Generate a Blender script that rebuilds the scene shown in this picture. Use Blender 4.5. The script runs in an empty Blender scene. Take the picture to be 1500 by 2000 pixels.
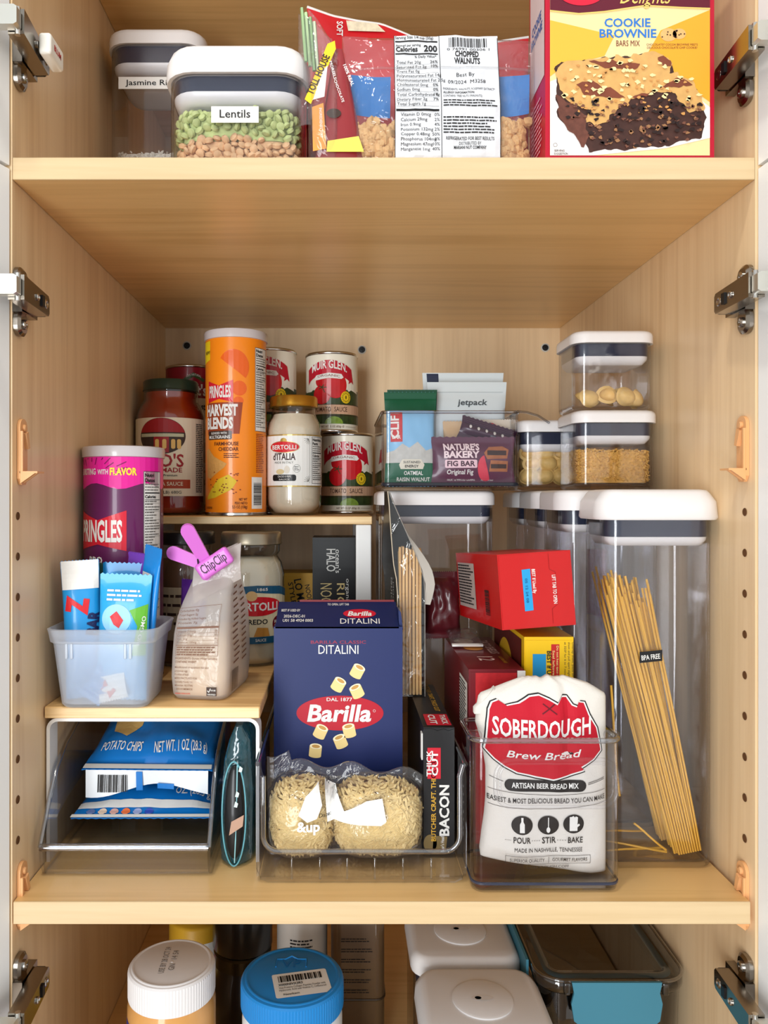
import bpy, bmesh, math, random
from mathutils import Vector, Matrix, noise
from mathutils.geometry import tessellate_polygon
R = random.Random(11)
S = bpy.context.scene
COL = S.collection
PI = math.pi
# ---------------------------------------------------------------- camera
ZC = 1.45            # camera height above the kitchen floor
D0 = 0.6245          # camera distance to the cabinet front plane (y = 0)
FPX = 1510.0         # focal length in pixels of the 1500 x 2000 frame
VX, VY = 662.0, 970.0
cam = bpy.data.cameras.new('camera')
cam.sensor_fit = 'AUTO'; cam.sensor_width = 36.0; cam.lens = FPX / 2000.0 * 36.0
cam.shift_x = (750 - VX) / 2000.0; cam.shift_y = (VY - 1000) / 2000.0
cam.clip_start = 0.02
camo = bpy.data.objects.new('camera', cam); COL.objects.link(camo)
camo.location = (0, -D0, ZC); camo.rotation_euler = (PI / 2, 0, 0)
S.camera = camo
# ---------------------------------------------------------------- light
w = bpy.data.worlds.new('room_light'); S.world = w; w.use_nodes = True
bg = w.node_tree.nodes['Background']
bg.inputs[0].default_value = (0.93, 0.972, 1.0, 1); bg.inputs[1].default_value = 0.85
def area(name, loc, target, sx, sy, power, color, shape='RECTANGLE'):
    l = bpy.data.lights.new(name, 'AREA'); l.shape = shape; l.size = sx
    if shape in ('RECTANGLE', 'ELLIPSE'): l.size_y = sy
    l.energy = power; l.color = color
    o = bpy.data.objects.new(name, l); COL.objects.link(o); o.location = loc
    o.rotation_euler = (Vector(target) - Vector(loc)).to_track_quat('-Z', 'Y').to_euler()
    return o
area('ceiling_downlight', (-0.22, -0.48, ZC + 1.2), (0.0, -0.1, ZC - 0.6), 0.10, 0.10, 4.5, (1.0, 0.95, 0.86), 'DISK')
area('stretched_window_light', (-0.78, -2.5, 1.12), (0.05, 0.3, ZC - 0.05), 0.75, 2.0, 60.0, (0.94, 0.975, 1.0))  # unseen window, stretched down to the floor to brighten the shelf undersides
S.view_settings.view_transform = 'Standard'; S.view_settings.look = 'None'
S.view_settings.gamma = 1.0; S.view_settings.use_curve_mapping = False
S.view_settings.exposure = 0.18
S.cycles.max_bounces = 8; S.cycles.transparent_max_bounces = 32
S.cycles.transmission_bounces = 6; S.cycles.diffuse_bounces = 4; S.cycles.glossy_bounces = 3
S.cycles.use_adaptive_sampling = True; S.cycles.adaptive_threshold = 0.03
S.cycles.caustics_reflective = False; S.cycles.caustics_refractive = False
# ---------------------------------------------------------------- materials
def lin(c):
    return tuple(((x / 255.0) / 12.92 if x / 255.0 <= 0.04045 else ((x / 255.0 + 0.055) / 1.055) ** 2.4) for x in c) + (1.0,)
_M = {}
def pm(c, rough=0.5, metal=0.0, coat=0.0, spec=0.28, var=0.0, bump=0.0, scale=60.0, trans=0.0, emit=0):
    """principled material from an sRGB colour; var = colour mottling, bump = fine relief"""
    k = (tuple(c), rough, metal, coat, spec, var, bump, scale, trans)
    if k in _M: return _M[k]
    m = bpy.data.materials.new('mat_%d' % len(_M)); m.use_nodes = True
    nt = m.node_tree; b = nt.nodes['Principled BSDF']
    b.inputs['Base Color'].default_value = lin(c); b.inputs['Roughness'].default_value = rough
    b.inputs['Metallic'].default_value = metal; b.inputs['Coat Weight'].default_value = coat * 0.6
    b.inputs['Coat Roughness'].default_value = 0.06
    b.inputs['Specular IOR Level'].default_value = spec
    b.inputs['Transmission Weight'].default_value = trans
    if var or bump:
        tc = nt.nodes.new('ShaderNodeTexCoord'); n = nt.nodes.new('ShaderNodeTexNoise')
        n.inputs['Scale'].default_value = scale; n.inputs['Detail'].default_value = 4
        nt.links.new(tc.outputs['Object'], n.inputs['Vector'])
        if var:
            mx = nt.nodes.new('ShaderNodeMix'); mx.data_type = 'RGBA'
            a = lin(c)
            mx.inputs[6].default_value = tuple(max(0, x * (1 - var)) for x in a[:3]) + (1,)
            mx.inputs[7].default_value = tuple(min(1, x * (1 + var)) for x in a[:3]) + (1,)
            nt.links.new(n.outputs['Fac'], mx.inputs[0]); nt.links.new(mx.outputs[2], b.inputs['Base Color'])
        if bump:
            bp = nt.nodes.new('ShaderNodeBump'); bp.inputs['Strength'].default_value = 0.6
            bp.inputs['Distance'].default_value = bump
            nt.links.new(n.outputs['Fac'], bp.inputs['Height']); nt.links.new(bp.outputs[0], b.inputs['Normal'])
    _M[k] = m
    return m
def clear(name, tint=(235, 236, 240), edge=(150, 156, 165), r0=0.05, r1=0.75, power=3.0, rough=0.03, bump=0.0, scale=40.0, haze=0.0, hazec=(235, 235, 235)):
    """clear plastic: passes light, reflects more and tints more where seen at a slant; haze = milky share"""
    m = bpy.data.materials.new(name); m.use_nodes = True; nt = m.node_tree; N = nt.nodes; L = nt.links
    N.remove(N['Principled BSDF']); out = N['Material Output']
    lw = N.new('ShaderNodeLayerWeight'); lw.inputs['Blend'].default_value = 0.5
    pw = N.new('ShaderNodeMath'); pw.operation = 'POWER'; pw.inputs[1].default_value = power
    L.new(lw.outputs['Facing'], pw.inputs[0])
    mr = N.new('ShaderNodeMapRange'); mr.inputs[3].default_value = r0; mr.inputs[4].default_value = r1
    L.new(pw.outputs[0], mr.inputs[0])
    mx = N.new('ShaderNodeMix'); mx.data_type = 'RGBA'; mx.inputs[6].default_value = lin(tint); mx.inputs[7].default_value = lin(edge)
    L.new(pw.outputs[0], mx.inputs[0])
    tr = N.new('ShaderNodeBsdfTransparent'); L.new(mx.outputs[2], tr.inputs[0])
    gl = N.new('ShaderNodeBsdfGlossy'); gl.inputs['Roughness'].default_value = rough; gl.inputs[0].default_value = (0.95, 0.95, 0.95, 1)
    ms = N.new('ShaderNodeMixShader'); L.new(mr.outputs[0], ms.inputs[0]); L.new(tr.outputs[0], ms.inputs[1]); L.new(gl.outputs[0], ms.inputs[2])
    last = ms
    if haze:
        df = N.new('ShaderNodeBsdfDiffuse'); df.inputs[0].default_value = lin(hazec)
        tl = N.new('ShaderNodeBsdfTranslucent'); tl.inputs[0].default_value = lin(hazec)
        m1 = N.new('ShaderNodeMixShader'); m1.inputs[0].default_value = 0.45; L.new(df.outputs[0], m1.inputs[1]); L.new(tl.outputs[0], m1.inputs[2])
        m2 = N.new('ShaderNodeMixShader'); m2.inputs[0].default_value = haze; L.new(last.outputs[0], m2.inputs[1]); L.new(m1.outputs[0], m2.inputs[2])
        last = m2
    if bump:
        tc = N.new('ShaderNodeTexCoord'); n = N.new('ShaderNodeTexNoise'); n.inputs['Scale'].default_value = scale; n.inputs['Detail'].default_value = 3
        n.inputs['Distortion'].default_value = 0.8
        L.new(tc.outputs['Object'], n.inputs['Vector'])
        bp = N.new('ShaderNodeBump'); bp.inputs['Distance'].default_value = bump; bp.inputs['Strength'].default_value = 1.0
        L.new(n.outputs['Fac'], bp.inputs['Height']); L.new(bp.outputs[0], gl.inputs['Normal'])
    L.new(last.outputs[0], out.inputs[0])
    return m
def wood(name, axis, light=(226, 192, 143), dark=(205, 166, 116), rough=0.36, gscale=1.0):
    """maple laminate; grain runs along axis"""
    m = bpy.data.materials.new(name); m.use_nodes = True; nt = m.node_tree; N = nt.nodes; L = nt.links
    b = N['Principled BSDF']; b.inputs['Roughness'].default_value = rough
    tc = N.new('ShaderNodeTexCoord'); mp = N.new('ShaderNodeMapping')
    sc = [38.0 * gscale] * 3; sc[axis] = 1.6 * gscale; mp.inputs['Scale'].default_value = sc
    L.new(tc.outputs['Object'], mp.inputs['Vector'])
    n1 = N.new('ShaderNodeTexNoise'); n1.inputs['Scale'].default_value = 1.0; n1.inputs['Detail'].default_value = 6; n1.inputs['Distortion'].default_value = 1.2
    L.new(mp.outputs[0], n1.inputs['Vector'])
    mp2 = N.new('ShaderNodeMapping'); s2 = [260.0 * gscale] * 3; s2[axis] = 9.0 * gscale; mp2.inputs['Scale'].default_value = s2
    L.new(tc.outputs['Object'], mp2.inputs['Vector'])
    n2 = N.new('ShaderNodeTexNoise'); n2.inputs['Scale'].default_value = 1.0; n2.inputs['Detail'].default_value = 3
    L.new(mp2.outputs[0], n2.inputs['Vector'])
    ad = N.new('ShaderNodeMath'); ad.operation = 'MULTIPLY_ADD'; ad.inputs[1].default_value = 0.35
    L.new(n2.outputs['Fac'], ad.inputs[0]); L.new(n1.outputs['Fac'], ad.inputs[2])
    cr = N.new('ShaderNodeValToRGB'); e = cr.color_ramp.elements
    e[0].position = 0.42; e[0].color = lin(dark); e[1].position = 0.74; e[1].color = lin(light)
    L.new(ad.outputs[0], cr.inputs[0]); L.new(cr.outputs[0], b.inputs['Base Color'])
    bp = N.new('ShaderNodeBump'); bp.inputs['Distance'].default_value = 0.0002; bp.inputs['Strength'].default_value = 0.25
    L.new(n2.outputs['Fac'], bp.inputs['Height']); L.new(bp.outputs[0], b.inputs['Normal'])
    return m
# ---------------------------------------------------------------- geometry
class G:
    def __init__(s): s.v = []; s.f = []
    def add(s, v, f):
        b = len(s.v); s.v += [tuple(p) for p in v]; s.f += [tuple(i + b for i in q) for q in f]; return s
    def join(s, g): return s.add(g.v, g.f)
    def tf(s, M): s.v = [tuple(M @ Vector(p)) for p in s.v]; return s
    def move(s, x, y, z): s.v = [(p[0] + x, p[1] + y, p[2] + z) for p in s.v]; return s
def rrect(w, d, r, n=5):
    o = []
    r = min(r, w / 2 - 1e-5, d / 2 - 1e-5)
    for cx, cy, a in ((w / 2 - r, d / 2 - r, 0), (-w / 2 + r, d / 2 - r, 90), (-w / 2 + r, -d / 2 + r, 180), (w / 2 - r, -d / 2 + r, 270)):
        t0, t1 = math.radians(a), math.radians(a + 90); e = min(0.0012, 0.2 * (w - 2 * r), 0.2 * (d - 2 * r))
        o.append((cx + r * math.cos(t0) + e * math.sin(t0), cy + r * math.sin(t0) - e * math.cos(t0)))   # keeps the flats flat
        for i in range(n + 1):
            t = math.radians(a + 90.0 * i / n); o.append((cx + r * math.cos(t), cy + r * math.sin(t)))
        o.append((cx + r * math.cos(t1) - e * math.sin(t1), cy + r * math.sin(t1) + e * math.cos(t1)))
    return o
def ring(o, z): return [(x, y, z) for x, y in o]
def loft(rings, c0=True, c1=True, close=False):
    g = G(); n = len(rings[0]); v = [p for r in rings for p in r]; f = []
    m = len(rings)
    for k in range(m if close else m - 1):
        k2 = (k + 1) % m
        for i in range(n):
            j = (i + 1) % n; f.append((k * n + i, k * n + j, k2 * n + j, k2 * n + i))
    if not close:
        if c0: f.append(tuple(reversed(range(n))))
        if c1: f.append(tuple((m - 1) * n + i for i in range(n)))
    return g.add(v, f)
def lathe(pr, n=48):
    return loft([[(max(r, 1e-5) * math.cos(2 * PI * i / n), max(r, 1e-5) * math.sin(2 * PI * i / n), z) for i in range(n)] for r, z in pr])
def box(x0, x1, y0, y1, z0, z1):
    return G().add([(x0, y0, z0), (x1, y0, z0), (x1, y1, z0), (x0, y1, z0), (x0, y0, z1), (x1, y0, z1), (x1, y1, z1), (x0, y1, z1)],
                   [(0, 3, 2, 1), (4, 5, 6, 7), (0, 1, 5, 4), (1, 2, 6, 5), (2, 3, 7, 6), (3, 0, 4, 7)])
def bbox(w, d, h, b=0.002, r=None, n=3):
    """box with rounded edges, base centre at origin"""
    r = r or b; rs = []
    for i in range(n + 1):
        t = PI / 2 * i / n; q = b * (1 - math.sin(t)); rs.append(ring(rrect(w - 2 * q, d - 2 * q, max(r - q, 1e-4), 4), b * (1 - math.cos(t))))
    for i in range(n + 1):
        t = PI / 2 * i / n; q = b * (1 - math.cos(t)); rs.append(ring(rrect(w - 2 * q, d - 2 * q, max(r - q, 1e-4), 4), h - b * (1 - math.sin(t))))
    return loft(rs)
def prism(o, y0, y1):
    """outline in x,z extruded along y"""
    n = len(o); g = G()
    v = [(x, y0, z) for x, z in o] + [(x, y1, z) for x, z in o]
    tri = tessellate_polygon([[Vector((x, z, 0)) for x, z in o]])
    f = [(i, (i + 1) % n, n + (i + 1) % n, n + i) for i in range(n)]
    f += [tuple(t) for t in tri] + [tuple(n + i for i in reversed(t)) for t in tri]
    return g.add(v, f)
def prismx(o, x0, x1):
    """outline in y,z extruded along x"""
    g = prism(o, x0, x1); g.v = [(y, x, z) for x, y, z in g.v]; return g
def prismz(o, z0, z1):
    g = prism(o, z0, z1); g.v = [(x, z, y) for x, y, z in g.v]; return g
def tube(path, r, n=8, closed=False):
    P = [Vector(p) for p in path]; m = len(P); rings = []; up = None
    for i in range(m):
        if closed: t = P[(i + 1) % m] - P[i - 1]
        else: t = P[min(i + 1, m - 1)] - P[max(i - 1, 0)]
        t.normalize()
        if up is None:
            up = Vector((0, 0, 1)) if abs(t.z) < 0.9 else Vector((1, 0, 0))
        a = up - t * up.dot(t); a.normalize(); b = t.cross(a); up = a
        rr = r[i] if isinstance(r, (list, tuple)) else r
        rings.append([tuple(P[i] + a * rr * math.cos(2 * PI * k / n) + b * rr * math.sin(2 * PI * k / n)) for k in range(n)])
    return loft(rings, close=closed)
def grid(nu, nv, fn):
    v = [fn(i / nu, j / nv) for j in range(nv + 1) for i in range(nu + 1)]
    f = [(j * (nu + 1) + i, j * (nu + 1) + i + 1, (j + 1) * (nu + 1) + i + 1, (j + 1) * (nu + 1) + i) for j in range(nv) for i in range(nu)]
    return G().add(v, f)
def shell(nu, nv, front, back):
    """two facing sheets over the same (u,v) square joined round the edge"""
    a = grid(nu, nv, front); b = grid(nu, nv, back); k = len(a.v)
    g = G(); g.add(a.v, a.f); g.add(b.v, [tuple(reversed(q)) for q in b.f])
    e = [i for i in range(nu + 1)] + [(j) * (nu + 1) + nu for j in range(1, nv + 1)] + [nv * (nu + 1) + i for i in range(nu - 1, -1, -1)] + [j * (nu + 1) for j in range(nv - 1, 0, -1)]
    for i in range(len(e)):
        p, q = e[i], e[(i + 1) % len(e)]; g.f.append((q, p, p + k, q + k))
    return g
def fbm(x, y, z, s=1.0):
    return noise.noise(Vector((x, y, z)) * s)
def mesh(name, g, m, smooth=None):
    me = bpy.data.meshes.new(name); me.from_pydata(g.v, [], g.f); me.update()
    bm = bmesh.new(); bm.from_mesh(me); bmesh.ops.recalc_face_normals(bm, faces=bm.faces); bm.to_mesh(me); bm.free()
    if smooth is not None:
        me.polygons.foreach_set('use_smooth', [True] * len(me.polygons))
        if smooth < 180: me.set_sharp_from_angle(angle=math.radians(smooth))
    me.materials.append(m)
    return me
def part(parent, name, g, m, smooth=35, label=None, kind=None, me=None):
    o = bpy.data.objects.new(name, me or mesh(name, g, m, smooth)); COL.objects.link(o)
    if parent is not None: o.parent = parent
    if label: o['label'] = label
    if kind: o['kind'] = kind
    return o
def tag(o, label, cat, group=None, kind=None):
    o['label'] = label; o['category'] = cat
    if group: o['group'] = group
    if kind: o['kind'] = kind
    return o
def thing(name, label, cat, loc=(0, 0, 0), rz=0, group=None, rx=0, ry=0):
    o = bpy.data.objects.new(name, None); COL.objects.link(o); o.empty_display_size = 0.02
    o.location = loc; o.rotation_euler = (math.radians(rx), math.radians(ry), math.radians(rz))
    return tag(o, label, cat, group)
def solid(name, label, cat, g, m, loc=(0, 0, 0), rz=0, group=None, kind=None, rx=0, ry=0, smooth=35, me=None):
    o = part(None, name, g, m, smooth, me=me); o.location = loc; o.rotation_euler = (math.radians(rx), math.radians(ry), math.radians(rz))
    return tag(o, label, cat, group, kind)
def struct(name, g, m, label=None, smooth=None):
    o = part(None, name, g, m, smooth); o['kind'] = 'structure'
    if label: o['label'] = label
    return o
def U(px, py, d):
    """point of the place seen at photo pixel (px,py), d metres in front of the lens"""
    return Vector(((px - VX) * d / FPX, d - D0, ZC - (py - VY) * d / FPX))
def PX(px, d): return (px - VX) * d / FPX
def PZ(py, d): return ZC - (py - VY) * d / FPX
# ---------------------------------------------------------------- printing on surfaces
_TX = {}
def text2d(s, bold=0.0):
    k = (s, bold)
    if k in _TX: return _TX[k]
    c = bpy.data.curves.new('t', 'FONT'); c.body = s; c.resolution_u = 2; c.offset = bold; c.fill_mode = 'FRONT'
    o = bpy.data.objects.new('t', c)
    me = bpy.data.meshes.new_from_object(o)
    v = [(p.co.x, p.co.y) for p in me.vertices]; f = [tuple(p.vertices) for p in me.polygons]
    bpy.data.meshes.remove(me); bpy.data.objects.remove(o); bpy.data.curves.remove(c)
    _TX[k] = (v, f); return _TX[k]
CAPH = None
class Print:
    def __init__(s): s.v = []; s.f = []
    def raw(s, v, f):
        b = len(s.v); s.v += v; s.f += [tuple(i + b for i in q) for q in f]; return s
    def text(s, t, u, v, h, w=None, bold=0.012, align='C', rot=0, shear=0.0, arc=None, wmul=1.0):
        """t with its cap height h, baseline at v; w = total width; rot in degrees about (u,v)"""
        global CAPH
        if CAPH is None:
            q, _ = text2d('H', 0.0); CAPH = max(p[1] for p in q)
        q, f = text2d(t, bold)
        if not q: return s
        k = h / CAPH; x0 = min(p[0] for p in q); x1 = max(p[0] for p in q)
        kx = (w / (x1 - x0)) if w else k * wmul
        W = (x1 - x0) * kx
        off = {'C': -W / 2, 'L': 0.0, 'R': -W}[align]
        co, si = math.cos(math.radians(rot)), math.sin(math.radians(rot)); o = []
        for x, y in q:
            X = (x - x0) * kx + off + y * k * shear; Y = y * k
            if arc: Y += arc * (1 - (2 * X / W) ** 2)
            o.append((u + X * co - Y * si, v + X * si + Y * co))
        return s.raw(o, f)
    def poly(s, pts):
        tri = tessellate_polygon([[Vector((x, y, 0)) for x, y in pts]])
        return s.raw(list(pts), [tuple(t) for t in tri])
    def rect(s, u0, v0, u1, v1): return s.raw([(u0, v0), (u1, v0), (u1, v1), (u0, v1)], [(0, 1, 2, 3)])
    def oval(s, u, v, ru, rv, n=40, a0=0, a1=360):
        p = [(u + ru * math.cos(math.radians(a0 + (a1 - a0) * i / n)), v + rv * math.sin(math.radians(a0 + (a1 - a0) * i / n))) for i in range(n + (0 if a1 - a0 >= 360 else 1))]
        return s.poly(p)
    def rrect(s, u, v, w, h, r): return s.poly([(u + x, v + y) for x, y in rrect(w, h, r, 4)])
    def frame(s, u0, v0, u1, v1, t):
        s.rect(u0, v0, u1, v0 + t); s.rect(u0, v1 - t, u1, v1); s.rect(u0, v0 + t, u0 + t, v1 - t); s.rect(u1 - t, v0 + t, u1, v1 - t); return s
    def annulus(s, u, v, ru, rv, t, n=40):
        o = [(u + ru * math.cos(2 * PI * i / n), v + rv * math.sin(2 * PI * i / n)) for i in range(n)]
        i_ = [(u + (ru - t) * math.cos(2 * PI * i / n), v + (rv - t) * math.sin(2 * PI * i / n)) for i in range(n)]
        return s.raw(o + i_, [(i, (i + 1) % n, n + (i + 1) % n, n + i) for i in range(n)])
    def line(s, pts, t):
        for (a, b), (c, d) in zip(pts, pts[1:]):
            L = math.hypot(c - a, d - b) or 1e-9; nx, ny = -(d - b) / L * t / 2, (c - a) / L * t / 2
            s.raw([(a - nx, b - ny), (c - nx, d - ny), (c + nx, d + ny), (a + nx, b + ny)], [(0, 1, 2, 3)])
        return s
    def lines(s, u0, v1, u1, n, pitch, t, seed=1, ragged=0.25):
        """rows of small print too fine to read: broken strokes"""
        q = random.Random(seed)
        for k in range(n):
            x = u0; v = v1 - k * pitch; end = u1 - (u1 - u0) * ragged * q.random()
            while x < end:
                wd = min(t * (1.2 + 4 * q.random()), end - x); s.rect(x, v - t, x + wd, v); x += wd + t * 0.55
        return s
    def barcode(s, u0, v0, u1, v1, seed=3, vert=True):
        q = random.Random(seed); L = (u1 - u0) if vert else (v1 - v0); x = 0; unit = L / 70.0
        while x < L:
            wd = unit * q.choice((1, 1, 2, 3)); e = min(x + wd, L)
            if vert: s.rect(u0 + x, v0, u0 + e, v1)
            else: s.rect(u0, v0 + x, u1, v0 + e)
            x += wd + unit * q.choice((1, 1, 2, 2))
        return s
    def build(s, parent, name, m, mp, e=0.0003, du=None, dv=None, clip=None, label=None):
        bm = bmesh.new(); vs = [bm.verts.new((x, y, 0)) for x, y in s.v]
        for q in s.f:
            try: bm.faces.new([vs[i] for i in q])
            except ValueError: pass
        if clip:
            u0, v0, u1, v1 = clip
            for co, no in (((u0, 0, 0), (1, 0, 0)), ((u1, 0, 0), (-1, 0, 0)), ((0, v0, 0), (0, 1, 0)), ((0, v1, 0), (0, -1, 0))):
                bmesh.ops.bisect_plane(bm, geom=bm.verts[:] + bm.edges[:] + bm.faces[:], plane_co=co, plane_no=no, clear_inner=True)
        for st, ax in ((du, 0), (dv, 1)):
            if st and bm.verts:
                lo = min(v.co[ax] for v in bm.verts); hi = max(v.co[ax] for v in bm.verts); k = math.floor(lo / st) + 1
                while k * st < hi:
                    co = [0, 0, 0]; no = [0, 0, 0]; co[ax] = k * st; no[ax] = 1
                    bmesh.ops.bisect_plane(bm, geom=bm.verts[:] + bm.edges[:] + bm.faces[:], plane_co=co, plane_no=no); k += 1
        for v in bm.verts: v.co = Vector(mp(v.co.x, v.co.y, e))
        me = bpy.data.meshes.new(name); bm.to_mesh(me); bm.free(); me.materials.append(m)
        o = bpy.data.objects.new(name, me); COL.objects.link(o); o.parent = parent
        if label: o['label'] = label
        return o
def on_front(y=0.0): return lambda u, v, e: (u, y - e, v)
def on_left(x, c=0.0): return lambda u, v, e: (x - e, c - u, v)
def on_right(x, c=0.0): return lambda u, v, e: (x + e, c + u, v)
def on_top(z): return lambda u, v, e: (u, v, z + e)
def on_cyl(r, a0=0.0): return lambda u, v, e: ((r + e) * math.sin(u / r + a0), -(r + e) * math.cos(u / r + a0), v)
# shared looks
WHITE = pm((224, 221, 220), 0.32, coat=0.2)
BLACK = pm((20, 20, 22), 0.35)
INK = pm((28, 27, 28), 0.6)
PAPER = pm((226, 224, 219), 0.55)
STEEL = pm((190, 188, 184), 0.22, metal=1.0)
TIN = pm((205, 205, 205), 0.18, metal=1.0)
CLEAR = clear('clear_acrylic', tint=(251, 251, 252), edge=(196, 198, 206), r0=0.025)
CLEARB = clear('clear_bin_plastic', tint=(252, 252, 253), edge=(205, 208, 216), r0=0.025, r1=0.7)
RIMC = clear('clear_plastic_rim', tint=(230, 233, 238), edge=(110, 118, 134), r0=0.14, r1=0.85, power=1.6)
GLASSJ = clear('jar_glass', tint=(250, 251, 250), edge=(190, 198, 192), r0=0.06, r1=0.8)
FILM = clear('clear_film', tint=(250, 250, 250), edge=(225, 225, 228), r0=0.03, r1=0.6, power=2.2, rough=0.08, bump=0.004, scale=45.0, haze=0.04)
NAVY = pm((44, 48, 66), 0.3, coat=0.3)
# ================================================================ cabinet shell
XL, XR, YB = -0.264, 0.3362, 0.552
ZT = ZC + 0.2742          # top of the upper shelf
Z0 = ZC - 0.3275          # top of the middle shelf
ZF = ZC - 0.600           # bottom board
W_V = wood('maple_laminate_upright', 2, light=(232, 202, 160), dark=(216, 182, 138))
W_H = wood('maple_laminate_shelf', 0, light=(230, 188, 126), dark=(212, 168, 106), rough=0.30)
W_E = wood('maple_edge_band', 0, light=(210, 184, 142), dark=(194, 164, 120), rough=0.4, gscale=0.8)
W_B = wood('maple_back_panel', 2, light=(230, 202, 162), dark=(214, 184, 144), rough=0.45)
DOORW = pm((236, 236, 234), 0.35, coat=0.15)
HOLE = pm((96, 62, 34), 0.9)
TAN = pm((222, 166, 112), 0.42, coat=0.2)
wl = struct('wall_left', box(XL - 0.018, XL, 0, YB, ZC - 0.66, ZC + 0.75), W_V)
wr = struct('wall_right', box(XR, XR + 0.018, 0, YB, ZC - 0.66, ZC + 0.75), W_V)
wb = struct('wall_back', box(XL - 0.018, XR + 0.018, YB, YB + 0.012, ZC - 0.66, ZC + 0.75), W_B)
struct('ceiling', box(XL - 0.018, XR + 0.018, 0, YB + 0.012, ZC + 0.75, ZC + 0.768), W_H)
struct('floor', box(-3, 3, -4, 1.2, -0.02, 0), wood('kitchen_floorboards', 1, light=(150, 120, 90), dark=(120, 92, 66), gscale=0.3))
# shelf-pin holes, recessed cups
pin = lathe([(0.0, -0.004), (0.0026, -0.004), (0.0026, 0.0002), (0.0031, 0.0004), (0.0034, 0.0)], 14)
pml = mesh('pin_hole', G().add(pin.v, pin.f).tf(Matrix.Rotation(PI / 2, 4, 'Y')), HOLE, 40)
pmr = mesh('pin_hole', G().add(pin.v, pin.f).tf(Matrix.Rotation(-PI / 2, 4, 'Y')), HOLE, 40)
for k in range(9):
    o = part(wl, 'pin_hole', None, None, me=pml); o.location = (XL + 0.0003, 0.0105, PZ(1008 + 79.5 * k, 0.632))
    o = part(wr, 'pin_hole', None, None, me=pmr); o.location = (XR - 0.0003, 0.0155, PZ(1000 + 79.7 * k, 0.640))
# back-panel screws
for px, py in ((365, 675), (707, 683), (1065, 679)):
    s = part(wb, 'cam_screw', lathe([(0.0, 0.0), (0.0066, 0.0), (0.0066, 0.001), (0.0052, 0.0018), (0.0050, 0.0002), (0.0, 0.0002)], 20).tf(Matrix.Rotation(PI / 2, 4, 'X')), pm((205, 205, 200), 0.4), 40)
    s.location = (PX(px, 1.176), YB - 0.0002, PZ(py, 1.176))
    g = lathe([(0.0, 0.0), (0.0049, 0.0), (0.0045, 0.0012), (0.0, 0.0014)], 16); g.join(box(-0.003, 0.003, -0.0006, 0.0006, 0.001, 0.0018)); g.join(box(-0.0006, 0.0006, -0.003, 0.003, 0.001, 0.0018))
    part(s, 'screw_head', g.tf(Matrix.Rotation(PI / 2, 4, 'X')), BLACK, 40)
# shelves: laminated board plus pale edge band
def shelf(label, x0, x1, y0, y1, ztop, th=0.018):
    t = thing('cabinet_shelf', label, 'shelf', ((x0 + x1) / 2, y0, ztop - th), group='cabinet shelves')
    w_ = (x1 - x0) / 2
    part(t, 'board', box(-w_, w_, 0.0012, y1 - y0, 0, th), W_H, None)
    g = prismx([(0.0004, 0), (0, 0.0004), (0, th - 0.0006), (0.0006, th), (0.0012, th), (0.0012, 0)], -w_, w_)
    part(t, 'edge_band', g, W_E, None)
    return t
shelf('maple shelf carrying the lentils, walnut bag and brownie box', XL + 0.0005, XR - 0.0005, 0.0, YB - 0.001, ZT)
shelf('maple shelf carrying the chip cans, pasta box and tall canisters', XL + 0.001, XR - 0.004, 0.0, YB - 0.001, Z0)
shelf('uppermost maple shelf seen only as a dark underside', XL + 0.0005, XR - 0.0005, 0.0, YB - 0.001, ZC + 0.565)
shelf('lowest maple board under the blue-lidded jar', XL + 0.0005, XR - 0.0005, 0.0, YB - 0.001, ZF)
# doors, swung open: inner faces in view at both borders
def door(name, px, ang, z0, z1, sgn):
    a = math.radians(ang); d = Vector((sgn * math.sin(a), -math.cos(a))); n = Vector((sgn * math.cos(a), math.sin(a)))
    o = Vector((px, -0.0025)); L, th = 0.298, 0.019
    q = [o, o + d * L, o + d * L + n * th, o + n * th]
    g = prismz([(p.x, p.y) for p in q], z0, z1)
    return struct(name, g, DOORW)
for i, (zz0, zz1) in enumerate(((ZC - 1.30, ZC + 0.2637), (ZC + 0.2667, ZC + 0.76))):
    door('door_%d' % (1 + i), XL - 0.0012, 19.0, zz0, zz1, -1)
    door('door_%d' % (3 + i), XR + 0.0012, 2.0, zz0, zz1, 1)
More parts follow.
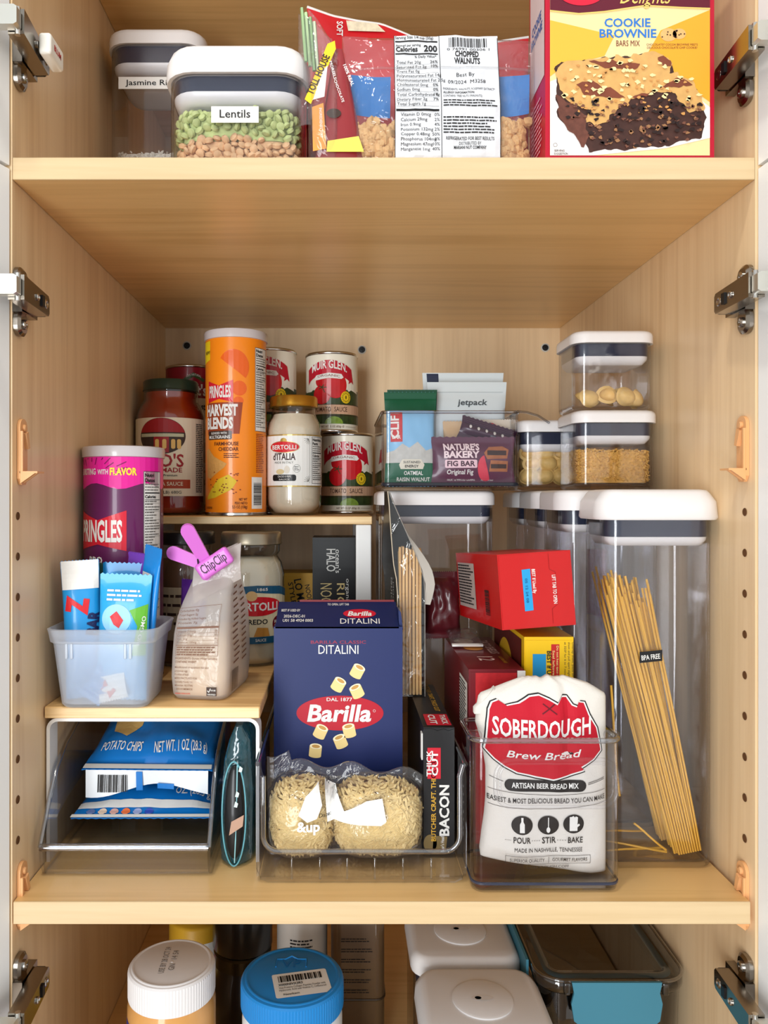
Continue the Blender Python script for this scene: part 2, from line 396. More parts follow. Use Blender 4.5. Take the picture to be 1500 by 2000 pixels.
# concealed hinges: wing plate, arm, link, cup
def hinge(label, z, sgn, damper=False):
    """sgn -1: on the left wall. local x points into the cabinet"""
    t = bpy.data.objects.new('hinge', None); COL.objects.link(t); t.location = (XL if sgn < 0 else XR, 0, z); t.empty_display_size = 0.02
    t.parent = wl if sgn < 0 else wr; t['label'] = label
    k = 1 if sgn < 0 else -1
    def P(name, g, m, sm=30, par=t):
        g.v = [(x * k, y, z) for x, y, z in g.v]; return part(par, name, g, m, sm)
    NI = pm((150, 142, 132), 0.2, metal=1.0); NB = pm((210, 210, 202), 0.32, metal=0.85)
    o = [(0.008, -0.027), (0.026, -0.021), (0.031, -0.008), (0.031, 0.008), (0.026, 0.021), (0.008, 0.027)]
    wing = G()
    for zc, s in ((0.0175, 1), (-0.0175, -1)):
        wing.join(loft([ring(rrect(0.018, 0.021, 0.007, 4), 0), ring(rrect(0.018, 0.021, 0.007, 4), 0.0035), ring(rrect(0.013, 0.016, 0.005, 4), 0.0055)]).tf(Matrix.Rotation(PI / 2, 4, 'Y') @ Matrix.Rotation(PI / 2, 4, 'Z')).move(0.0003, 0.018, zc))
    wing.join(box(0.0003, 0.008, 0.008, 0.040, -0.010, 0.010))
    wing.move(0, -0.008, 0); P('wing_plate', wing, NI)
    for s in (1, -1):
        sc = lathe([(0.0, 0.0), (0.0042, 0.0), (0.0042, 0.0016), (0.003, 0.0024), (0.0012, 0.0022), (0.0, 0.0012)], 14).tf(Matrix.Rotation(PI / 2, 4, 'Y')).move(0.0056, 0.010, s * 0.0185)
        P('screw', sc, STEEL, 30)
    # arm: channel tapering to the rear
    oa = [(-0.036, -0.0095), (0.024, -0.0085), (0.026, -0.006), (0.026, 0.006), (0.024, 0.0085), (-0.036, 0.0095)]
    arm = prismx(oa, 0.012, 0.0245); arm.v = [(x - (0.004 if y > 0.01 else 0), y, z) for x, y, z in arm.v]
    a = P('arm', arm, NI, 20)
    for yy, r in ((0.017, 0.0038), (-0.006, 0.0028)):
        sc = lathe([(0.0, 0.0), (r, 0.0), (r, 0.0008), (r * 0.75, 0.0014), (r * 0.4, 0.0006), (0.0, 0.0006)], 14).tf(Matrix.Rotation(PI / 2, 4, 'Y')).move(0.0206 if yy > 0.01 else 0.0228, yy, 0)
        P('adjusting_screw', sc, STEEL, 30)
    P('slot', box(0.0215, 0.0232, 0.004, 0.009, -0.0045, 0.0045), BLACK, None)
    P('release_catch', bbox(0.010, 0.012, 0.016, 0.002).move(0.013, 0.022, -0.0085), BLACK)
    # link out to the door cup
    door_x = -0.016 if sgn < 0 else -0.003
    L = prism([(0.020, -0.0075), (0.0225, -0.006), (0.0225, 0.006), (0.020, 0.0075), (door_x, 0.0075), (door_x, -0.0075)], -0.0455, -0.037)
    P('link', L, NB, 20)
    P('pivot_pin', lathe([(0.0, -0.0105), (0.0022, -0.0105), (0.0022, 0.0105), (0.0, 0.0105)], 12).move(0.0195, -0.0360, 0), STEEL)
    ang = math.radians(19) if sgn < 0 else math.radians(2)
    cup = lathe([(0.0, 0.0), (0.0185, 0.0), (0.0185, 0.0012), (0.017, 0.0020), (0.0155, 0.0014), (0.0145, 0.0010), (0.0, 0.0010)], 28).tf(Matrix.Rotation(PI / 2, 4, 'Y'))
    cup.tf(Matrix.Rotation(-ang, 4, 'Z')); c = 0.048
    cup.move(-0.0012 - c * math.sin(ang) + 0.0004, -0.0025 - c * math.cos(ang), 0)
    P('cup', cup, NI)
    if damper:
        d = bbox(0.010, 0.030, 0.017, 0.0025).move(0.0295, 0.006, -0.0085)
        dm = P('damper', d, pm((232, 228, 218), 0.4))
        pr = Print(); pr.text('BLUM', 0, -0.002, 0.0045, w=0.015, bold=0.02)
        pr.build(t, 'lettering', pm((196, 60, 60), 0.5), lambda u, v, e: (0.0345 + e, 0.006 + u, v))
hinge('nickel hinge with a cream damper cap beside the rice canister', PZ(70, 0.607), -1, True)
hinge('nickel hinge on the left wall level with the tall orange chip can', PZ(573, 0.607), -1)
hinge('nickel hinge low on the left wall beside the white-lidded jar', PZ(1972, 0.607), -1)
hinge('nickel hinge beside the red brownie mix box', PZ(100, 0.607), 1)
hinge('nickel hinge on the right wall level with the pasta-shell canister', PZ(568, 0.607), 1)
hinge('nickel hinge low on the right wall beside the teal-clipped box', PZ(1975, 0.607), 1)
# plastic shelf clips
def clip(label, z_led, sgn, y=0.016):
    t = thing('shelf_clip', label, 'shelf clip', (XL if sgn < 0 else XR, y, z_led), group='tan plastic shelf clips')
    k = 1 if sgn < 0 else -1
    def P(name, g, m=TAN):
        g.v = [(x * k, yy, z) for x, yy, z in g.v]; return part(t, name, g, m, 30)
    o = [(-0.0075, -0.006), (-0.0075, 0.036)] + [(-0.0075 * math.cos(PI * i / 8), 0.036 + 0.0075 * math.sin(PI * i / 8)) for i in range(1, 8)] + [(0.0075, 0.036), (0.0075, -0.006), (0.004, -0.011), (-0.004, -0.011)]
    P('plate', prismx(o, 0.0002, 0.0030))
    P('ledge', box(0.0025, 0.017, -0.0075, 0.0075, -0.0016, 0.0))
    P('gusset', prism([(0.003, -0.0015), (0.015, -0.0015), (0.003, -0.010)], -0.0012, 0.0012))
    P('gusset', prism([(0.003, -0.0015), (0.015, -0.0015), (0.003, -0.010)], -0.0074, -0.0056))
    P('hook', prismx([(-0.003, 0.031), (0.002, 0.033), (0.0055, 0.0195), (0.0015, 0.0185)], 0.0028, 0.0062))
    P('rib', box(0.0028, 0.005, -0.0072, -0.005, 0.0, 0.033))
    P('peg', lathe([(0.0, 0.0), (0.003, 0.0), (0.003, 0.0012), (0.002, 0.002), (0.0, 0.002)], 14).tf(Matrix.Rotation(PI / 2, 4, 'Y')).move(0.003, 0.0, 0.036))
clip('empty tan plastic shelf clip on the wall beside the purple chip can', PZ(921, 0.642), -1)
clip('empty tan plastic shelf clip on the wall above the spaghetti canister', PZ(915, 0.642), 1)
clip('tan plastic clip holding the shelf end beside the chip dispenser', Z0 - 0.0181, -1)
clip('tan plastic clip holding the shelf end beside the spaghetti canister', Z0 - 0.0181, 1)
# ================================================================ canisters with push-button lids
def canister(label, cx, df, w_, d_, H, zb, lid=0.020, gask=0.018, r=0.016, name='canister', group='clear canisters with white lids', rz=0, flare=0.0, lo=0.0025, knob=False, t=0.0022):
    """clear body, white lid, navy gasket and white plate; df = distance of its front from the lens"""
    T = thing(name, label, 'canister', (cx, df - D0 + d_ / 2, zb), rz, group)
    Hb = H - lid; f = rrect
    def q(a, z): return ring(f(w_ - 2 * a, d_ - 2 * a, max(r - a, 0.002), 5), z)
    g = loft([q(0.004, 0), q(0.001, 0.0015), q(0, 0.005), q(0, 0.0062), q(0, Hb - 0.0004), q(0, Hb), q(t, Hb), q(t, Hb - 0.0004), q(t, 0.0072), q(t, 0.006), q(t + 0.002, 0.004)])
    part(T, 'body', g, CLEAR, 50)
    L = [q(-lo, Hb), q(-lo - flare * 0.3, Hb + 0.002), q(-lo, Hb + lid * 0.6), q(-lo + 0.0006 + flare, H - 0.003), q(-lo + 0.003 + flare, H - 0.0008), q(0.004 + flare, H)]
    part(T, 'lid', loft(L), WHITE, 50)
    part(T, 'gasket', loft([q(t + 0.0008, Hb - gask), q(t + 0.0004, Hb - gask * 0.5), q(t + 0.0008, Hb - 0.0005)]), NAVY, 50)
    P = loft([q(t + 0.012, Hb - gask - 0.0085), q(t + 0.006, Hb - gask - 0.0080), q(t + 0.0016, Hb - gask - 0.0035), q(t + 0.0008, Hb - gask - 0.0002)])
    part(T, 'inner_plate', P, WHITE, 60)
    if knob:
        part(T, 'push_button', lathe([(0.0, H), (min(w_, d_) * 0.27, H), (min(w_, d_) * 0.27, H + 0.0012), (min(w_, d_) * 0.25, H + 0.002), (0.0, H + 0.0016)], 40), WHITE, 40)
        ob = Print(); ob.oval(0, 0, 0.010, 0.0035); ob.oval(-0.004, 0, 0.003, 0.0022)
        ob.build(T, 'logo', pm((214, 208, 204), 0.4), on_top(H + 0.0019), 0.0002)
    return T
ZL = ZC + 0.0065
tall1 = canister('tall clear canister of spaghetti strands with a white flared lid', 0.2832, 0.680, 0.0975, 0.066, ZL - Z0, Z0, lid=0.027, gask=0.015, flare=0.005, r=0.014, lo=0.005)
st = Print(); st.poly([(-0.0095, -0.0045), (0.0105, -0.0025), (0.0105, 0.0072), (-0.0095, 0.0052)])
mpf = on_front(-0.033)
sx, sz = PX(1270, 0.68) - 0.2832, PZ(1285, 0.68) - Z0
mps = lambda u, v, e: mpf(u + sx, v + sz, e)
st.build(tall1, 'sticker', BLACK, mps, 0.0003)
Print().text('BPA FREE', 0.0005, -0.0012, 0.0042, w=0.0165, rot=6).build(tall1, 'lettering', PAPER, mps, 0.0006)
for k, (df, lb) in enumerate(((0.762, 'tall empty clear canister directly behind the spaghetti canister'), (0.855, 'tall empty clear canister third back in the row at the wall'), (0.948, 'tall empty clear canister at the rear of the row'))):
    canister(lb, 0.2695, df, 0.098, 0.082, ZL - Z0, Z0, lid=0.020, gask=0.014, lo=0.005)
bigc = canister('wide empty clear canister under the snack bar bin', PX(854, 0.872), 0.872, 0.130, 0.105, ZL - Z0, Z0, lid=0.016, gask=0.013)
canA = canister('lower small canister of tiny star pasta under the pasta shells', 0.2845, 0.790, 0.082, 0.072, 0.0815, ZL + 0.0008, lid=0.013, gask=0.013, r=0.013)
canB = canister('topmost small canister holding a few round pasta shells', 0.2830, 0.792, 0.081, 0.072, 0.0812, ZL + 0.0830, lid=0.013, gask=0.013, r=0.013)
canC = canister('small canister packed with curled pasta shells beside the snack bar bin', 0.2515, 0.892, 0.086, 0.075, 0.0815, ZL + 0.0008, lid=0.014, gask=0.014, r=0.013)
lent = canister('low wide canister of lentils with a rounded white lid', -0.0875, 0.652, 0.118, 0.105, 0.1085, ZT, lid=0.026, gask=0.013, r=0.024, flare=0.003, lo=0.003)
rice = canister('taller canister of white rice in the corner behind the lentils', -0.1995, 0.835, 0.103, 0.100, 0.2315, ZT, lid=0.017, gask=0.018, r=0.022)
def tape(T, txt, cx, z, w_, h, y, tw, th):
    Print().rect(cx - w_ / 2, z, cx + w_ / 2, z + h).build(T, 'label', PAPER, on_front(y), 0.0004)
    Print().text(txt, cx, z + h * 0.30, th, w=tw, bold=0.008).build(T, 'lettering', INK, on_front(y), 0.0008)
tape(lent, 'Lentils', PX(459, 0.652) + 0.0875, PZ(240, 0.652) - ZT, 0.0400, 0.0138, -0.0525, 0.0258, 0.0066)
tape(rice, 'Jasmine Rice', -0.0035, PZ(174, 0.835) - ZT, 0.070, 0.0130, -0.050, 0.055, 0.0058)
# ---- contents
def lens(r, t):
    g = loft([[(r * math.cos(a) * math.cos(k * PI / 4), r * math.cos(a) * math.sin(k * PI / 4), t * math.sin(a)) for k in range(8)] for a in (-1.25, -0.5, 0.5, 1.25)])
    return g.v, g.f
def oct_grain(l, r):
    return [(-l, 0, 0), (l, 0, 0)] + [(s * l * 0.45, r * math.cos(a), r * math.sin(a)) for s in (-1, 1) for a in (0, PI / 2, PI, 3 * PI / 2)], \
        [(0, 2 + (k + 1) % 4, 2 + k) for k in range(4)] + [(1, 6 + k, 6 + (k + 1) % 4) for k in range(4)] + [(2 + k, 2 + (k + 1) % 4, 6 + (k + 1) % 4, 6 + k) for k in range(4)]
def scatter(pts, gv, gf, rnd, tilt=1.0, smin=0.85, smax=1.15):
    g = G()
    for p in pts:
        a, b, c = rnd.uniform(0, 2 * PI), rnd.uniform(-1, 1) * tilt, rnd.uniform(-1, 1) * tilt
        M = Matrix.Translation(p) @ Matrix.Rotation(a, 4, 'Z') @ Matrix.Rotation(b, 4, 'X') @ Matrix.Rotation(c, 4, 'Y') @ Matrix.Scale(rnd.uniform(smin, smax), 4)
        g.add([M @ Vector(v) for v in gv], gf)
    return g
def wallpts(n, w_, d_, z0, z1f, rnd, inset, top=0, r=0.02):
    """points hugging the inside of a canister up to height z1f(x)"""
    o = []
    for _ in range(n):
        s = rnd.random()
        if s < 0.62: x, y = rnd.uniform(-w_ / 2, w_ / 2), -d_ / 2 + rnd.uniform(0, inset)
        elif s < 0.85: x, y = -w_ / 2 + rnd.uniform(0, inset), rnd.uniform(-d_ / 2, d_ / 2)
        else: x, y = w_ / 2 - rnd.uniform(0, inset), rnd.uniform(-d_ / 2, d_ / 2)
        cx, cy = w_ / 2 - r, d_ / 2 - r
        if abs(x) > cx and abs(y) > cy:
            vx, vy = abs(x) - cx, abs(y) - cy; L = math.hypot(vx, vy)
            if L > r: x = math.copysign(cx + vx / L * r, x); y = math.copysign(cy + vy / L * r, y)
        o.append((x, y, rnd.uniform(z0, z1f(x))))
    for _ in range(top):
        x, y = rnd.uniform(-w_ / 2 + r * 0.3, w_ / 2 - r * 0.3), rnd.uniform(-d_ / 2 + r * 0.3, d_ / 2 - r * 0.3)
        o.append((x, y, z1f(x) + rnd.uniform(-0.001, 0.001)))
    return o
def spaced(pts, dmin):
    """drop points nearer than dmin to one already kept"""
    cell = {}; o = []
    for p_ in pts:
        k = tuple(int(math.floor(c_ / dmin)) for c_ in p_); ok = True
        for a in (-1, 0, 1):
            for b in (-1, 0, 1):
                for c_ in (-1, 0, 1):
                    for r_ in cell.get((k[0] + a, k[1] + b, k[2] + c_), ()):
                        if (r_[0] - p_[0]) ** 2 + (r_[1] - p_[1]) ** 2 + (r_[2] - p_[2]) ** 2 < dmin * dmin: ok = False
        if ok: cell.setdefault(k, []).append(p_); o.append(p_)
    return o
q = random.Random(5)
lv, lf = lens(0.0041, 0.0024)
lt = lambda x: 0.0300 + 0.004 * math.sin(x * 50 + 2)
gt = lambda x: 0.0540 + 0.002 * math.sin(x * 70)
LW, LD = 0.1040, 0.0905
pts = spaced(wallpts(5000, LW, LD, 0.0110, lt, q, 0.0012), 0.0051)
core = loft([ring(rrect(LW - 0.006, LD - 0.006, 0.018), 0.006), ring(rrect(LW - 0.006, LD - 0.006, 0.018), 0.030)])
gl_ = scatter(pts, lv, lf, q, 1.2); gl_.join(core)
solid('tan_lentils', 'tan lentils filling the bottom layer of the lentil canister', 'lentils', gl_, pm((214, 172, 128), 0.6, var=0.45, scale=110), lent.location, kind='stuff', smooth=60)
pts = []
for (x, y, z) in wallpts(7000, LW, LD, 0.0, lambda x: 1.0, q, 0.0012):
    pts.append((x, y, lt(x) + 0.0055 + z * (gt(x) - lt(x) - 0.0055)))
pts = spaced(pts, 0.0051)
pts += [(q.uniform(-0.046, 0.046), q.uniform(-0.040, 0.040), 0.0535 + q.uniform(0, 0.002)) for _ in range(400)]
core = loft([ring(rrect(LW - 0.006, LD - 0.006, 0.018), 0.0305), ring(rrect(LW - 0.006, LD - 0.006, 0.018), 0.0555)])
gl_ = scatter(pts, lv, lf, q, 1.2); gl_.join(core)
solid('green_lentils', 'pale green split lentils forming the upper layer of the lentil canister', 'lentils', gl_, pm((186, 196, 130), 0.6, var=0.45, scale=110), lent.location, kind='stuff', smooth=60)
rv, rf = oct_grain(0.0032, 0.0011)
g = loft([ring(rrect(0.089, 0.086, 0.017), 0.0070), ring(rrect(0.089, 0.086, 0.017), 0.099)])
g.join(scatter(wallpts(1400, 0.0915, 0.0885, 0.045, lambda x: 0.101, q, 0.003, 200), rv, rf, q, 1.2))
solid('white_rice', 'white rice low inside the corner canister', 'rice', g, pm((226, 218, 204), 0.6), rice.location, kind='stuff')
# star pasta
sv, sf = [], []
rs_ = [(0.0015 if k % 2 == 0 else 0.0009) for k in range(10)]
sv = [(1.35 * rs_[k] * math.cos(k * PI / 5), rs_[k] * math.sin(k * PI / 5), z) for z in (-0.0005, 0.0005) for k in range(10)]
sf = [tuple(reversed(range(10))), tuple(range(10, 20))] + [(k, (k + 1) % 10, 10 + (k + 1) % 10, 10 + k) for k in range(10)]
g = loft([ring(rrect(0.070, 0.060, 0.010), 0.0070), ring(rrect(0.070, 0.060, 0.010), 0.0385)])
g.join(scatter(spaced(wallpts(9000, 0.0728, 0.0628, 0.0094, lambda x: 0.0405 - 0.025 * max(0, x), q, 0.0014, 600, r=0.010), 0.0024), sv, sf, q, 1.3))
solid('star_pasta', 'tiny golden star pasta half filling the lower small canister', 'pasta', g, pm((214, 164, 82), 0.55, var=0.35, scale=260), canA.location, kind='stuff')
# orecchiette shells: thin domed discs
def ear(r=0.0098, t=0.0017):
    n, m_ = 14, 5; rings = []
    for s in (0, 1):
        for j in range(m_ + 1):
            u = (j / m_) if s == 0 else (1 - j / m_)
            rr = r * math.sin(u * PI / 2 * 0.93); zz = r * 0.72 * math.cos(u * PI / 2)
            if s: rr *= 0.80; zz = zz * 0.92 - t
            rings.append([(max(rr, 2e-4) * math.cos(2 * PI * k / n) * 1.08, max(rr, 2e-4) * math.sin(2 * PI * k / n) * (0.9 + 0.06 * math.cos(2 * PI * k / n)), zz + 0.0012 * u * math.cos(4 * PI * k / n)) for k in range(n)])
    rings.insert(m_ + 1, [(r * 1.10 * math.cos(2 * PI * k / n) * 1.08, r * 1.10 * math.sin(2 * PI * k / n) * 0.92, -0.0006 + 0.0016 * math.cos(4 * PI * k / n)) for k in range(n)])
    rings.insert(m_ + 2, [(r * 0.90 * math.cos(2 * PI * k / n) * 1.08, r * 0.90 * math.sin(2 * PI * k / n) * 0.92, -0.0012 + 0.0016 * math.cos(4 * PI * k / n)) for k in range(n)])
    return loft(rings)
EARM = pm((216, 178, 108), 0.5, var=0.18, bump=0.0006, scale=180)
earme = mesh('pasta_shell', ear(), EARM, 60)
def ears(C, spots, label, group):
    for (x, y, z, a, b, c) in spots:
        o = bpy.data.objects.new('pasta_shell', earme); COL.objects.link(o)
        o.location = Vector(C.location) + Vector((x, y, z)); o.rotation_euler = (a, b, c)
        tag(o, label, 'pasta', group)
ears(canB, [(-0.022, -0.0215, 0.0135, 1.35, 0.1, 0.2), (-0.004, -0.0225, 0.0160, 4.5, 0, 0.1), (0.016, -0.0220, 0.0150, 1.6, 0.3, 0.2), (0.0285, -0.016, 0.0130, 1.9, 0.6, 0.8),
            (-0.022, -0.003, 0.0140, 0.3, 0.4, 0.0), (0.002, -0.001, 0.0135, 0.5, -0.3, 1.0), (0.017, -0.001, 0.019, 0.8, 0.2, 2.0), (-0.008, 0.018, 0.0135, 0.2, 0.1, 0)],
     'golden round pasta shell loose in the topmost small canister', 'pasta shells in the topmost canister')
sp = []
qq = random.Random(8)
for zr, n in ((0.0150, 4), (0.0305, 4), (0.0435, 3)):
    for k in range(n):
        sp.append((-0.0290 + k * 0.019 + (0.004 if zr == 0.0305 else 0), -0.0225 + 0.0015 * qq.random(), zr + 0.002 * qq.random(), qq.choice((1.4, 1.7, 4.4, 4.8)), qq.uniform(-0.5, 0.5), qq.uniform(-0.3, 0.3)))
for zr in (0.0150, 0.033):
    for k in range(3): sp.append((-0.0275, -0.004 + 0.017 * k, zr, 1.5, qq.uniform(-0.4, 0.4), -1.5))
ears(canC, sp, 'pale curled pasta shell packed in the canister beside the snack bar bin', 'pasta shells in the packed canister')
# spaghetti
SPM = pm((216, 164, 62), 0.4, var=0.2, scale=14)
stm = []
for k in range(3):
    L = 0.262; p = [(0.0015 * math.sin(k + i * 0.5), 0.001 * math.cos(k * 2 + i * 0.6), L * i / 6) for i in range(7)]
    stm.append(mesh('spaghetti_strand', tube(p, 0.0010, 6), SPM, 60))
qs = random.Random(21)
def strand(base, top, me, label='straight golden spaghetti strand leaning in the tall canister', group='spaghetti in the tall canister', name='spaghetti_strand', L=0.262):
    base, top = Vector(base), Vector(top); d = top - base
    o = bpy.data.objects.new(name, me); COL.objects.link(o); o.location = base
    o.rotation_euler = d.to_track_quat('Z', 'Y').to_euler(); s = min(1.05, d.length / L); o.scale = (1, 1, s)
    tag(o, label, 'pasta', group)
for j in range(11):
    y = 0.0640 + 0.0044 * j; off = qs.uniform(-0.003, 0.005); o2 = qs.uniform(-0.002, 0.0018); n = 10
    for i in range(n):
        u = i / (n - 1.0)
        b = (0.3015 + o2 + 0.0021 * i, y, Z0 + 0.0085 + 0.004 * u)
        tp = (0.2425 + off + 0.0355 * u + 0.0012 * qs.uniform(-1, 1), y, Z0 + 0.256 + qs.uniform(-0.020, 0.006) - 0.010 * u)
        strand(b, tp, stm[j % 3])
for (a, b_) in (((0.2405, 0.070, 0.0085), (0.294, 0.080, 0.0085)), ((0.2415, 0.085, 0.0110), (0.293, 0.066, 0.0110)), ((0.262, 0.064, 0.036), (0.292, 0.064, 0.0135)), ((0.2405, 0.075, 0.024), (0.288, 0.104, 0.0135)), ((0.2405, 0.0615, 0.160), (0.250, 0.0615, 0.062))):
    strand((a[0], a[1], Z0 + a[2]), (b_[0], b_[1], Z0 + b_[2]), stm[0], 'short broken piece of spaghetti lying low in the tall canister', 'broken spaghetti pieces')
# ================================================================ cans and jars
def chipcan(label, loc, Rr, H, body, rz):
    T = thing('chip_can', label, 'chip can', loc, rz, 'tall cardboard chip cans')
    part(T, 'body', lathe([(0.0, 0.002), (Rr, 0.002), (Rr, H - 0.010)], 64), body, 40)
    part(T, 'bottom_rim', lathe([(0.0, 0.0), (Rr - 0.001, 0.0), (Rr + 0.0006, 0.0010), (Rr + 0.0006, 0.0035), (Rr, 0.0042)], 64), TIN, 40)
    part(T, 'lid', lathe([(Rr, H - 0.0115), (Rr + 0.0016, H - 0.011), (Rr + 0.0018, H - 0.003), (Rr + 0.0010, H - 0.0008), (Rr - 0.002, H), (Rr - 0.004, H - 0.002), (0.0, H - 0.002)], 64), pm((198, 192, 194), 0.28, coat=0.6), 40)
    return T
def facts(T, mp, u0, v1, w_, h, du, es=0.0003, title=('Nutri', 'Datos'), bgc=PAPER):
    Print().rect(u0, v1 - h, u0 + w_, v1).build(T, 'nutrition_panel', bgc, mp, es, du)
    p = Print(); s_ = Print(); p.frame(u0, v1 - h, u0 + w_, v1, w_ * 0.02)
    p.text(title[0], u0 + w_ * 0.06, v1 - w_ * 0.24, w_ * 0.15, align='L', bold=0.03); p.text(title[1], u0 + w_ * 0.06, v1 - w_ * 0.45, w_ * 0.15, align='L', bold=0.03)
    y = v1 - w_ * 0.52; s_.lines(u0 + w_ * 0.06, y, u0 + w_ * 0.94, 3, w_ * 0.12, w_ * 0.04, 3)
    y -= w_ * 0.36; p.rect(u0 + w_ * 0.06, y - w_ * 0.05, u0 + w_ * 0.94, y)
    p.text('Calories', u0 + w_ * 0.06, y - w_ * 0.24, w_ * 0.12, align='L', bold=0.03); y -= w_ * 0.30
    p.rect(u0 + w_ * 0.06, y - w_ * 0.025, u0 + w_ * 0.94, y); y -= w_ * 0.06
    n = int((y - (v1 - h)) / (w_ * 0.115)) - 1
    if n > 0:
        s_.lines(u0 + w_ * 0.06, y, u0 + w_ * 0.94, n, w_ * 0.115, w_ * 0.042, 9, 0.6)
        for k in range(1, n, 3): p.rect(u0 + w_ * 0.06, y - k * w_ * 0.115 + w_ * 0.012, u0 + w_ * 0.94, y - k * w_ * 0.115 + w_ * 0.02)
    s_.build(T, 'small_print', pm((96, 94, 90), 0.6), mp, es + 0.0003, du); p.build(T, 'lettering', INK, mp, es + 0.0003, du)
def chip_banner(T, mp, uc, v0, w_, h, du):
    """red bow banner with the brand word"""
    b = Print(); n = 16
    top = [(uc - w_ / 2 + w_ * i / n, v0 + h * (0.86 + 0.14 * abs(2 * i / n - 1) - 0.10 * (1 - abs(2 * i / n - 1)))) for i in range(n + 1)]
    bot = [(uc + w_ / 2 - w_ * i / n, v0 + h * (0.16 * (1 - abs(2 * i / n - 1)))) for i in range(n + 1)]
    b.poly(bot[::-1][:] and (bot + top)); b.build(T, 'banner', pm((206, 24, 48), 0.35, coat=0.4), mp, 0.0005, du)
    Print().text('PRINGLES', uc, v0 + h * 0.24, h * 0.50, w=w_ * 0.86, bold=0.03).build(T, 'brand_lettering', PAPER, mp, 0.0008, du)
# orange can
ORC = chipcan('tall orange chip can with a grey plastic lid', (PX(461, 0.968), 0.968 - D0, ZC - 0.0233), 0.0378, 0.227, pm((238, 134, 22), 0.34, coat=0.5), -6)
c = on_cyl(0.0378); DU = 0.006
OR2 = pm((226, 96, 24), 0.35, coat=0.4); BRN = pm((150, 62, 30), 0.4, coat=0.4); DBR = pm((58, 40, 32), 0.4, coat=0.4)
Print().poly([(-0.044, 0.186), (-0.0275, 0.190), (-0.0275, 0.213), (-0.044, 0.213)]).build(ORC, 'new_tab', pm((236, 208, 30), 0.4), c, 0.0003, DU)
Print().text('NEW!', -0.033, 0.197, 0.004, w=0.011).build(ORC, 'new_lettering', DBR, c, 0.0006, DU)
p = Print(); p.oval(0.006, 0.180, 0.019, 0.021, 24, -40, 150); p.oval(0.013, 0.154, 0.009, 0.009); p.oval(0.012, 0.139, 0.006, 0.005); p.build(ORC, 'printed_leaf', OR2, c, 0.0003, DU)
p = Print(); p.poly([(-0.032, 0.137), (0.017, 0.137), (0.013, 0.099), (-0.032, 0.099)]); p.build(ORC, 'printed_crate', BRN, c, 0.0004, DU)
chip_banner(ORC, c, -0.0125, 0.137, 0.036, 0.027, DU)
p = Print(); p.text('HARVEST', -0.011, 0.1215, 0.0125, w=0.044, bold=0.045); p.text('BLENDS', -0.0135, 0.1058, 0.0125, w=0.038, bold=0.045); p.build(ORC, 'title_lettering', PAPER, c, 0.0009, DU)
Print().rrect(-0.013, 0.0975, 0.034, 0.0105, 0.002).build(ORC, 'printed_plate', DBR, c, 0.0006, DU)
p = Print(); p.text('BLENDED WITH', -0.013, 0.0987, 0.0026, w=0.022); p.text('MULTIGRAINS', -0.013, 0.0935, 0.0036, w=0.030, bold=0.02); p.build(ORC, 'plate_lettering', PAPER, c, 0.0009, DU)
p = Print(); p.text('FARMHOUSE', 0.012, 0.0850, 0.0042, w=0.031, align='R', bold=0.02); p.text('CHEDDAR', 0.012, 0.0785, 0.0042, w=0.025, align='R', bold=0.02)
p.text('NET WT', 0.0225, 0.0185, 0.0030, w=0.010, align='R'); p.text('PESO NETO', 0.0225, 0.0140, 0.0030, w=0.015, align='R'); p.text('5.5 OZ (158g)', 0.0225, 0.0092, 0.0034, w=0.018, align='R'); p.text('CONSERVE', -0.030, 0.0085, 0.0026, w=0.014)
p.lines(-0.006, 0.0755, 0.013, 3, 0.0022, 0.001, 4); p.build(ORC, 'flavour_lettering', pm((84, 34, 20), 0.5), c, 0.0006, DU)
Print().poly([(-0.033, 0.047), (-0.026, 0.045), (-0.006, 0.058), (-0.002, 0.063), (-0.020, 0.072), (-0.030, 0.082), (-0.036, 0.080)]).build(ORC, 'printed_chip', pm((206, 152, 82), 0.5, var=0.2, scale=400), c, 0.0005, DU)
Print().poly([(-0.034, 0.0195), (-0.018, 0.022), (0.004, 0.032), (0.010, 0.042), (0.000, 0.050), (-0.014, 0.044), (-0.032, 0.024)]).build(ORC, 'printed_cheese', pm((222, 190, 42), 0.5), c, 0.0005, DU)
p = Print(); qg = random.Random(4)
for k in range(30):
    a, b_ = qg.uniform(-0.028, 0.014), qg.uniform(0.026, 0.055); p.oval(a, b_, 0.0012, 0.0007, 8)
p.build(ORC, 'printed_grain', pm((140, 60, 26), 0.5), c, 0.0008)
facts(ORC, c, 0.0335, 0.205, 0.024, 0.102, DU)
Print().rect(0.0285, 0.0085, 0.046, 0.047).build(ORC, 'barcode_panel', PAPER, c, 0.0004, DU)
Print().barcode(0.0310, 0.013, 0.044, 0.040, 3, False).build(ORC, 'barcode_print', INK, c, 0.0008, DU)
p = Print(); p.lines(0.035, 0.100, 0.050, 22, 0.0022, 0.0011, 6); p.build(ORC, 'small_print', BRN, c, 0.0004, DU)
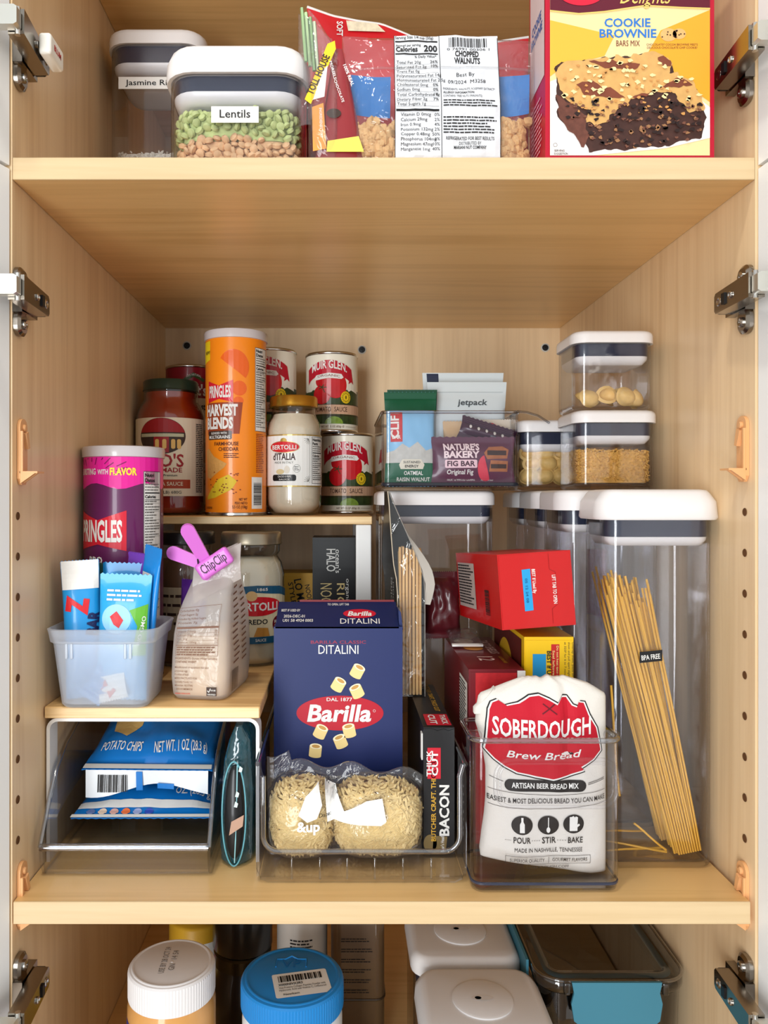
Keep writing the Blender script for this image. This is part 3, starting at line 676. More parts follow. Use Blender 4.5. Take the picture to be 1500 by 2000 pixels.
# purple can
PUR = chipcan('tall purple and magenta chip can standing behind the snack bar tub', (-0.2225, 0.800 - D0, ZC - 0.1876), 0.0398, 0.2385, pm((92, 22, 78), 0.34, coat=0.5), -14)
c = on_cyl(0.0398)
p = Print(); p.poly([(-0.075, 0.227), (-0.075, 0.198)] + [(-0.075 + 0.15 * i / 20, 0.198 + 0.003 * math.sin(i * 0.9)) for i in range(1, 20)] + [(0.075, 0.198), (0.075, 0.227)])
p.build(PUR, 'magenta_band', pm((226, 26, 150), 0.34, coat=0.5), c, 0.0003, DU)
p = Print()
for k in range(15):
    a = math.radians(20 + 10 * k); r0 = 0.022 + 0.004 * (k % 3); p.line([(-0.014 + r0 * math.cos(a) * 1.2, 0.204 + r0 * math.sin(a) * 0.7), (-0.014 + (r0 + 0.010) * math.cos(a) * 1.2, 0.204 + (r0 + 0.010) * math.sin(a) * 0.7)], 0.0009)
p.build(PUR, 'printed_ray', pm((120, 14, 84), 0.4), c, 0.0006, DU, clip=(-0.06, 0.17, 0.06, 0.226))
p = Print(); p.text('BURSTING', -0.0215, 0.2095, 0.0058, w=0.026, bold=0.025); p.text('WITH', -0.0005, 0.2097, 0.0046, w=0.0115, bold=0.025); p.build(PUR, 'slogan_lettering', PAPER, c, 0.0006, DU)
Print().text('FLAVOR', 0.0200, 0.2090, 0.0068, w=0.026, bold=0.035).build(PUR, 'flavour_lettering', pm((242, 226, 60), 0.4), c, 0.0006, DU)
chip_banner(PUR, c, -0.006, 0.1340, 0.058, 0.040, DU)
Print().text('BBQ', -0.009, 0.1215, 0.0065, w=0.0165, bold=0.03).build(PUR, 'title_lettering', PAPER, c, 0.0006, DU)
facts(PUR, c, 0.0400, 0.213, 0.024, 0.150, DU)
# tins
TL_R = pm((182, 22, 44), 0.3, coat=0.4); TL_B = pm((230, 224, 206), 0.35, coat=0.4); TL_T = pm((200, 160, 130), 0.4, coat=0.3)
TOM = pm((196, 26, 34), 0.3, coat=0.4, var=0.25, scale=50); VEG = pm((50, 66, 34), 0.4, coat=0.3, var=0.7, scale=120); LEAF = pm((120, 150, 56), 0.4, coat=0.3, var=0.4, scale=200)
def tin(label, loc, Rr, H, body, rz=0, group='tomato sauce tins', name='tin_can'):
    T = thing(name, label, 'can', loc, rz, group)
    part(T, 'body', lathe([(0.0, 0.001), (Rr, 0.004), (Rr, H - 0.004), (0.0, H - 0.004)], 56), body, 40)
    rm = lambda z: [(Rr - 0.0005, z), (Rr + 0.0006, z + 0.0006), (Rr + 0.0011, z + 0.002), (Rr + 0.0006, z + 0.0036), (Rr - 0.0005, z + 0.0044)]
    part(T, 'bottom_rim', lathe([(0.0, 0.0)] + rm(0.0), 56), TIN, 50)
    part(T, 'top_rim', lathe(rm(H - 0.0046) + [(Rr - 0.002, H - 0.0002), (Rr - 0.003, H - 0.003), (0.0, H - 0.003)], 56), TIN, 50)
    return T
def tomato_tin(label, loc, rz, Rr=0.0362, H=0.1105):
    T = tin(label, loc, Rr, H, TL_B, rz); c = on_cyl(Rr); D = 0.006; k = Rr / 0.0362
    Print().rect(-0.06, 0.022, 0.06, 0.058).build(T, 'printed_field', VEG, c, 0.0002, D)
    p = Print(); n = 14
    p.poly([(-0.030, 0.056)] + [(-0.030 + 0.060 * i / n, 0.056 + 0.004 * math.sin(i * 1.7)) for i in range(1, n)] + [(0.030, 0.058), (0.045, 0.054), (0.045, 0.085), (-0.045, 0.085), (-0.045, 0.056)]); p.build(T, 'printed_sky', TL_B, c, 0.0004, D)
    p = Print(); p.oval(-0.014, 0.069, 0.008, 0.008); p.oval(0.006, 0.064, 0.016, 0.018); p.oval(-0.013, 0.051, 0.0125, 0.013); p.build(T, 'printed_tomato', TOM, c, 0.0006, D)
    p = Print()
    for a in range(5): p.line([(-0.012, 0.061), (-0.012 + 0.006 * math.cos(a * 1.25), 0.061 + 0.004 * math.sin(a * 1.25))], 0.0012)
    p.line([(-0.012, 0.061), (-0.0085, 0.054)], 0.001); p.build(T, 'printed_stem', VEG, c, 0.0008, D)
    Print().rect(-0.06, 0.0245, 0.06, 0.0375).build(T, 'tan_band', TL_T, c, 0.0008, D)
    p = Print(); p.rect(-0.06, 0.0372, 0.06, 0.0378); p.rect(-0.06, 0.0226, 0.06, 0.0232); p.text('TOMATO', -0.0120, 0.0280, 0.0062, w=0.0235, bold=0.004); p.text('SAUCE', 0.0135, 0.0280, 0.0062, w=0.0185, bold=0.004)
    p.text('NET WT 15 OZ (425g)', 0.0, 0.0065, 0.0025, w=0.027, bold=0.0); p.line([(0.020, 0.0075), (0.040, 0.0075)], 0.0003); p.annulus(0.0165, 0.0077, 0.0013, 0.0013, 0.0004, 14); p.build(T, 'lettering', pm((70, 40, 28), 0.5), c, 0.0011, D)
    p = Print(); p.oval(0.004, 0.0115, 0.0125, 0.0098, 20, 0, 180); p.build(T, 'printed_cabbage', LEAF, c, 0.0010, D, clip=(-0.06, 0.0115, 0.06, 0.0224))
    Print().rect(-0.06, 0.0115, 0.06, 0.0224).build(T, 'printed_leaf_band', VEG, c, 0.0006, D)
    b = Print(); n = 16; pt = [(-0.036 + 0.066 * i / n, 0.098 - 0.012 * ((2 * i / n - 1.0) ** 2)) for i in range(n + 1)]
    b.poly(pt + [(0.034, 0.066), (0.030, 0.069), (0.025, 0.066)] + [(x, y - 0.0185) for x, y in reversed(pt[1:-1])] + [(-0.036, 0.0655)])
    b.build(T, 'banner', TL_R, c, 0.0009, D)
    Print().text('MUIR GLEN.', -0.003, 0.0815, 0.0105, w=0.050, bold=0.02, arc=0.0055).build(T, 'brand_lettering', PAPER, c, 0.0012, D)
    Print().poly([(x, y) for x, y in [(-0.024, 0.0730), (-0.021, 0.0708), (-0.003, 0.0735), (0.014, 0.0722), (0.017, 0.0745), (0.014, 0.0790), (-0.003, 0.0805), (-0.021, 0.0775)]]).build(T, 'name_plate', PAPER, c, 0.0012, D)
    Print().text('ORGANIC', -0.0035, 0.0740, 0.0030, w=0.030, bold=0.005, arc=0.0016).build(T, 'plate_lettering', pm((120, 60, 40), 0.5), c, 0.0015, D)
    Print().oval(0.0205, 0.0475, 0.0074, 0.0082).build(T, 'seal', pm((232, 196, 38), 0.4), c, 0.0012, D)
    p = Print(); p.annulus(0.0205, 0.0475, 0.0050, 0.0055, 0.0006, 20); p.oval(0.0205, 0.0475, 0.0012, 0.0025, 10)
    for a in range(14): p.rect(0.0205 + 0.0060 * math.cos(a * 0.45) - 0.0004, 0.0475 + 0.0066 * math.sin(a * 0.45) - 0.0006, 0.0205 + 0.0060 * math.cos(a * 0.45) + 0.0004, 0.0475 + 0.0066 * math.sin(a * 0.45) + 0.0006)
    p.build(T, 'seal_lettering', pm((110, 82, 20), 0.5), c, 0.0015, D)
    return T
ZR2 = ZC - 0.0233
HT = 0.1105
tomato_tin('tomato sauce tin standing on the bamboo riser beside the white sauce jar', (PX(678, 1.085), 1.085 - D0, ZR2), -2)
tomato_tin('tomato sauce tin stacked on top of the tin beside the white sauce jar', (PX(648, 1.085), 1.085 - D0, ZR2 + HT + 0.0004), -1)
tomato_tin('tomato sauce tin raised behind the orange chip can', (PX(526, 1.05), 1.058 - D0, ZR2 + HT + 0.0004), -4)
tomato_tin('tomato sauce tin hidden low behind the gold-lidded jar', (PX(526, 1.05), 1.058 - D0, ZR2), -4)
PSTE = pm((142, 20, 40), 0.3, coat=0.4)
def paste_tin(label, z):
    T = tin(label, (PX(373, 1.095), 1.095 - D0, z), 0.0350, 0.1025, PSTE, 0, 'tomato paste tins')
    c = on_cyl(0.035); Print().rect(-0.05, 0.012, 0.05, 0.056).build(T, 'pale_band', TL_B, c, 0.0003, 0.006)
    Print().text("hunt's", 0.010, 0.060, 0.014, w=0.038, bold=0.03).build(T, 'brand_lettering', PAPER, c, 0.0006, 0.006)
    p = Print(); p.text('Tomato Paste', 0.006, 0.040, 0.009, w=0.050, bold=0.02); p.build(T, 'lettering', INK, c, 0.0006, 0.006)
    p = Print(); p.poly([(-0.004, 0.082), (0.010, 0.091), (0.026, 0.082), (0.024, 0.078), (0.010, 0.085), (-0.002, 0.078)]); p.build(T, 'green_ribbon', pm((60, 84, 44), 0.4), c, 0.0006, 0.006)
    Print().text('100% NATURAL', 0.0105, 0.0835, 0.0028, w=0.020, arc=0.003).build(T, 'ribbon_lettering', PAPER, c, 0.0009, 0.006)
paste_tin('dark red tomato paste tin rising behind the red sauce jar', ZR2 + 0.1030)
paste_tin('dark red tomato paste tin hidden low behind the red sauce jar', ZR2)
# ================================================================ bamboo risers
BAMB = wood('bamboo_board', 0, light=(224, 182, 122), dark=(188, 140, 84), rough=0.42, gscale=1.6)
BAME = wood('bamboo_front_edge', 0, light=(236, 204, 150), dark=(206, 164, 108), rough=0.42, gscale=1.8)
WMET = pm((232, 231, 228), 0.35, coat=0.2)
def riser(label, x0, x1, d0, d1, ztop, th=0.0105, strap=0.0030, foot=0.019):
    T = thing('bamboo_riser', label, 'shelf riser', ((x0 + x1) / 2, d0 - D0, Z0), group='bamboo shelf risers')
    w_, L, H = x1 - x0, d1 - d0, ztop - Z0
    part(T, 'board', bbox(w_, L, th, 0.0012, 0.002).move(0, L / 2, H - th), BAMB, 40)
    part(T, 'front_edge', box(-w_ / 2 + 0.001, w_ / 2 - 0.001, -0.0006, 0.0008, H - th + 0.001, H - 0.001), BAME, None)
    for nm, ya, yb in (('leg_frame', 0.003, 0.003 + foot), ('leg_frame', L - 0.003 - foot, L - 0.003)):
        # inverted U strap: left foot, over the top, right foot
        hh = H - th - 0.0004; hx = (w_ - 0.002) / 2
        def arch(x_, top, r_): return [(-x_, 0.0)] + [(-x_ + r_ - r_ * math.cos(a), top - r_ + r_ * math.sin(a)) for a in [PI / 2 * i / 6 for i in range(7)]] + [(x_ - r_ + r_ * math.sin(a), top - r_ + r_ * math.cos(a)) for a in [PI / 2 * i / 6 for i in range(7)]] + [(x_, 0.0)]
        g = prism(arch(hx, hh, 0.010) + arch(hx - strap, hh - strap, 0.0075)[::-1], ya, yb); part(T, nm, g, WMET, 40)
    return T
ZR1 = ZC - 0.1876
riser('low bamboo riser with white metal frames over the chip dispenser', XL + 0.0008, -0.0704, 0.690, 0.915, ZR1)
# the tall riser stands on two flat uprights
T = thing('bamboo_riser', 'tall bamboo riser carrying the tins, jars and orange chip can', 'shelf riser', (-0.1115, 0.922 - D0, Z0), group='bamboo shelf risers')
w2, L2, H2 = 0.303, 0.226, ZR2 - Z0
part(T, 'board', bbox(w2, L2, 0.0098, 0.0012, 0.002).move(0, L2 / 2, H2 - 0.0098), BAMB, 40)
part(T, 'front_edge', box(-w2 / 2 + 0.001, w2 / 2 - 0.001, -0.0006, 0.0008, H2 - 0.0088, H2 - 0.001), BAME, None)
for sx_ in (-1, 1):
    part(T, 'leg', bbox(0.0185, 0.012, H2 - 0.0102, 0.0015).move(sx_ * (w2 / 2 - 0.0105), 0.008, 0), WMET, 40)
    part(T, 'leg', bbox(0.0185, 0.012, H2 - 0.0102, 0.0015).move(sx_ * (w2 / 2 - 0.0105), L2 - 0.008, 0), WMET, 40)
part(T, 'crossbar', box(-w2 / 2 + 0.02, w2 / 2 - 0.02, L2 - 0.011, L2 - 0.006, H2 - 0.130, H2 - 0.100), WMET, 40)
# ================================================================ jars
def jar(label, loc, prof, lidr, lidz, lidm, fill, fillm, rz=0, lidh=0.014, glass=GLASSJ, name='glass_jar'):
    T = thing(name, label, 'jar', loc, rz, 'glass sauce jars')
    part(T, 'contents', lathe(fill, 56), fillm, 60)
    part(T, 'glass', lathe(prof, 56), glass, 60)
    z = lidz; pr = [(0.0, z), (lidr - 0.001, z), (lidr + 0.0006, z + 0.001), (lidr, z + 0.003), (lidr, z + lidh - 0.002), (lidr - 0.0015, z + lidh), (lidr - 0.004, z + lidh - 0.0008), (0.0, z + lidh - 0.0008)]
    part(T, 'lid', lathe(pr, 56), lidm, 40)
    return T
SAU = pm((142, 34, 12), 0.35, coat=1.0, var=0.25, scale=90)
r = 0.0438
RJ = jar('red pasta sauce jar with a dark green lid', (PX(334, 1.0), 1.0 - D0, ZR2), [(0.0, 0.0), (r - 0.006, 0.0), (r - 0.001, 0.004), (r, 0.010), (r, 0.126), (r - 0.003, 0.136), (r - 0.010, 0.147), (0.0345, 0.151), (0.0345, 0.158)],
         0.0350, 0.1575, pm((34, 54, 42), 0.3, coat=0.5), [(0.0, 0.003), (r - 0.006, 0.003), (r - 0.0018, 0.010), (r - 0.0018, 0.126), (r - 0.005, 0.135), (r - 0.012, 0.1455), (0.032, 0.151), (0.032, 0.156), (0.0, 0.156)], SAU)
c = on_cyl(r + 0.0002); CRM = pm((228, 217, 192), 0.5)
Print().rect(-0.060, 0.024, 0.060, 0.1215).build(RJ, 'label', CRM, c, 0.0003, 0.006)
DRD = pm((156, 28, 34), 0.45); q0 = -0.003
Print().oval(q0, 0.0985, 0.0305, 0.0225).build(RJ, 'printed_oval', pm((62, 46, 40), 0.5), c, 0.0006, 0.006)
Print().oval(q0, 0.0985, 0.0300, 0.0220, 30, 12, 168).build(RJ, 'printed_awning', DRD, c, 0.0009, 0.006)
p = Print(); p.rect(q0 - 0.028, 0.0975, q0 + 0.028, 0.1015); p.build(RJ, 'printed_valance', pm((188, 190, 160), 0.5), c, 0.0012, 0.006)
p = Print(); p.rect(q0 - 0.009, 0.078, q0 + 0.010, 0.0975); p.build(RJ, 'printed_door', DRD, c, 0.0010, 0.006)
p = Print()
for x in (-0.007, 0.002, 0.0125, 0.0195): p.rrect(q0 + x + 0.0025, 0.0885, 0.0050, 0.0120, 0.002)
p.build(RJ, 'printed_window', pm((222, 182, 104), 0.5), c, 0.0013, 0.006)
p = Print(); p.text("RAO'S", q0, 0.0605, 0.0150, w=0.056, bold=0.02); p.text('HOMEMADE', q0, 0.0535, 0.0055, w=0.052, bold=0.02); p.build(RJ, 'brand_lettering', DRD, c, 0.0006, 0.006)
Print().rect(-0.034, 0.0335, 0.034, 0.0445).build(RJ, 'flavour_band', pm((170, 66, 38), 0.5), c, 0.0005, 0.006)
Print().text('MARINARA SAUCE', q0, 0.0370, 0.0045, w=0.054, bold=0.015).build(RJ, 'band_lettering', CRM, c, 0.0009, 0.006)
p = Print(); p.text('All Natural, Premium', q0, 0.0485, 0.0026, w=0.040); p.text('24 OZ (1.5 LB) 680G', q0, 0.0270, 0.0036, w=0.050, bold=0.0)
p.lines(0.043, 0.115, 0.058, 38, 0.0023, 0.0011, 5); p.build(RJ, 'lettering', INK, c, 0.0006, 0.006)
CRE = pm((222, 208, 186), 0.4, coat=0.8, var=0.06, scale=200)
r = 0.0348
BJ = jar('white sauce jar with a gold lid on the tall riser', (PX(574, 0.985), 0.985 - D0, ZR2), [(0.0, 0.0), (r - 0.010, 0.0), (r - 0.004, 0.003), (r - 0.0008, 0.012), (r, 0.022), (r, 0.106), (r - 0.002, 0.117), (r - 0.006, 0.124), (0.0275, 0.129), (0.0275, 0.138)],
         0.0305, 0.1355, pm((206, 160, 62), 0.25, metal=0.9), [(0.0, 0.003), (r - 0.011, 0.003), (r - 0.0022, 0.013), (r - 0.0016, 0.022), (r - 0.0016, 0.106), (r - 0.004, 0.117), (r - 0.008, 0.1235), (0.0255, 0.1270), (0.0, 0.1272)], CRE, 0)
c = on_cyl(r + 0.0002)
Print().rect(-0.075, 0.0370, 0.075, 0.0985).build(BJ, 'label', pm((232, 232, 228), 0.4), c, 0.0003, 0.006)
p = Print(); p.rect(-0.075, 0.0355, 0.075, 0.0370); p.rect(-0.075, 0.0985, 0.075, 0.1000); p.annulus(-0.011, 0.0845, 0.0202, 0.0074, 0.0006); p.oval(-0.011, 0.0920, 0.0042, 0.0036); p.build(BJ, 'gold_trim', pm((196, 164, 90), 0.3, metal=0.6), c, 0.0005, 0.006)
Print().oval(-0.011, 0.0845, 0.0192, 0.0066).build(BJ, 'brand_oval', pm((206, 36, 44), 0.4), c, 0.0008, 0.006)
Print().text('BERTOLLI', -0.011, 0.0815, 0.0052, w=0.032, bold=0.025).build(BJ, 'brand_lettering', PAPER, c, 0.0011, 0.006)
Print().text("d'ITALIA", -0.011, 0.0685, 0.0082, w=0.030, bold=0.02).build(BJ, 'title_lettering', pm((60, 32, 30), 0.5), c, 0.0006, 0.006)
Print().rrect(-0.011, 0.0465, 0.0315, 0.0078, 0.0025).build(BJ, 'flavour_plate', BLACK, c, 0.0006, 0.006)
p = Print(); p.text('CACIO E PEPE', -0.010, 0.0470, 0.0022, w=0.017); p.text('SAUCE', -0.010, 0.0438, 0.0016, w=0.014); p.build(BJ, 'plate_lettering', PAPER, c, 0.0009, 0.006)
p = Print(); p.text('MADE IN ITALY', -0.011, 0.0640, 0.0026, w=0.0245, bold=0.0); p.annulus(0.0055, 0.0580, 0.0045, 0.0050, 0.0003, 24); p.lines(0.0025, 0.0605, 0.0085, 3, 0.0019, 0.0008, 5)
p.line([(0.0225, 0.0985), (0.0225, 0.040)], 0.0003)
for a in range(6): p.line([(0.0205, 0.0950), (0.0205 - 0.006 * math.cos(a * 0.4), 0.0950 - 0.007 * math.sin(a * 0.4))], 0.0003); p.line([(0.0205, 0.0420), (0.0205 - 0.006 * math.cos(a * 0.4), 0.0420 + 0.007 * math.sin(a * 0.4))], 0.0003)
p.build(BJ, 'fine_lettering', pm((90, 90, 84), 0.5), c, 0.0006, 0.006)
Print().oval(-0.0155, 0.0540, 0.0055, 0.0032).build(BJ, 'printed_cheese', pm((214, 196, 150), 0.5), c, 0.0007, 0.006); Print().oval(-0.0065, 0.0565, 0.0034, 0.0048).build(BJ, 'printed_jug', pm((220, 214, 200), 0.5), c, 0.0007, 0.006)
facts(BJ, c, 0.0255, 0.0975, 0.022, 0.058, 0.006, 0.0005, ('Nutrition', 'Facts'))
# lower jars on the low riser
r = 0.0375
AJ = jar('cream sauce jar with a dull metal lid and blue label under the tall riser', (-0.1000, 0.884 - D0, ZR1), [(0.0, 0.0), (r - 0.006, 0.0), (r - 0.001, 0.005), (r, 0.010), (r, 0.100), (r - 0.003, 0.113), (r - 0.008, 0.121), (0.0325, 0.126), (0.0325, 0.136)],
         0.0345, 0.1335, pm((150, 140, 122), 0.3, metal=0.9), [(0.0, 0.003), (r - 0.006, 0.003), (r - 0.0018, 0.010), (r - 0.0018, 0.100), (r - 0.0045, 0.1125), (r - 0.010, 0.119), (0.0, 0.120)], pm((226, 216, 192), 0.4, coat=0.8), 16)
c = on_cyl(r + 0.0002); BLU = pm((30, 84, 116), 0.4)
Print().rect(-0.070, 0.030, 0.070, 0.082).build(AJ, 'label', pm((226, 212, 176), 0.45), c, 0.0003, 0.006)
p = Print(); p.poly([(-0.050, 0.074), (-0.030, 0.079), (0.0, 0.082), (0.030, 0.079), (0.050, 0.074), (0.050, 0.082), (0.030, 0.088), (0.0, 0.090), (-0.030, 0.088), (-0.050, 0.082)]); p.build(AJ, 'blue_ribbon', BLU, c, 0.0006, 0.006); Print().rect(-0.07, 0.0260, 0.07, 0.0335).build(AJ, 'blue_band', BLU, c, 0.0006, 0.006)
Print().text('1865', 0.006, 0.0840, 0.0030, w=0.012).build(AJ, 'year_lettering', PAPER, c, 0.0009, 0.006)
Print().oval(0.0, 0.067, 0.0300, 0.0105).build(AJ, 'brand_oval', pm((204, 28, 40), 0.4), c, 0.0009, 0.006)
Print().text('BERTOLLI', 0.0, 0.0625, 0.0085, w=0.050, bold=0.025).build(AJ, 'brand_lettering', PAPER, c, 0.0012, 0.006)
Print().oval(0.026, 0.0465, 0.0078, 0.0088).build(AJ, 'seal', pm((112, 24, 36), 0.4), c, 0.0006, 0.006)
p = Print(); p.text('FRESH', 0.026, 0.0475, 0.0032, w=0.0105, bold=0.02); p.text('CREAM', 0.026, 0.0430, 0.0032, w=0.0105, bold=0.02); p.text('SAUCE', 0.004, 0.0285, 0.0030, w=0.012); p.build(AJ, 'seal_lettering', PAPER, c, 0.0009, 0.006)
Print().text('ALFREDO', -0.006, 0.0475, 0.0052, w=0.036, bold=0.02).build(AJ, 'title_lettering', INK, c, 0.0006, 0.006)
p = Print(); p.oval(-0.006, 0.0785, 0.006, 0.0055); p.build(AJ, 'round_emblem', pm((214, 176, 120), 0.5), c, 0.0010, 0.006); p = Print(); p.poly([(-0.004, 0.034), (0.014, 0.034), (0.012, 0.043), (0.0, 0.044)]); p.build(AJ, 'printed_cheese', pm((200, 140, 62), 0.5), c, 0.0010, 0.006)
r = 0.0345
DJ = jar('brown jar with a black lid tucked behind the pink clip', (-0.1752, 0.881 - D0, ZR1), [(0.0, 0.0), (r - 0.005, 0.0), (r, 0.006), (r, 0.104), (r - 0.006, 0.118), (0.0300, 0.123), (0.0300, 0.136)],
         0.0335, 0.1340, pm((26, 24, 24), 0.3, coat=0.4), [(0.0, 0.003), (r - 0.005, 0.003), (r - 0.0016, 0.007), (r - 0.0016, 0.104), (r - 0.008, 0.117), (0.0, 0.118)], pm((104, 74, 52), 0.4, coat=0.6))
c = on_cyl(r + 0.0002); Print().rect(-0.045, 0.030, 0.045, 0.088).build(DJ, 'label', pm((176, 158, 130), 0.5), c, 0.0003, 0.006)
p = Print(); p.lines(-0.03, 0.080, 0.03, 4, 0.010, 0.003, 7); p.build(DJ, 'lettering', DBR, c, 0.0006, 0.006)
# ================================================================ flexible pouches
def pouch(T, w_, h, t, m, nu=26, nv=30, crimp=0.007, wr=0.0016, seed=0.0, zig=0.0, back=1.0, name='wrapper', sp=2.6, pinch=0.05, ws=55.0):
    """pillow bag; origin bottom centre, front faces -y. returns a map for print on its front"""
    def th(x, z):
        a = min(1.0, abs(2 * x / w_)); s = max(0.0, 1 - a ** sp) ** 0.62
        e = min(1.0, max(0.0, (min(z, h - z) - crimp) / (h * 0.26))); e = math.sin(e * PI / 2) ** 0.8
        q_ = s * e
        n_ = fbm(x * ws, z * ws, seed) * 0.6 + fbm(x * ws * 2.3, z * ws * 1.4, seed + 5) * 0.4
        ridge = 0.0004 * math.sin(z * 3000) if (min(z, h - z) < crimp) else 0.0
        return 0.0005 + t * q_ + wr * n_ * (q_ ** 0.5) + ridge
    def sx_(x, z):
        e = min(1.0, min(z, h - z) / (h * 0.3)); return x * (1 - pinch * e)
    def zz(u, z):
        k = zig * (1 if int(round(u * nu)) % 2 else -1)
        return z + (k if z > h - 1e-6 or z < 1e-6 else 0)
    F_ = lambda u, v: (sx_((u - 0.5) * w_, v * h), -th((u - 0.5) * w_, v * h), zz(u, v * h))
    B_ = lambda u, v: (sx_((u - 0.5) * w_, v * h), back * th((u - 0.5) * w_, v * h), zz(u, v * h))
    part(T, name, shell(nu, nv, F_, B_), m, 60)
    return lambda u, v, e: (sx_(u, v), -th(u, v) - e, v)
def bar(label, loc, w_, h, t, col, rz=0, rx=0, ry=0, seed=1.0, foil=0.4, extra=None, group='wrapped snack bars in the white tub', name='snack_bar'):
    T = thing(name, label, 'snack bar', loc, rz, group, rx, ry)
    mp = pouch(T, w_, h, t, pm(col, 0.32, coat=foil), 22, 26, 0.008, 0.0012, seed, 0.0007)
    if extra: extra(T, mp)
    return T
# ---- white tub with its wrapped bars
FROST = clear('frosted_plastic', tint=(246, 248, 250), edge=(215, 220, 226), r0=0.05, r1=0.5, rough=0.28, haze=0.34, hazec=(246, 248, 252))
TB = thing('plastic_tub', 'frosted white plastic tub of snack bars on the low riser', 'tub', (-0.2088, 0.715 - D0, ZR1 + 0.0002), 0)
def tq(w_, d_, z, rr=0.012): return ring(rrect(w_, d_, rr, 5), z)
t_ = 0.0012
part(TB, 'body', loft([tq(0.074, 0.058, 0.0, 0.010), tq(0.079, 0.064, 0.003), tq(0.0905, 0.076, 0.060), tq(0.0905 - 2 * t_, 0.076 - 2 * t_, 0.060), tq(0.079 - 2 * t_, 0.064 - 2 * t_, 0.004), tq(0.070, 0.055, 0.0025, 0.009)]), FROST, 50)
part(TB, 'rim', loft([tq(0.0905, 0.076, 0.058), tq(0.0945, 0.0795, 0.0595), tq(0.0965, 0.0815, 0.0665), tq(0.1005, 0.0850, 0.0705, 0.016), tq(0.0965, 0.0810, 0.0712, 0.015), tq(0.0930, 0.0785, 0.066), tq(0.0905 - 2 * t_, 0.076 - 2 * t_, 0.058)], False, False, True), FROST, 50)
for x in (-0.030, -0.0255, 0.0215, 0.026):
    part(TB, 'rib', bbox(0.0026, 0.0022, 0.014, 0.0008).move(x, -0.0375, 0.045), FROST, 50)
NVY = pm((28, 40, 84), 0.4); SKY = pm((24, 150, 214), 0.35, coat=0.4); PUP = pm((104, 62, 160), 0.35, coat=0.4); GRN = pm((96, 170, 50), 0.4); RED = pm((206, 36, 44), 0.4)
tb = Vector(TB.location)
def b1(T, mp):
    Print().rect(-0.0165, 0.098, 0.0165, 0.124).build(T, 'white_end', PAPER, mp, 0.0005, 0.004, 0.004)
    p = Print(); p.text('Z', 0.0055, 0.082, 0.018, w=0.016, bold=0.06, rot=80); p.build(T, 'brand_letter', RED, mp, 0.0006, 0.004, 0.004)
    Print().text('BAR', 0.0155, 0.066, 0.010, w=0.022, bold=0.05, rot=80).build(T, 'brand_lettering', NVY, mp, 0.0006, 0.004, 0.004)
bar('blue snack bar with a torn white end at the tub corner', tb + Vector((-0.0205, -0.014, 0.0055)), 0.034, 0.124, 0.0062, (30, 142, 206), 12, -4, -3, 1.3, extra=b1)
def b2(T, mp):
    Print().poly([(0.010, 0.040), (0.0225, 0.040), (0.0225, 0.086), (0.006, 0.080), (0.014, 0.066)]).build(T, 'green_panel', GRN, mp, 0.0005, 0.004, 0.004)
    Print().oval(-0.006, 0.072, 0.014, 0.013).build(T, 'pale_panel', pm((150, 206, 238), 0.4), mp, 0.0005, 0.004, 0.004)
    p = Print(); p.poly([(-0.012, 0.074), (-0.006, 0.079), (0.001, 0.071), (-0.003, 0.064), (-0.008, 0.067)]); p.build(T, 'red_patch', RED, mp, 0.0008, 0.004, 0.004)
    p = Print(); p.text('NO GMO', 0.0195, 0.062, 0.0034, w=0.026, rot=80); p.lines(-0.016, 0.098, 0.016, 3, 0.004, 0.0018, 3); p.build(T, 'lettering', PAPER, mp, 0.0009, 0.004, 0.004)
bar('pale blue and green snack bar across the front of the tub', tb + Vector((0.0125, -0.0205, 0.0055)), 0.047, 0.112, 0.0055, (44, 160, 218), 0, -3, 2, 2.1, extra=b2)
bar('plain blue snack bar behind the pale blue and green one', tb + Vector((0.008, 0.003, 0.0055)), 0.048, 0.120, 0.0050, (22, 132, 196), 3, -4, 2, 3.7)
def b4(T, mp):
    Print().rect(-0.010, 0.064, 0.007, 0.112).build(T, 'barcode_panel', PAPER, mp, 0.0004, 0.004, 0.004)
    Print().barcode(-0.008, 0.068, 0.005, 0.108, 5, False).build(T, 'barcode_print', INK, mp, 0.0008, 0.004, 0.004)
bar('upright blue snack bar with a barcode at the tub edge', tb + Vector((0.0235, 0.004, 0.006)), 0.032, 0.136, 0.0045, (20, 128, 206), -50, -3, 6, 4.2, extra=b4)
bar('purple snack bar squeezed beside the barcode bar', tb + Vector((0.0125, 0.0165, 0.0060)), 0.030, 0.128, 0.0035, (110, 60, 168), -40, -2, 2, 5.5)
bar('dark green snack bar at the back of the tub', tb + Vector((-0.022, 0.018, 0.0058)), 0.034, 0.118, 0.0045, (38, 70, 62), 6, -3, -3, 6.1)
bar('purple snack bar leaning out between tub and pasta bag', (-0.1525, 0.792 - D0, ZR1 + 0.0006), 0.030, 0.102, 0.0060, (92, 40, 150), -20, 0, 3, 7.7)
bar('small blue wrapper lying at the bottom of the tub', tb + Vector((-0.014, -0.0266, 0.0070)), 0.022, 0.030, 0.0028, (30, 134, 200), 0, -8, 35, 8.8)
def b9(T, mp): Print().text('Z', 0, 0.006, 0.012, w=0.010, bold=0.05, rot=40).build(T, 'brand_letter', RED, mp, 0.0006)
bar('small white wrapper with red lettering at the bottom of the tub', tb + Vector((0.0085, -0.0268, 0.0065)), 0.026, 0.022, 0.0026, (232, 232, 228), 0, -8, -12, 9.3, extra=b9)
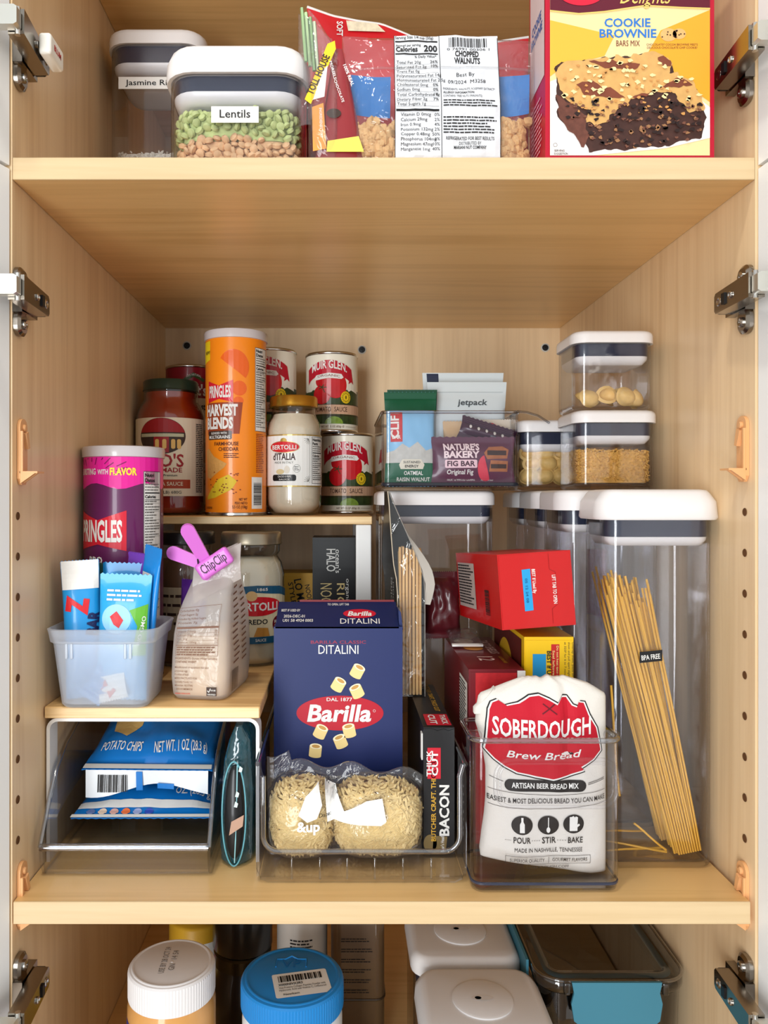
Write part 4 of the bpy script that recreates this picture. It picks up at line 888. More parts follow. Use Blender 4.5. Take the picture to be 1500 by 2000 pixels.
# ---- pasta bag with pink clip
PB = thing('pasta_bag', 'translucent white pasta bag folded over at the top on the low riser', 'pasta bag', (-0.1235, 0.7545 - D0, ZR1 + 0.0006), -8)
def pbq(w_, d_, z, dx=0, dy=0, tilt=0.0, rr=0.008, s=0):
    o = rrect(w_, d_, rr, 4)
    return [(x + dx + 0.0012 * fbm(x * 60, z * 70, s), y + dy + 0.0012 * fbm(y * 60, z * 80, s + 3), z + tilt * x) for x, y in o]
secs = [(0.050, 0.082, 0.0), (0.054, 0.088, 0.004), (0.056, 0.090, 0.020), (0.056, 0.089, 0.040), (0.054, 0.086, 0.060), (0.051, 0.080, 0.078), (0.0475, 0.064, 0.092), (0.044, 0.040, 0.104), (0.043, 0.018, 0.114), (0.043, 0.007, 0.124), (0.042, 0.005, 0.134)]
rings_ = [pbq(a, b_, z, 0.010 * (z / 0.134) ** 2, -0.018 * (z / 0.134) ** 2, 0.45 * (z / 0.134) ** 3, min(0.010, b_ * 0.45)) for a, b_, z in secs]
BAGW = clear('milky_film', tint=(240, 238, 236), edge=(225, 222, 220), r0=0.05, r1=0.4, rough=0.2, haze=0.55, hazec=(236, 230, 226), bump=0.002, scale=60)
part(PB, 'bag', loft(rings_), BAGW, 60)
def pbf(u, v, e):
    k = v / 0.134; y = 0.0
    for (a, b_, z), (a2, b2_, z2) in zip(secs, secs[1:]):
        if z <= v <= z2:
            f = (v - z) / (z2 - z); d_ = b_ + (b2_ - b_) * f; y = -d_ / 2
    return (u + 0.010 * k * k, y - 0.018 * k * k - 0.0010 - e, v + 0.45 * k ** 3 * u)
def pbs(u, v, e):
    k = v / 0.134; x = 0.0
    for (a, b_, z), (a2, b2_, z2) in zip(secs, secs[1:]):
        if z <= v <= z2:
            f = (v - z) / (z2 - z); x = (a + (a2 - a) * f) / 2; d_ = b_ + (b2_ - b_) * f
    return (x + 0.010 * k * k + 0.0010 + e, u * d_ / 0.09 - 0.018 * k * k, v + 0.45 * k ** 3 * x)
BRI = pm((118, 84, 68), 0.6)
p = Print(); p.frame(-0.0215, 0.041, 0.0185, 0.0865, 0.0003); p.rect(-0.0215, 0.0665, 0.0185, 0.0682)
for k, tx in enumerate(('Carbohydrate 42g', 'Total Sugars 2g', 'Includes 0g Added Sugars', 'Protein 7g')): p.text(tx, -0.0205, 0.0825 - 0.0038 * k, 0.0019, align='L', bold=0.0, w=0.018 if k != 2 else 0.026)
for k, (tx, pc) in enumerate((('Vitamin D 0mcg', '0%'), ('Calcium 0mg', '0%'), ('Iron 1mg', '6%'), ('Potassium 100mg', '2%'))):
    p.text(tx, -0.0205, 0.0630 - 0.0034 * k, 0.0018, align='L', bold=0.0); p.text(pc, 0.0178, 0.0630 - 0.0034 * k, 0.0018, align='R', bold=0.0); p.rect(-0.0215, 0.0622 - 0.0034 * k, 0.0185, 0.0624 - 0.0034 * k)
p.rect(-0.0215, 0.0505, 0.0185, 0.0511); p.lines(-0.0205, 0.0495, 0.0178, 4, 0.0022, 0.0011, 8)
p.text('INGREDIENTS: Durum Wheat Semolina.', -0.0215, 0.0378, 0.0019, align='L', w=0.040, bold=0.01); p.text('CONTAINS: WHEAT', -0.0215, 0.0345, 0.0019, align='L', w=0.020, bold=0.02)
for k, tx in enumerate(('Manufactured on equipment that also', 'processes egg.', 'Product of Italy', 'MANUFACTURED FOR:', 'Specialty Foods, Inc.', 'Montclair, NJ 07042', '1-800-HOMEMADE')): p.text(tx, -0.0215, 0.0295 - 0.0034 * k, 0.0018, align='L', bold=0.005, wmul=0.8)
p.build(PB, 'lettering', BRI, pbf, 0.0004, 0.006, 0.006)
Print().text('www.raos.com', -0.0215, 0.0052, 0.0019, align='L', bold=0.01, wmul=0.85).build(PB, 'web_lettering', pm((196, 70, 60), 0.5), pbf, 0.0004)
p = Print(); p.rect(0.0085, 0.0045, 0.0180, 0.0125); p.build(PB, 'certification_mark', DBR, pbf, 0.0004)
p = Print(); p.text('NON GMO', 0.0150, 0.0090, 0.0015, w=0.0048); p.line([(0.0095, 0.0095), (0.0108, 0.0078), (0.0125, 0.0115)], 0.0006); p.text('VERIFIED', 0.0132, 0.0052, 0.0013, w=0.008); p.build(PB, 'certification_lettering', PAPER, pbf, 0.0008)
p = Print()
for k in range(13): p.line([(-0.030 + 0.003 * math.sin(k), 0.032 + 0.0055 * k), (-0.012 + 0.003 * math.sin(k), 0.0335 + 0.0055 * k)], 0.0016); p.line([(0.000, 0.030 + 0.0055 * k), (0.016, 0.0315 + 0.0055 * k)], 0.0016)
p.build(PB, 'side_lettering', BRI, pbs, 0.0004, 0.006, 0.006)
Print().barcode(-0.034, 0.006, -0.012, 0.026, 6).build(PB, 'barcode_print', DBR, pbs, 0.0004)
# folded flap over the clip line
fw = lambda u, v: ((u - 0.5) * 0.046 + 0.0125, -0.0245 - 0.0035 * math.sin(v * PI), 0.098 + 0.034 * v + 0.024 * (u - 0.5))
fb_ = lambda u, v: (fw(u, v)[0], fw(u, v)[1] + 0.0012, fw(u, v)[2])
part(PB, 'folded_top', shell(10, 8, fw, fb_), BAGW, 70)
PASTA = pm((226, 196, 152), 0.5, var=0.25, bump=0.002, scale=90)
g = loft([pbq(0.047, 0.079, 0.003), pbq(0.051, 0.084, 0.020), pbq(0.050, 0.082, 0.045), pbq(0.044, 0.070, 0.058, 0.002, -0.003), pbq(0.020, 0.030, 0.064, 0.002, -0.004)])
solid('loose_pasta', 'tan ribbon pasta settled inside the translucent white bag', 'pasta', g, PASTA, PB.location, -8, kind='stuff')
# clip
PNK = pm((204, 108, 200), 0.35, coat=0.4)
CL = thing('bag_clip', 'pink plastic bag clip pinching the pasta bag', 'bag clip', U(419, 1100, 0.712), 0, None, 0, -34)
def paddle(L, w0, w1, th):
    o = [(-w0 / 2, 0), (w0 / 2, 0)] + [(w1 / 2 * math.cos(a), L - w1 / 2 + w1 / 2 * math.sin(a)) for a in [PI * i / 8 for i in range(9)]]
    return prism(o, -th / 2, th / 2)
part(CL, 'front_jaw', bbox(0.0345, 0.009, 0.0165, 0.003, 0.003).move(0, -0.0005, -0.0085), PNK, 50)
part(CL, 'back_jaw', bbox(0.0345, 0.009, 0.0165, 0.003, 0.003).move(-0.002, 0.0180, -0.0105), PNK, 50)
h1 = paddle(0.040, 0.011, 0.0130, 0.004).tf(Matrix.Translation((-0.006, 0.002, 0.007)) @ Matrix.Rotation(math.radians(8), 4, 'Y') @ Matrix.Rotation(math.radians(22), 4, 'X'))
part(CL, 'front_handle', h1, PNK, 50)
h2 = paddle(0.040, 0.010, 0.0130, 0.004).tf(Matrix.Translation((-0.010, 0.012, 0.003)) @ Matrix.Rotation(math.radians(-36), 4, 'Y') @ Matrix.Rotation(math.radians(-8), 4, 'X'))
part(CL, 'back_handle', h2, PNK, 50)
part(CL, 'spring', tube([(-0.013, -0.003, 0.006), (-0.010, -0.001, 0.013), (-0.004, 0.010, 0.016), (0.002, 0.002, 0.013), (0.004, -0.003, 0.006)], 0.0008, 8), BLACK, 60)
Print().text('ChipClip', 0.0, -0.0035, 0.0085, w=0.026, bold=0.01).build(CL, 'lettering', pm((60, 34, 58), 0.5), on_front(-0.0051), 0.0003)
# ================================================================ chip dispenser under the low riser
def framed(T, name, outline, y0, y1, m): return part(T, name, prism(outline, y0, y1), m, 30)
DX0, DX1 = -0.2560, -0.1115
DP = thing('chip_dispenser', 'clear open-front dispenser bin with curved sides under the low riser', 'storage bin', ((DX0 + DX1) / 2, 0.665 - D0, Z0 + 0.0004))
dw = (DX1 - DX0) / 2; DH = 0.118; DLn = 0.225
side = [(0.006, 0.0), (0.0, 0.010), (-0.003, 0.0265), (0.006, 0.040), (0.020, 0.062), (0.036, 0.082), (0.058, 0.096), (0.085, 0.105), (0.110, 0.112), (DLn, 0.114), (DLn, 0.0)]
for s_ in (-1, 1):
    part(DP, 'side_wall', prismx(side, s_ * dw - 0.00125, s_ * dw + 0.00125), CLEARB, 30)
    part(DP, 'side_rim', tube([(s_ * dw, y, z) for y, z in side[2:9]] + [(s_ * dw, DLn, 0.114)], 0.0021, 10), RIMC, 60)
part(DP, 'base', box(-dw + 0.0016, dw - 0.0016, 0.006, DLn, 0.001, 0.0035), CLEARB, None)
part(DP, 'front_lip', loft([[(x, 0.004 - 0.006 * (z / 0.026) + dy, z) for x, dy in ((-dw + 0.0014, 0), (dw - 0.0014, 0), (dw - 0.0014, 0.0025), (-dw + 0.0014, 0.0025))] for z in (0.001, 0.009, 0.018, 0.0262)]), CLEARB, 30)
part(DP, 'lip_rim', tube([(-dw, -0.003, 0.0268), (dw, -0.003, 0.0268)], 0.0032, 10), RIMC, 60)
part(DP, 'back_wall', box(-dw + 0.0016, dw - 0.0016, DLn - 0.0025, DLn, 0.004, 0.113), CLEARB, None)
# chip bags
CB = (16, 112, 190); dcx = (DX0 + DX1) / 2
def chipbag(label, loc, w_, h, t, rx, rz, seed, ry=0, col=CB):
    T = thing('chip_bag', label, 'chip bag', loc, rz, 'small bags of potato chips', rx, ry)
    return T, pouch(T, w_, h, t, pm(col, 0.28, coat=0.6), 34, 36, 0.010, 0.0050, seed, 0.0006, ws=32.0)
A, mp = chipbag('blue potato chip bag lying uppermost in the dispenser', (dcx + 0.003, 0.728 - D0, Z0 + 0.0700), 0.124, 0.118, 0.0140, -73, -1.5, 3.3)
Print().rect(-0.061, 0.0, 0.061, 0.0065).build(A, 'white_seam', PAPER, mp, 0.0012, 0.005, 0.005)
p = Print(); p.text('POTATO CHIPS', -0.031, 0.020, 0.0090, w=0.042, bold=0.01, rot=-5); p.text('NET WT. 1 OZ (28.3 g)', 0.029, 0.019, 0.0100, w=0.052, bold=0.01, rot=6); p.text('Flavored', -0.004, 0.078, 0.008, w=0.034); p.build(A, 'lettering', PAPER, mp, 0.0012, 0.004, 0.004)
Print().poly([(-0.046, 0.046), (-0.030, 0.036), (-0.018, 0.052), (-0.016, 0.090), (-0.036, 0.096), (-0.050, 0.070)]).build(A, 'printed_chip', pm((206, 172, 108), 0.45, var=0.2, scale=120), mp, 0.0006, 0.005, 0.005)
# hanging bottom seam with barcode
fl = shell(20, 8, lambda u, v: ((u - 0.5) * 0.116, -0.0008 - 0.003 * math.sin(u * 9) * v, -0.026 * v * (0.75 + 0.25 * math.cos(u * 5))), lambda u, v: ((u - 0.5) * 0.116, 0.0002 - 0.003 * math.sin(u * 9) * v, -0.026 * v * (0.75 + 0.25 * math.cos(u * 5))))
M_ = Matrix.Rotation(math.radians(73), 4, 'X')
part(A, 'bottom_flap', fl.tf(M_), pm((222, 226, 230), 0.35, coat=0.4), 60)
mpfl = lambda u, v, e: tuple(M_ @ Vector((u, -0.0008 - 0.003 * math.sin((u / 0.116 + 0.5) * 9) * (-v / 0.026) - e - 0.0006, v)))
Print().barcode(-0.046, -0.020, -0.018, -0.004, 12).build(A, 'barcode_print', INK, mpfl, 0.0004, 0.004, 0.004)
p = Print(); p.rect(-0.010, -0.019, -0.004, -0.001); p.rect(0.010, -0.017, 0.026, -0.012); p.build(A, 'blue_patch', pm(CB, 0.35), mpfl, 0.0004, 0.004, 0.004)
B, mp = chipbag('blue and white potato chip bag flattened beneath the uppermost one', (dcx + 0.001, 0.7155 - D0, Z0 + 0.0300), 0.130, 0.135, 0.0115, -82, 0.5, 8.1)
p = Print(); p.rect(-0.066, 0.0, 0.066, 0.0045); p.rect(-0.064, 0.013, 0.064, 0.021); p.build(B, 'white_band', PAPER, mp, 0.0006, 0.005, 0.005)
p = Print()
for k, cc in enumerate(((90, 110, 160), (214, 190, 170), (206, 160, 150), (222, 110, 60), (150, 160, 200), (40, 70, 170))): Print().oval(-0.050 + 0.011 * k, 0.0088, 0.0042, 0.0034, 16).build(B, 'colour_dot', pm(cc, 0.4), mp, 0.0008)
Print().text('OZ. (28.3 g)', 0.045, 0.028, 0.0090, w=0.036, bold=0.01).build(B, 'lettering', PAPER, mp, 0.0007, 0.004, 0.004)
Cc, mp = chipbag('dark blue potato chip bag standing at the rear of the dispenser', (dcx + 0.024, 0.868 - D0, Z0 + 0.0050), 0.080, 0.100, 0.0090, -1, 0, 5.9, col=(16, 84, 150))
# teal zip pouch with a black packet inside
TEAL = clear('teal_film', tint=(120, 196, 206), edge=(40, 120, 140), r0=0.08, r1=0.6, power=2.0, rough=0.12, haze=0.22, hazec=(60, 150, 170), bump=0.003, scale=60)
TP = thing('zip_pouch', 'teal translucent zip pouch standing beside the chip dispenser', 'pouch', (-0.0925, 0.683 - D0, Z0 + 0.0010))
hs = [(0.019, 0.0), (0.0270, 0.003), (0.0275, 0.020), (0.0270, 0.060), (0.026, 0.090), (0.018, 0.108), (0.005, 0.120)]
rg = []
for w_, z in hs:
    o = rrect(w_, 0.105, min(0.011, w_ * 0.42), 5); rg.append([(x + 0.0025 * fbm(x * 80, y * 40, z * 60) + 0.003 * (z / 0.12) ** 3, y + 0.0525 + 0.006 * (z / 0.12), z + 0.002 * fbm(x * 90, y * 90, z)) for x, y in o])
part(TP, 'film', loft(rg), TEAL, 60)
ov = [(0.0105 * math.cos(a), -0.0020, 0.047 + 0.046 * math.sin(a)) for a in [2 * PI * i / 36 for i in range(36)]]
part(TP, 'opening_rim', tube(ov, 0.0007, 8, True), pm((96, 160, 172), 0.3, coat=0.5), 60)
part(TP, 'seam', tube([(0.0005, -0.0022, 0.004), (0.0022, -0.0030, 0.040), (0.0030, -0.0025, 0.090)], 0.0005, 6), pm((150, 206, 214), 0.3), 60)
BP = thing('black_packet', 'black packet with white flecks inside the teal zip pouch', 'packet', (-0.0925, 0.6855 - D0, Z0 + 0.0100))
part(BP, 'packet', loft([[(0.0092 * math.cos(a) * math.cos(k * PI / 12), 0.0062 * math.cos(a) * math.sin(k * PI / 12), 0.037 + 0.0425 * math.sin(a)) for k in range(24)] for a in [PI * (i - 8) / 16.2 for i in range(17)]]), pm((24, 26, 28), 0.35, coat=0.3), 60)
g = Print()
for x, z in ((0.003, 0.056), (0.002, 0.047), (0.006, 0.078)): g.poly([(x - 0.0018, z - 0.002), (x + 0.001, z - 0.0026), (x + 0.002, z + 0.001), (x - 0.0005, z + 0.003)])
g.build(BP, 'white_fleck', pm((200, 216, 210), 0.5), lambda u, v, e: (u, -0.0068 - e, v), 0.0)
Print().poly([(-0.004, 0.020), (0.008, 0.028), (0.009, 0.038), (-0.002, 0.032)]).build(BP, 'printed_panel', pm((176, 140, 118), 0.5), lambda u, v, e: (u, -0.0068 - e, v), 0.0)
# ================================================================ centre bin
CX0, CX1 = PX(500, 0.655), PX(912, 0.655)
cw = (CX1 - CX0) / 2; cxm = (CX0 + CX1) / 2
CBN = thing('clear_bin', 'clear low-fronted bin holding the blue pasta box and orzo', 'storage bin', (cxm, 0.655 - D0, Z0 + 0.0004))
CL_ = 0.213; CH = 0.100
rr = 0.013
fo = [(-cw + 0.010, 0.0), (cw - 0.010, 0.0), (cw - 0.004, 0.003), (cw, 0.012), (cw, CH - 0.010), (cw - 0.003, CH), (cw - 0.006, CH - 0.010)] + \
     [(cw - 0.006 - rr + rr * math.cos(a), 0.026 + rr + rr * math.sin(a)) for a in [-PI / 2 * i / 6 for i in range(7)]] + \
     [(-cw + 0.006 + rr - rr * math.cos(a), 0.026 + rr + rr * math.sin(a)) for a in [-PI / 2 * (6 - i) / 6 for i in range(7)]] + \
     [(-cw + 0.006, CH - 0.010), (-cw + 0.003, CH), (-cw, CH - 0.010), (-cw, 0.012), (-cw + 0.004, 0.003)]
part(CBN, 'front_wall', prism(fo, 0.0, 0.0028), CLEARB, 30)
rp = [(x, 0.0012, z) for x, z in fo[5:-4]]
part(CBN, 'front_rim', tube(rp, 0.0022, 10), RIMC, 60)
for s_ in (-1, 1):
    part(CBN, 'side_wall', box(s_ * cw - (0.0025 if s_ > 0 else 0), s_ * cw + (0 if s_ > 0 else 0.0025), 0.003, CL_, 0.004, CH), CLEARB, None)
    part(CBN, 'side_rim', tube([(s_ * (cw - 0.001), 0.002, CH), (s_ * (cw - 0.001), CL_, CH + 0.004)], 0.0022, 10), RIMC, 60)
part(CBN, 'base', box(-cw + 0.003, cw - 0.003, 0.003, CL_, 0.001, 0.0032), CLEARB, None)
part(CBN, 'back_wall', box(-cw + 0.003, cw - 0.003, CL_ - 0.0025, CL_, 0.0034, CH), CLEARB, None)
for px in (570, 625, 678, 732, 787, 842):
    x = PX(px, 0.655) - cxm; part(CBN, 'rib', bbox(0.0016, 0.0022, 0.0175, 0.0006).move(x, -0.0008, 0.0035), RIMC, 40)
zb = Z0 + 0.0040
# blue pasta box
d0 = 0.757; BH = ZC - 0.1275 - zb
BX = thing('pasta_box', 'blue pasta carton with a red oval logo standing in the centre bin', 'carton', (PX(660.5, d0), d0 - D0, zb))
BB = pm((27, 40, 92), 0.45, coat=0.05, var=0.06, scale=300)
hw = 0.0630
part(BX, 'carton', box(-hw, hw, 0.0, 0.045, 0.0, BH), BB, None)
part(BX, 'top_flap', prismx([(0.0, BH), (0.0445, BH + 0.0185), (0.0445, BH + 0.0170), (0.0, BH - 0.0015)], -hw + 0.0015, hw - 0.0035), pm((20, 32, 78), 0.45), None)
part(BX, 'side_tab', prism([(hw - 0.003, BH - 0.001), (hw + 0.001, BH - 0.004), (hw - 0.001, BH + 0.013), (hw - 0.0035, BH + 0.016)], 0.006, 0.040), pm((26, 40, 90), 0.45), None)
part(BX, 'back_flap', prismx([(0.0448, BH - 0.002), (0.0465, BH - 0.002), (0.0465, BH + 0.0200), (0.0448, BH + 0.0205)], -0.040, 0.058), pm((120, 34, 38), 0.5), None)
FB = lambda px, py: ((px - 660.5) * d0 / FPX, PZ(py, d0) - zb)
mf = on_front(0.0); k_ = d0 / FPX
u, v = FB(661, 1277); Print().text('DITALINI', u, v, 17 * k_, w=78 * k_, bold=0.0).build(BX, 'title_lettering', PAPER, mf, 0.0003)
u, v = FB(661, 1257); Print().text('BARILLA CLASSIC', u, v, 6 * k_, w=108 * k_).build(BX, 'series_lettering', pm((150, 52, 78), 0.5), mf, 0.0003)
u, v = FB(664, 1392.5); Print().oval(u, v, 85 * k_, 34 * k_, 48).build(BX, 'brand_oval', pm((182, 14, 38), 0.4), mf, 0.0004)
u, v = FB(662, 1408); Print().text('Barilla', u, v, 31 * k_, w=124 * k_, bold=0.03, shear=0.18).build(BX, 'brand_lettering', PAPER, mf, 0.0007)
p = Print(); u, v = FB(663, 1369); p.text('DAL 1877', u, v, 6.5 * k_, w=50 * k_); u, v = FB(663, 1521); p.text('ITALIAN SELECTED PREMIUM DURUM WHEAT', u - 0.005, v, 6.5 * k_, w=206 * k_, bold=0.0); u, v = FB(731, 1388); p.annulus(u, v, 2.6 * k_, 2.6 * k_, 0.6 * k_, 12); p.build(BX, 'lettering', PAPER, mf, 0.0007)
TUB = pm((236, 208, 140), 0.5); TUD = pm((196, 148, 76), 0.5); TUL = pm((250, 236, 196), 0.5)
tubes = ((698, 1311, -28), (661, 1337, -30), (697, 1350, 25), (626, 1429, -25), (682, 1427, 12), (665, 1448, 22), (616, 1466, -6))
for px, py, a in tubes:
    pa, pb, pc = Print(), Print(), Print(); u, v = FB(px, py); ca, sa = math.cos(math.radians(a)), math.sin(math.radians(a)); R_ = lambda x, y: (u + (x * ca - y * sa) * k_, v + (x * sa + y * ca) * k_)
    pa.poly([R_(12 * math.cos(t), -10 + 4 * math.sin(t)) for t in [PI + PI * i / 8 for i in range(9)]] + [R_(12 * math.cos(t), 9 + 5 * math.sin(t)) for t in [PI * i / 8 for i in range(9)]])
    pc.poly([R_(12 * math.cos(t), 9 + 5.5 * math.sin(t)) for t in [2 * PI * i / 20 for i in range(20)]])
    pb.poly([R_(8 * math.cos(t), 9 + 3.4 * math.sin(t)) for t in [2 * PI * i / 16 for i in range(16)]])
    pa.build(BX, 'printed_tube', TUB, mf, 0.00055); pc.build(BX, 'printed_tube_end', TUL, mf, 0.0008); pb.build(BX, 'printed_tube_hole', TUD, mf, 0.0010)
p = Print(); u0, v0 = FB(628, 1560); u1, v1 = FB(755, 1530); p.rect(u0, v0, u1, v1); p.build(BX, 'window_print', pm((96, 78, 24), 0.5, var=0.5, scale=260), mf, 0.0004)
# print on the sloping top flap
sl = math.hypot(0.0445, 0.0185)
mt = lambda u, v, e: (u, v * 0.0445 / sl - e * 0.38, BH + v * 0.0185 / sl + e * 0.92)
Print().oval(0.0215, 0.0245, 0.0165, 0.0085).build(BX, 'flap_oval', pm((196, 24, 48), 0.4), mt, 0.0003)
p = Print(); p.text('Barilla', 0.0215, 0.0200, 0.0080, w=0.024, bold=0.03, shear=0.18); p.text('DITALINI', 0.0215, 0.0050, 0.0095, w=0.039, bold=0.0); p.text('TO OPEN, LIFT TAB', 0.0, 0.0400, 0.0040, w=0.022); p.text('BEST IF USED BY', -0.048, 0.0280, 0.0045, w=0.019); p.text('2026-DEC-01', -0.044, 0.0165, 0.0050, w=0.021); p.text('U01 58 4924 0003', -0.040, 0.0085, 0.0050, w=0.030); p.build(BX, 'flap_lettering', PAPER, mt, 0.0006)
# black bacon box
BC = thing('bacon_box', 'long black carton with red corner labels beside the blue pasta box', 'carton', (0.0905, 0.700 - D0, zb), 0)
bw, bh, bl = 0.0140, 0.1145, 0.160
part(BC, 'carton', box(-bw, bw, 0, bl, 0, bh), pm((22, 21, 22), 0.4, coat=0.15), None)
part(BC, 'end_flap', prism([(-bw, 0.001), (bw, 0.001), (bw, bh - 0.001), (bw * 0.6, bh - 0.003), (bw * 0.3, bh - 0.001), (-bw * 0.1, bh - 0.003), (-bw * 0.4, bh - 0.001), (-bw, bh - 0.001)], -0.0008, 0.0), pm((26, 25, 26), 0.4), None)
part(BC, 'white_tab', box(-bw - 0.0016, -bw - 0.0004, 0.002, 0.010, bh - 0.030, bh - 0.006), PAPER, None)
Print().rect(-0.0105, bh - 0.046, 0.0015, bh - 0.018).build(BC, 'red_label', pm((196, 28, 46), 0.45), mf, 0.0012)
p = Print(); p.text('THICK', -0.0070, bh - 0.032, 0.0042, w=0.0235, rot=90, bold=0.02); p.text('CUT', -0.0012, bh - 0.032, 0.0052, w=0.0225, rot=90, bold=0.03); p.text('BACON', 0.0088, 0.040, 0.0082, w=0.046, rot=90, bold=0.03); p.build(BC, 'lettering', PAPER, mf, 0.0016)
Print().text('BUTCHER CRAFT. THICK CUT', -0.0030, 0.051, 0.0040, w=0.078, rot=90, bold=0.02).build(BC, 'gold_lettering', pm((206, 158, 52), 0.5), mf, 0.0012)
p = Print(); p.poly([(-0.006, 0.001), (0.006, 0.002), (0.0075, 0.016), (-0.005, 0.017)]); p.oval(-0.008, 0.010, 0.006, 0.008); p.build(BC, 'badge', pm((120, 100, 62), 0.4), mf, 0.0011)
Print().text("Boar's Head", 0.0045, 0.0095, 0.0030, w=0.014, rot=90).build(BC, 'badge_lettering', PAPER, mf, 0.0015)
mtop = on_top(bh)
Print().rect(-0.010, 0.006, 0.0125, 0.042).build(BC, 'red_label', pm((196, 28, 46), 0.45), mtop, 0.0003)
p = Print(); p.text('THICK', 0.0050, 0.024, 0.0050, w=0.030, rot=-90, bold=0.02); p.text('CUT', -0.0060, 0.024, 0.0060, w=0.030, rot=-90, bold=0.03); p.text('BACON', -0.006, 0.165, 0.0075, w=0.05, rot=-90, bold=0.02); p.build(BC, 'top_lettering', PAPER, mtop, 0.0006)
Print().text('BUTCHER CRAFT. THICK CUT', 0.0035, 0.105, 0.0045, w=0.105, rot=-90, bold=0.02).build(BC, 'top_gold_lettering', pm((196, 150, 50), 0.5), mtop, 0.0003)
# orzo in a clear film bag
lob = [(-0.0330, 0.0335, 0.0290, 0.0330, 0.0320), (0.0340, 0.0330, 0.0405, 0.0330, 0.0310)]   # x, z, rx, ry, rz
oz_y = 0.7005 - D0
def lobt(x, z, grow=0.0):
    b_ = 0.0
    for cx, cz, rx_, ry_, rz_ in lob:
        e = 1 - (abs(x - cx) / (rx_ + grow)) ** 3.0 - (abs(z - cz) / (rz_ + grow)) ** 3.0
        if e > 0: b_ = max(b_, ry_ * e ** 0.5)
    return b_
qo = random.Random(17); pts = []
while len(pts) < 3300:
    cx, cz, rx_, ry_, rz_ = lob[0] if qo.random() < 0.38 else lob[1]
    a, b_ = qo.uniform(-1, 1), qo.uniform(-1, 1)
    x, z = cx + a * rx_, cz + b_ * rz_; t = lobt(x, z)
    if t <= 0.001: continue
    s_ = -1 if qo.random() < 0.78 else 1
    pts.append((x, s_ * max(0.0, t - 0.0030 - 0.0015 * qo.random()), z))
gv, gf = oct_grain(0.0050, 0.00145)
def ogs(p_):
    # lie along the bag's skin: turn with the slope of the heap
    e_ = 0.002; s_ = (lobt(p_[0] + e_, p_[2]) - lobt(p_[0] - e_, p_[2])) / (2 * e_)
    return math.atan(max(-3, min(3, s_))) * (-1 if p_[1] < 0 else 1)
g = G()
for p_ in pts:
    M = Matrix.Translation(p_) @ Matrix.Rotation(ogs(p_), 4, 'Z') @ Matrix.Rotation(qo.gauss(0, 0.8), 4, 'Y') @ Matrix.Rotation(qo.uniform(-0.2, 0.2), 4, 'Z')
    g.add([M @ Vector(v) for v in gv], gf)
for cx, cz, rx_, ry_, rz_ in lob:
    g.join(loft([[(cx + rx_ * 0.93 * math.sqrt(max(0, 1 - s * s)) * math.cos(2 * PI * i / 20), ry_ * 0.90 * math.sqrt(max(0.0004, 1 - s * s)) * math.sin(2 * PI * i / 20), cz + rz_ * 0.93 * s) for i in range(20)] for s in (-0.98, -0.8, -0.5, 0, 0.5, 0.8, 0.98)]))
solid('orzo', 'pale orzo grains heaped in the clear bag in front of the blue carton', 'orzo', g, pm((226, 200, 142), 0.5, var=0.2, scale=120), (0.0, oz_y, zb + 0.0030), kind='stuff')
OB = thing('orzo_bag', 'clear crinkled bag of orzo in the centre bin', 'food bag', (0.0, oz_y, zb + 0.0006))
def otop(x): return 0.082 - 0.10 * (x + 0.02) * (1 if x > -0.02 else -0.35) + 0.004 * math.sin(x * 130) + (0.010 if x < -0.045 else 0)
def of(u, v, s):
    x = -0.0652 + 0.1415 * u; z = v * otop(x)
    t = lobt(x, z - 0.0024, 0.0040); t = max(t + 0.0016 if t > 0 else 0.0, 0.0022 * (1 - v) + 0.0006 + 0.0035 * abs(fbm(x * 45, z * 45, 3 + s)) * min(1, 12 * (1 - v)))
    edge = min(1.0, 45 * u, 45 * (1 - u)); t *= edge
    return (x, s * (t + 0.0003), z + 0.0003)
part(OB, 'film', shell(64, 40, lambda u, v: of(u, v, -1), lambda u, v: of(u, v, 1)), FILM, 80)
def omap(u, v, e):
    t = lobt(u, v - 0.0024, 0.0040); z = v / max(0.02, otop(u))
    t = max(t + 0.0016 if t > 0 else 0.0, 0.0022 * (1 - z) + 0.0006 + 0.0035 * abs(fbm(u * 45, v * 45, 2)) * min(1, 12 * max(0, 1 - z)))
    return (u, -t - 0.0012 - e, v)
kk = 0.685 / FPX
OF = lambda px, py: ((px - VX) * kk, PZ(py, 0.685) - zb - 0.0006)
p = Print(); p.poly([OF(*q_) for q_ in ((585, 1575), (598, 1545), (622, 1528), (630, 1560), (620, 1582), (602, 1588))]); p.poly([OF(*q_) for q_ in ((634, 1530), (655, 1540), (672, 1572), (715, 1552), (745, 1548), (752, 1586), (742, 1594), (640, 1592))])
p.build(OB, 'printed_panel', pm((240, 240, 238), 0.35, coat=0.3), omap, 0.0004, 0.004, 0.004)
u, v = OF(604, 1605); Print().text('&up', u, v, 18 * kk, w=44 * kk, bold=0.03).build(OB, 'brand_lettering', pm((244, 244, 242), 0.35), omap, 0.0006, 0.003, 0.003)
p = Print(); u, v = OF(640, 1580); p.text('Date:', u - 0.002, v, 7 * kk, w=22 * kk, bold=0.0); u, v = OF(647, 1540); p.text('Contents', u, v, 6 * kk, w=30 * kk, bold=0.0, rot=-40); p.build(OB, 'lettering', INK, omap, 0.0009, 0.003, 0.003)
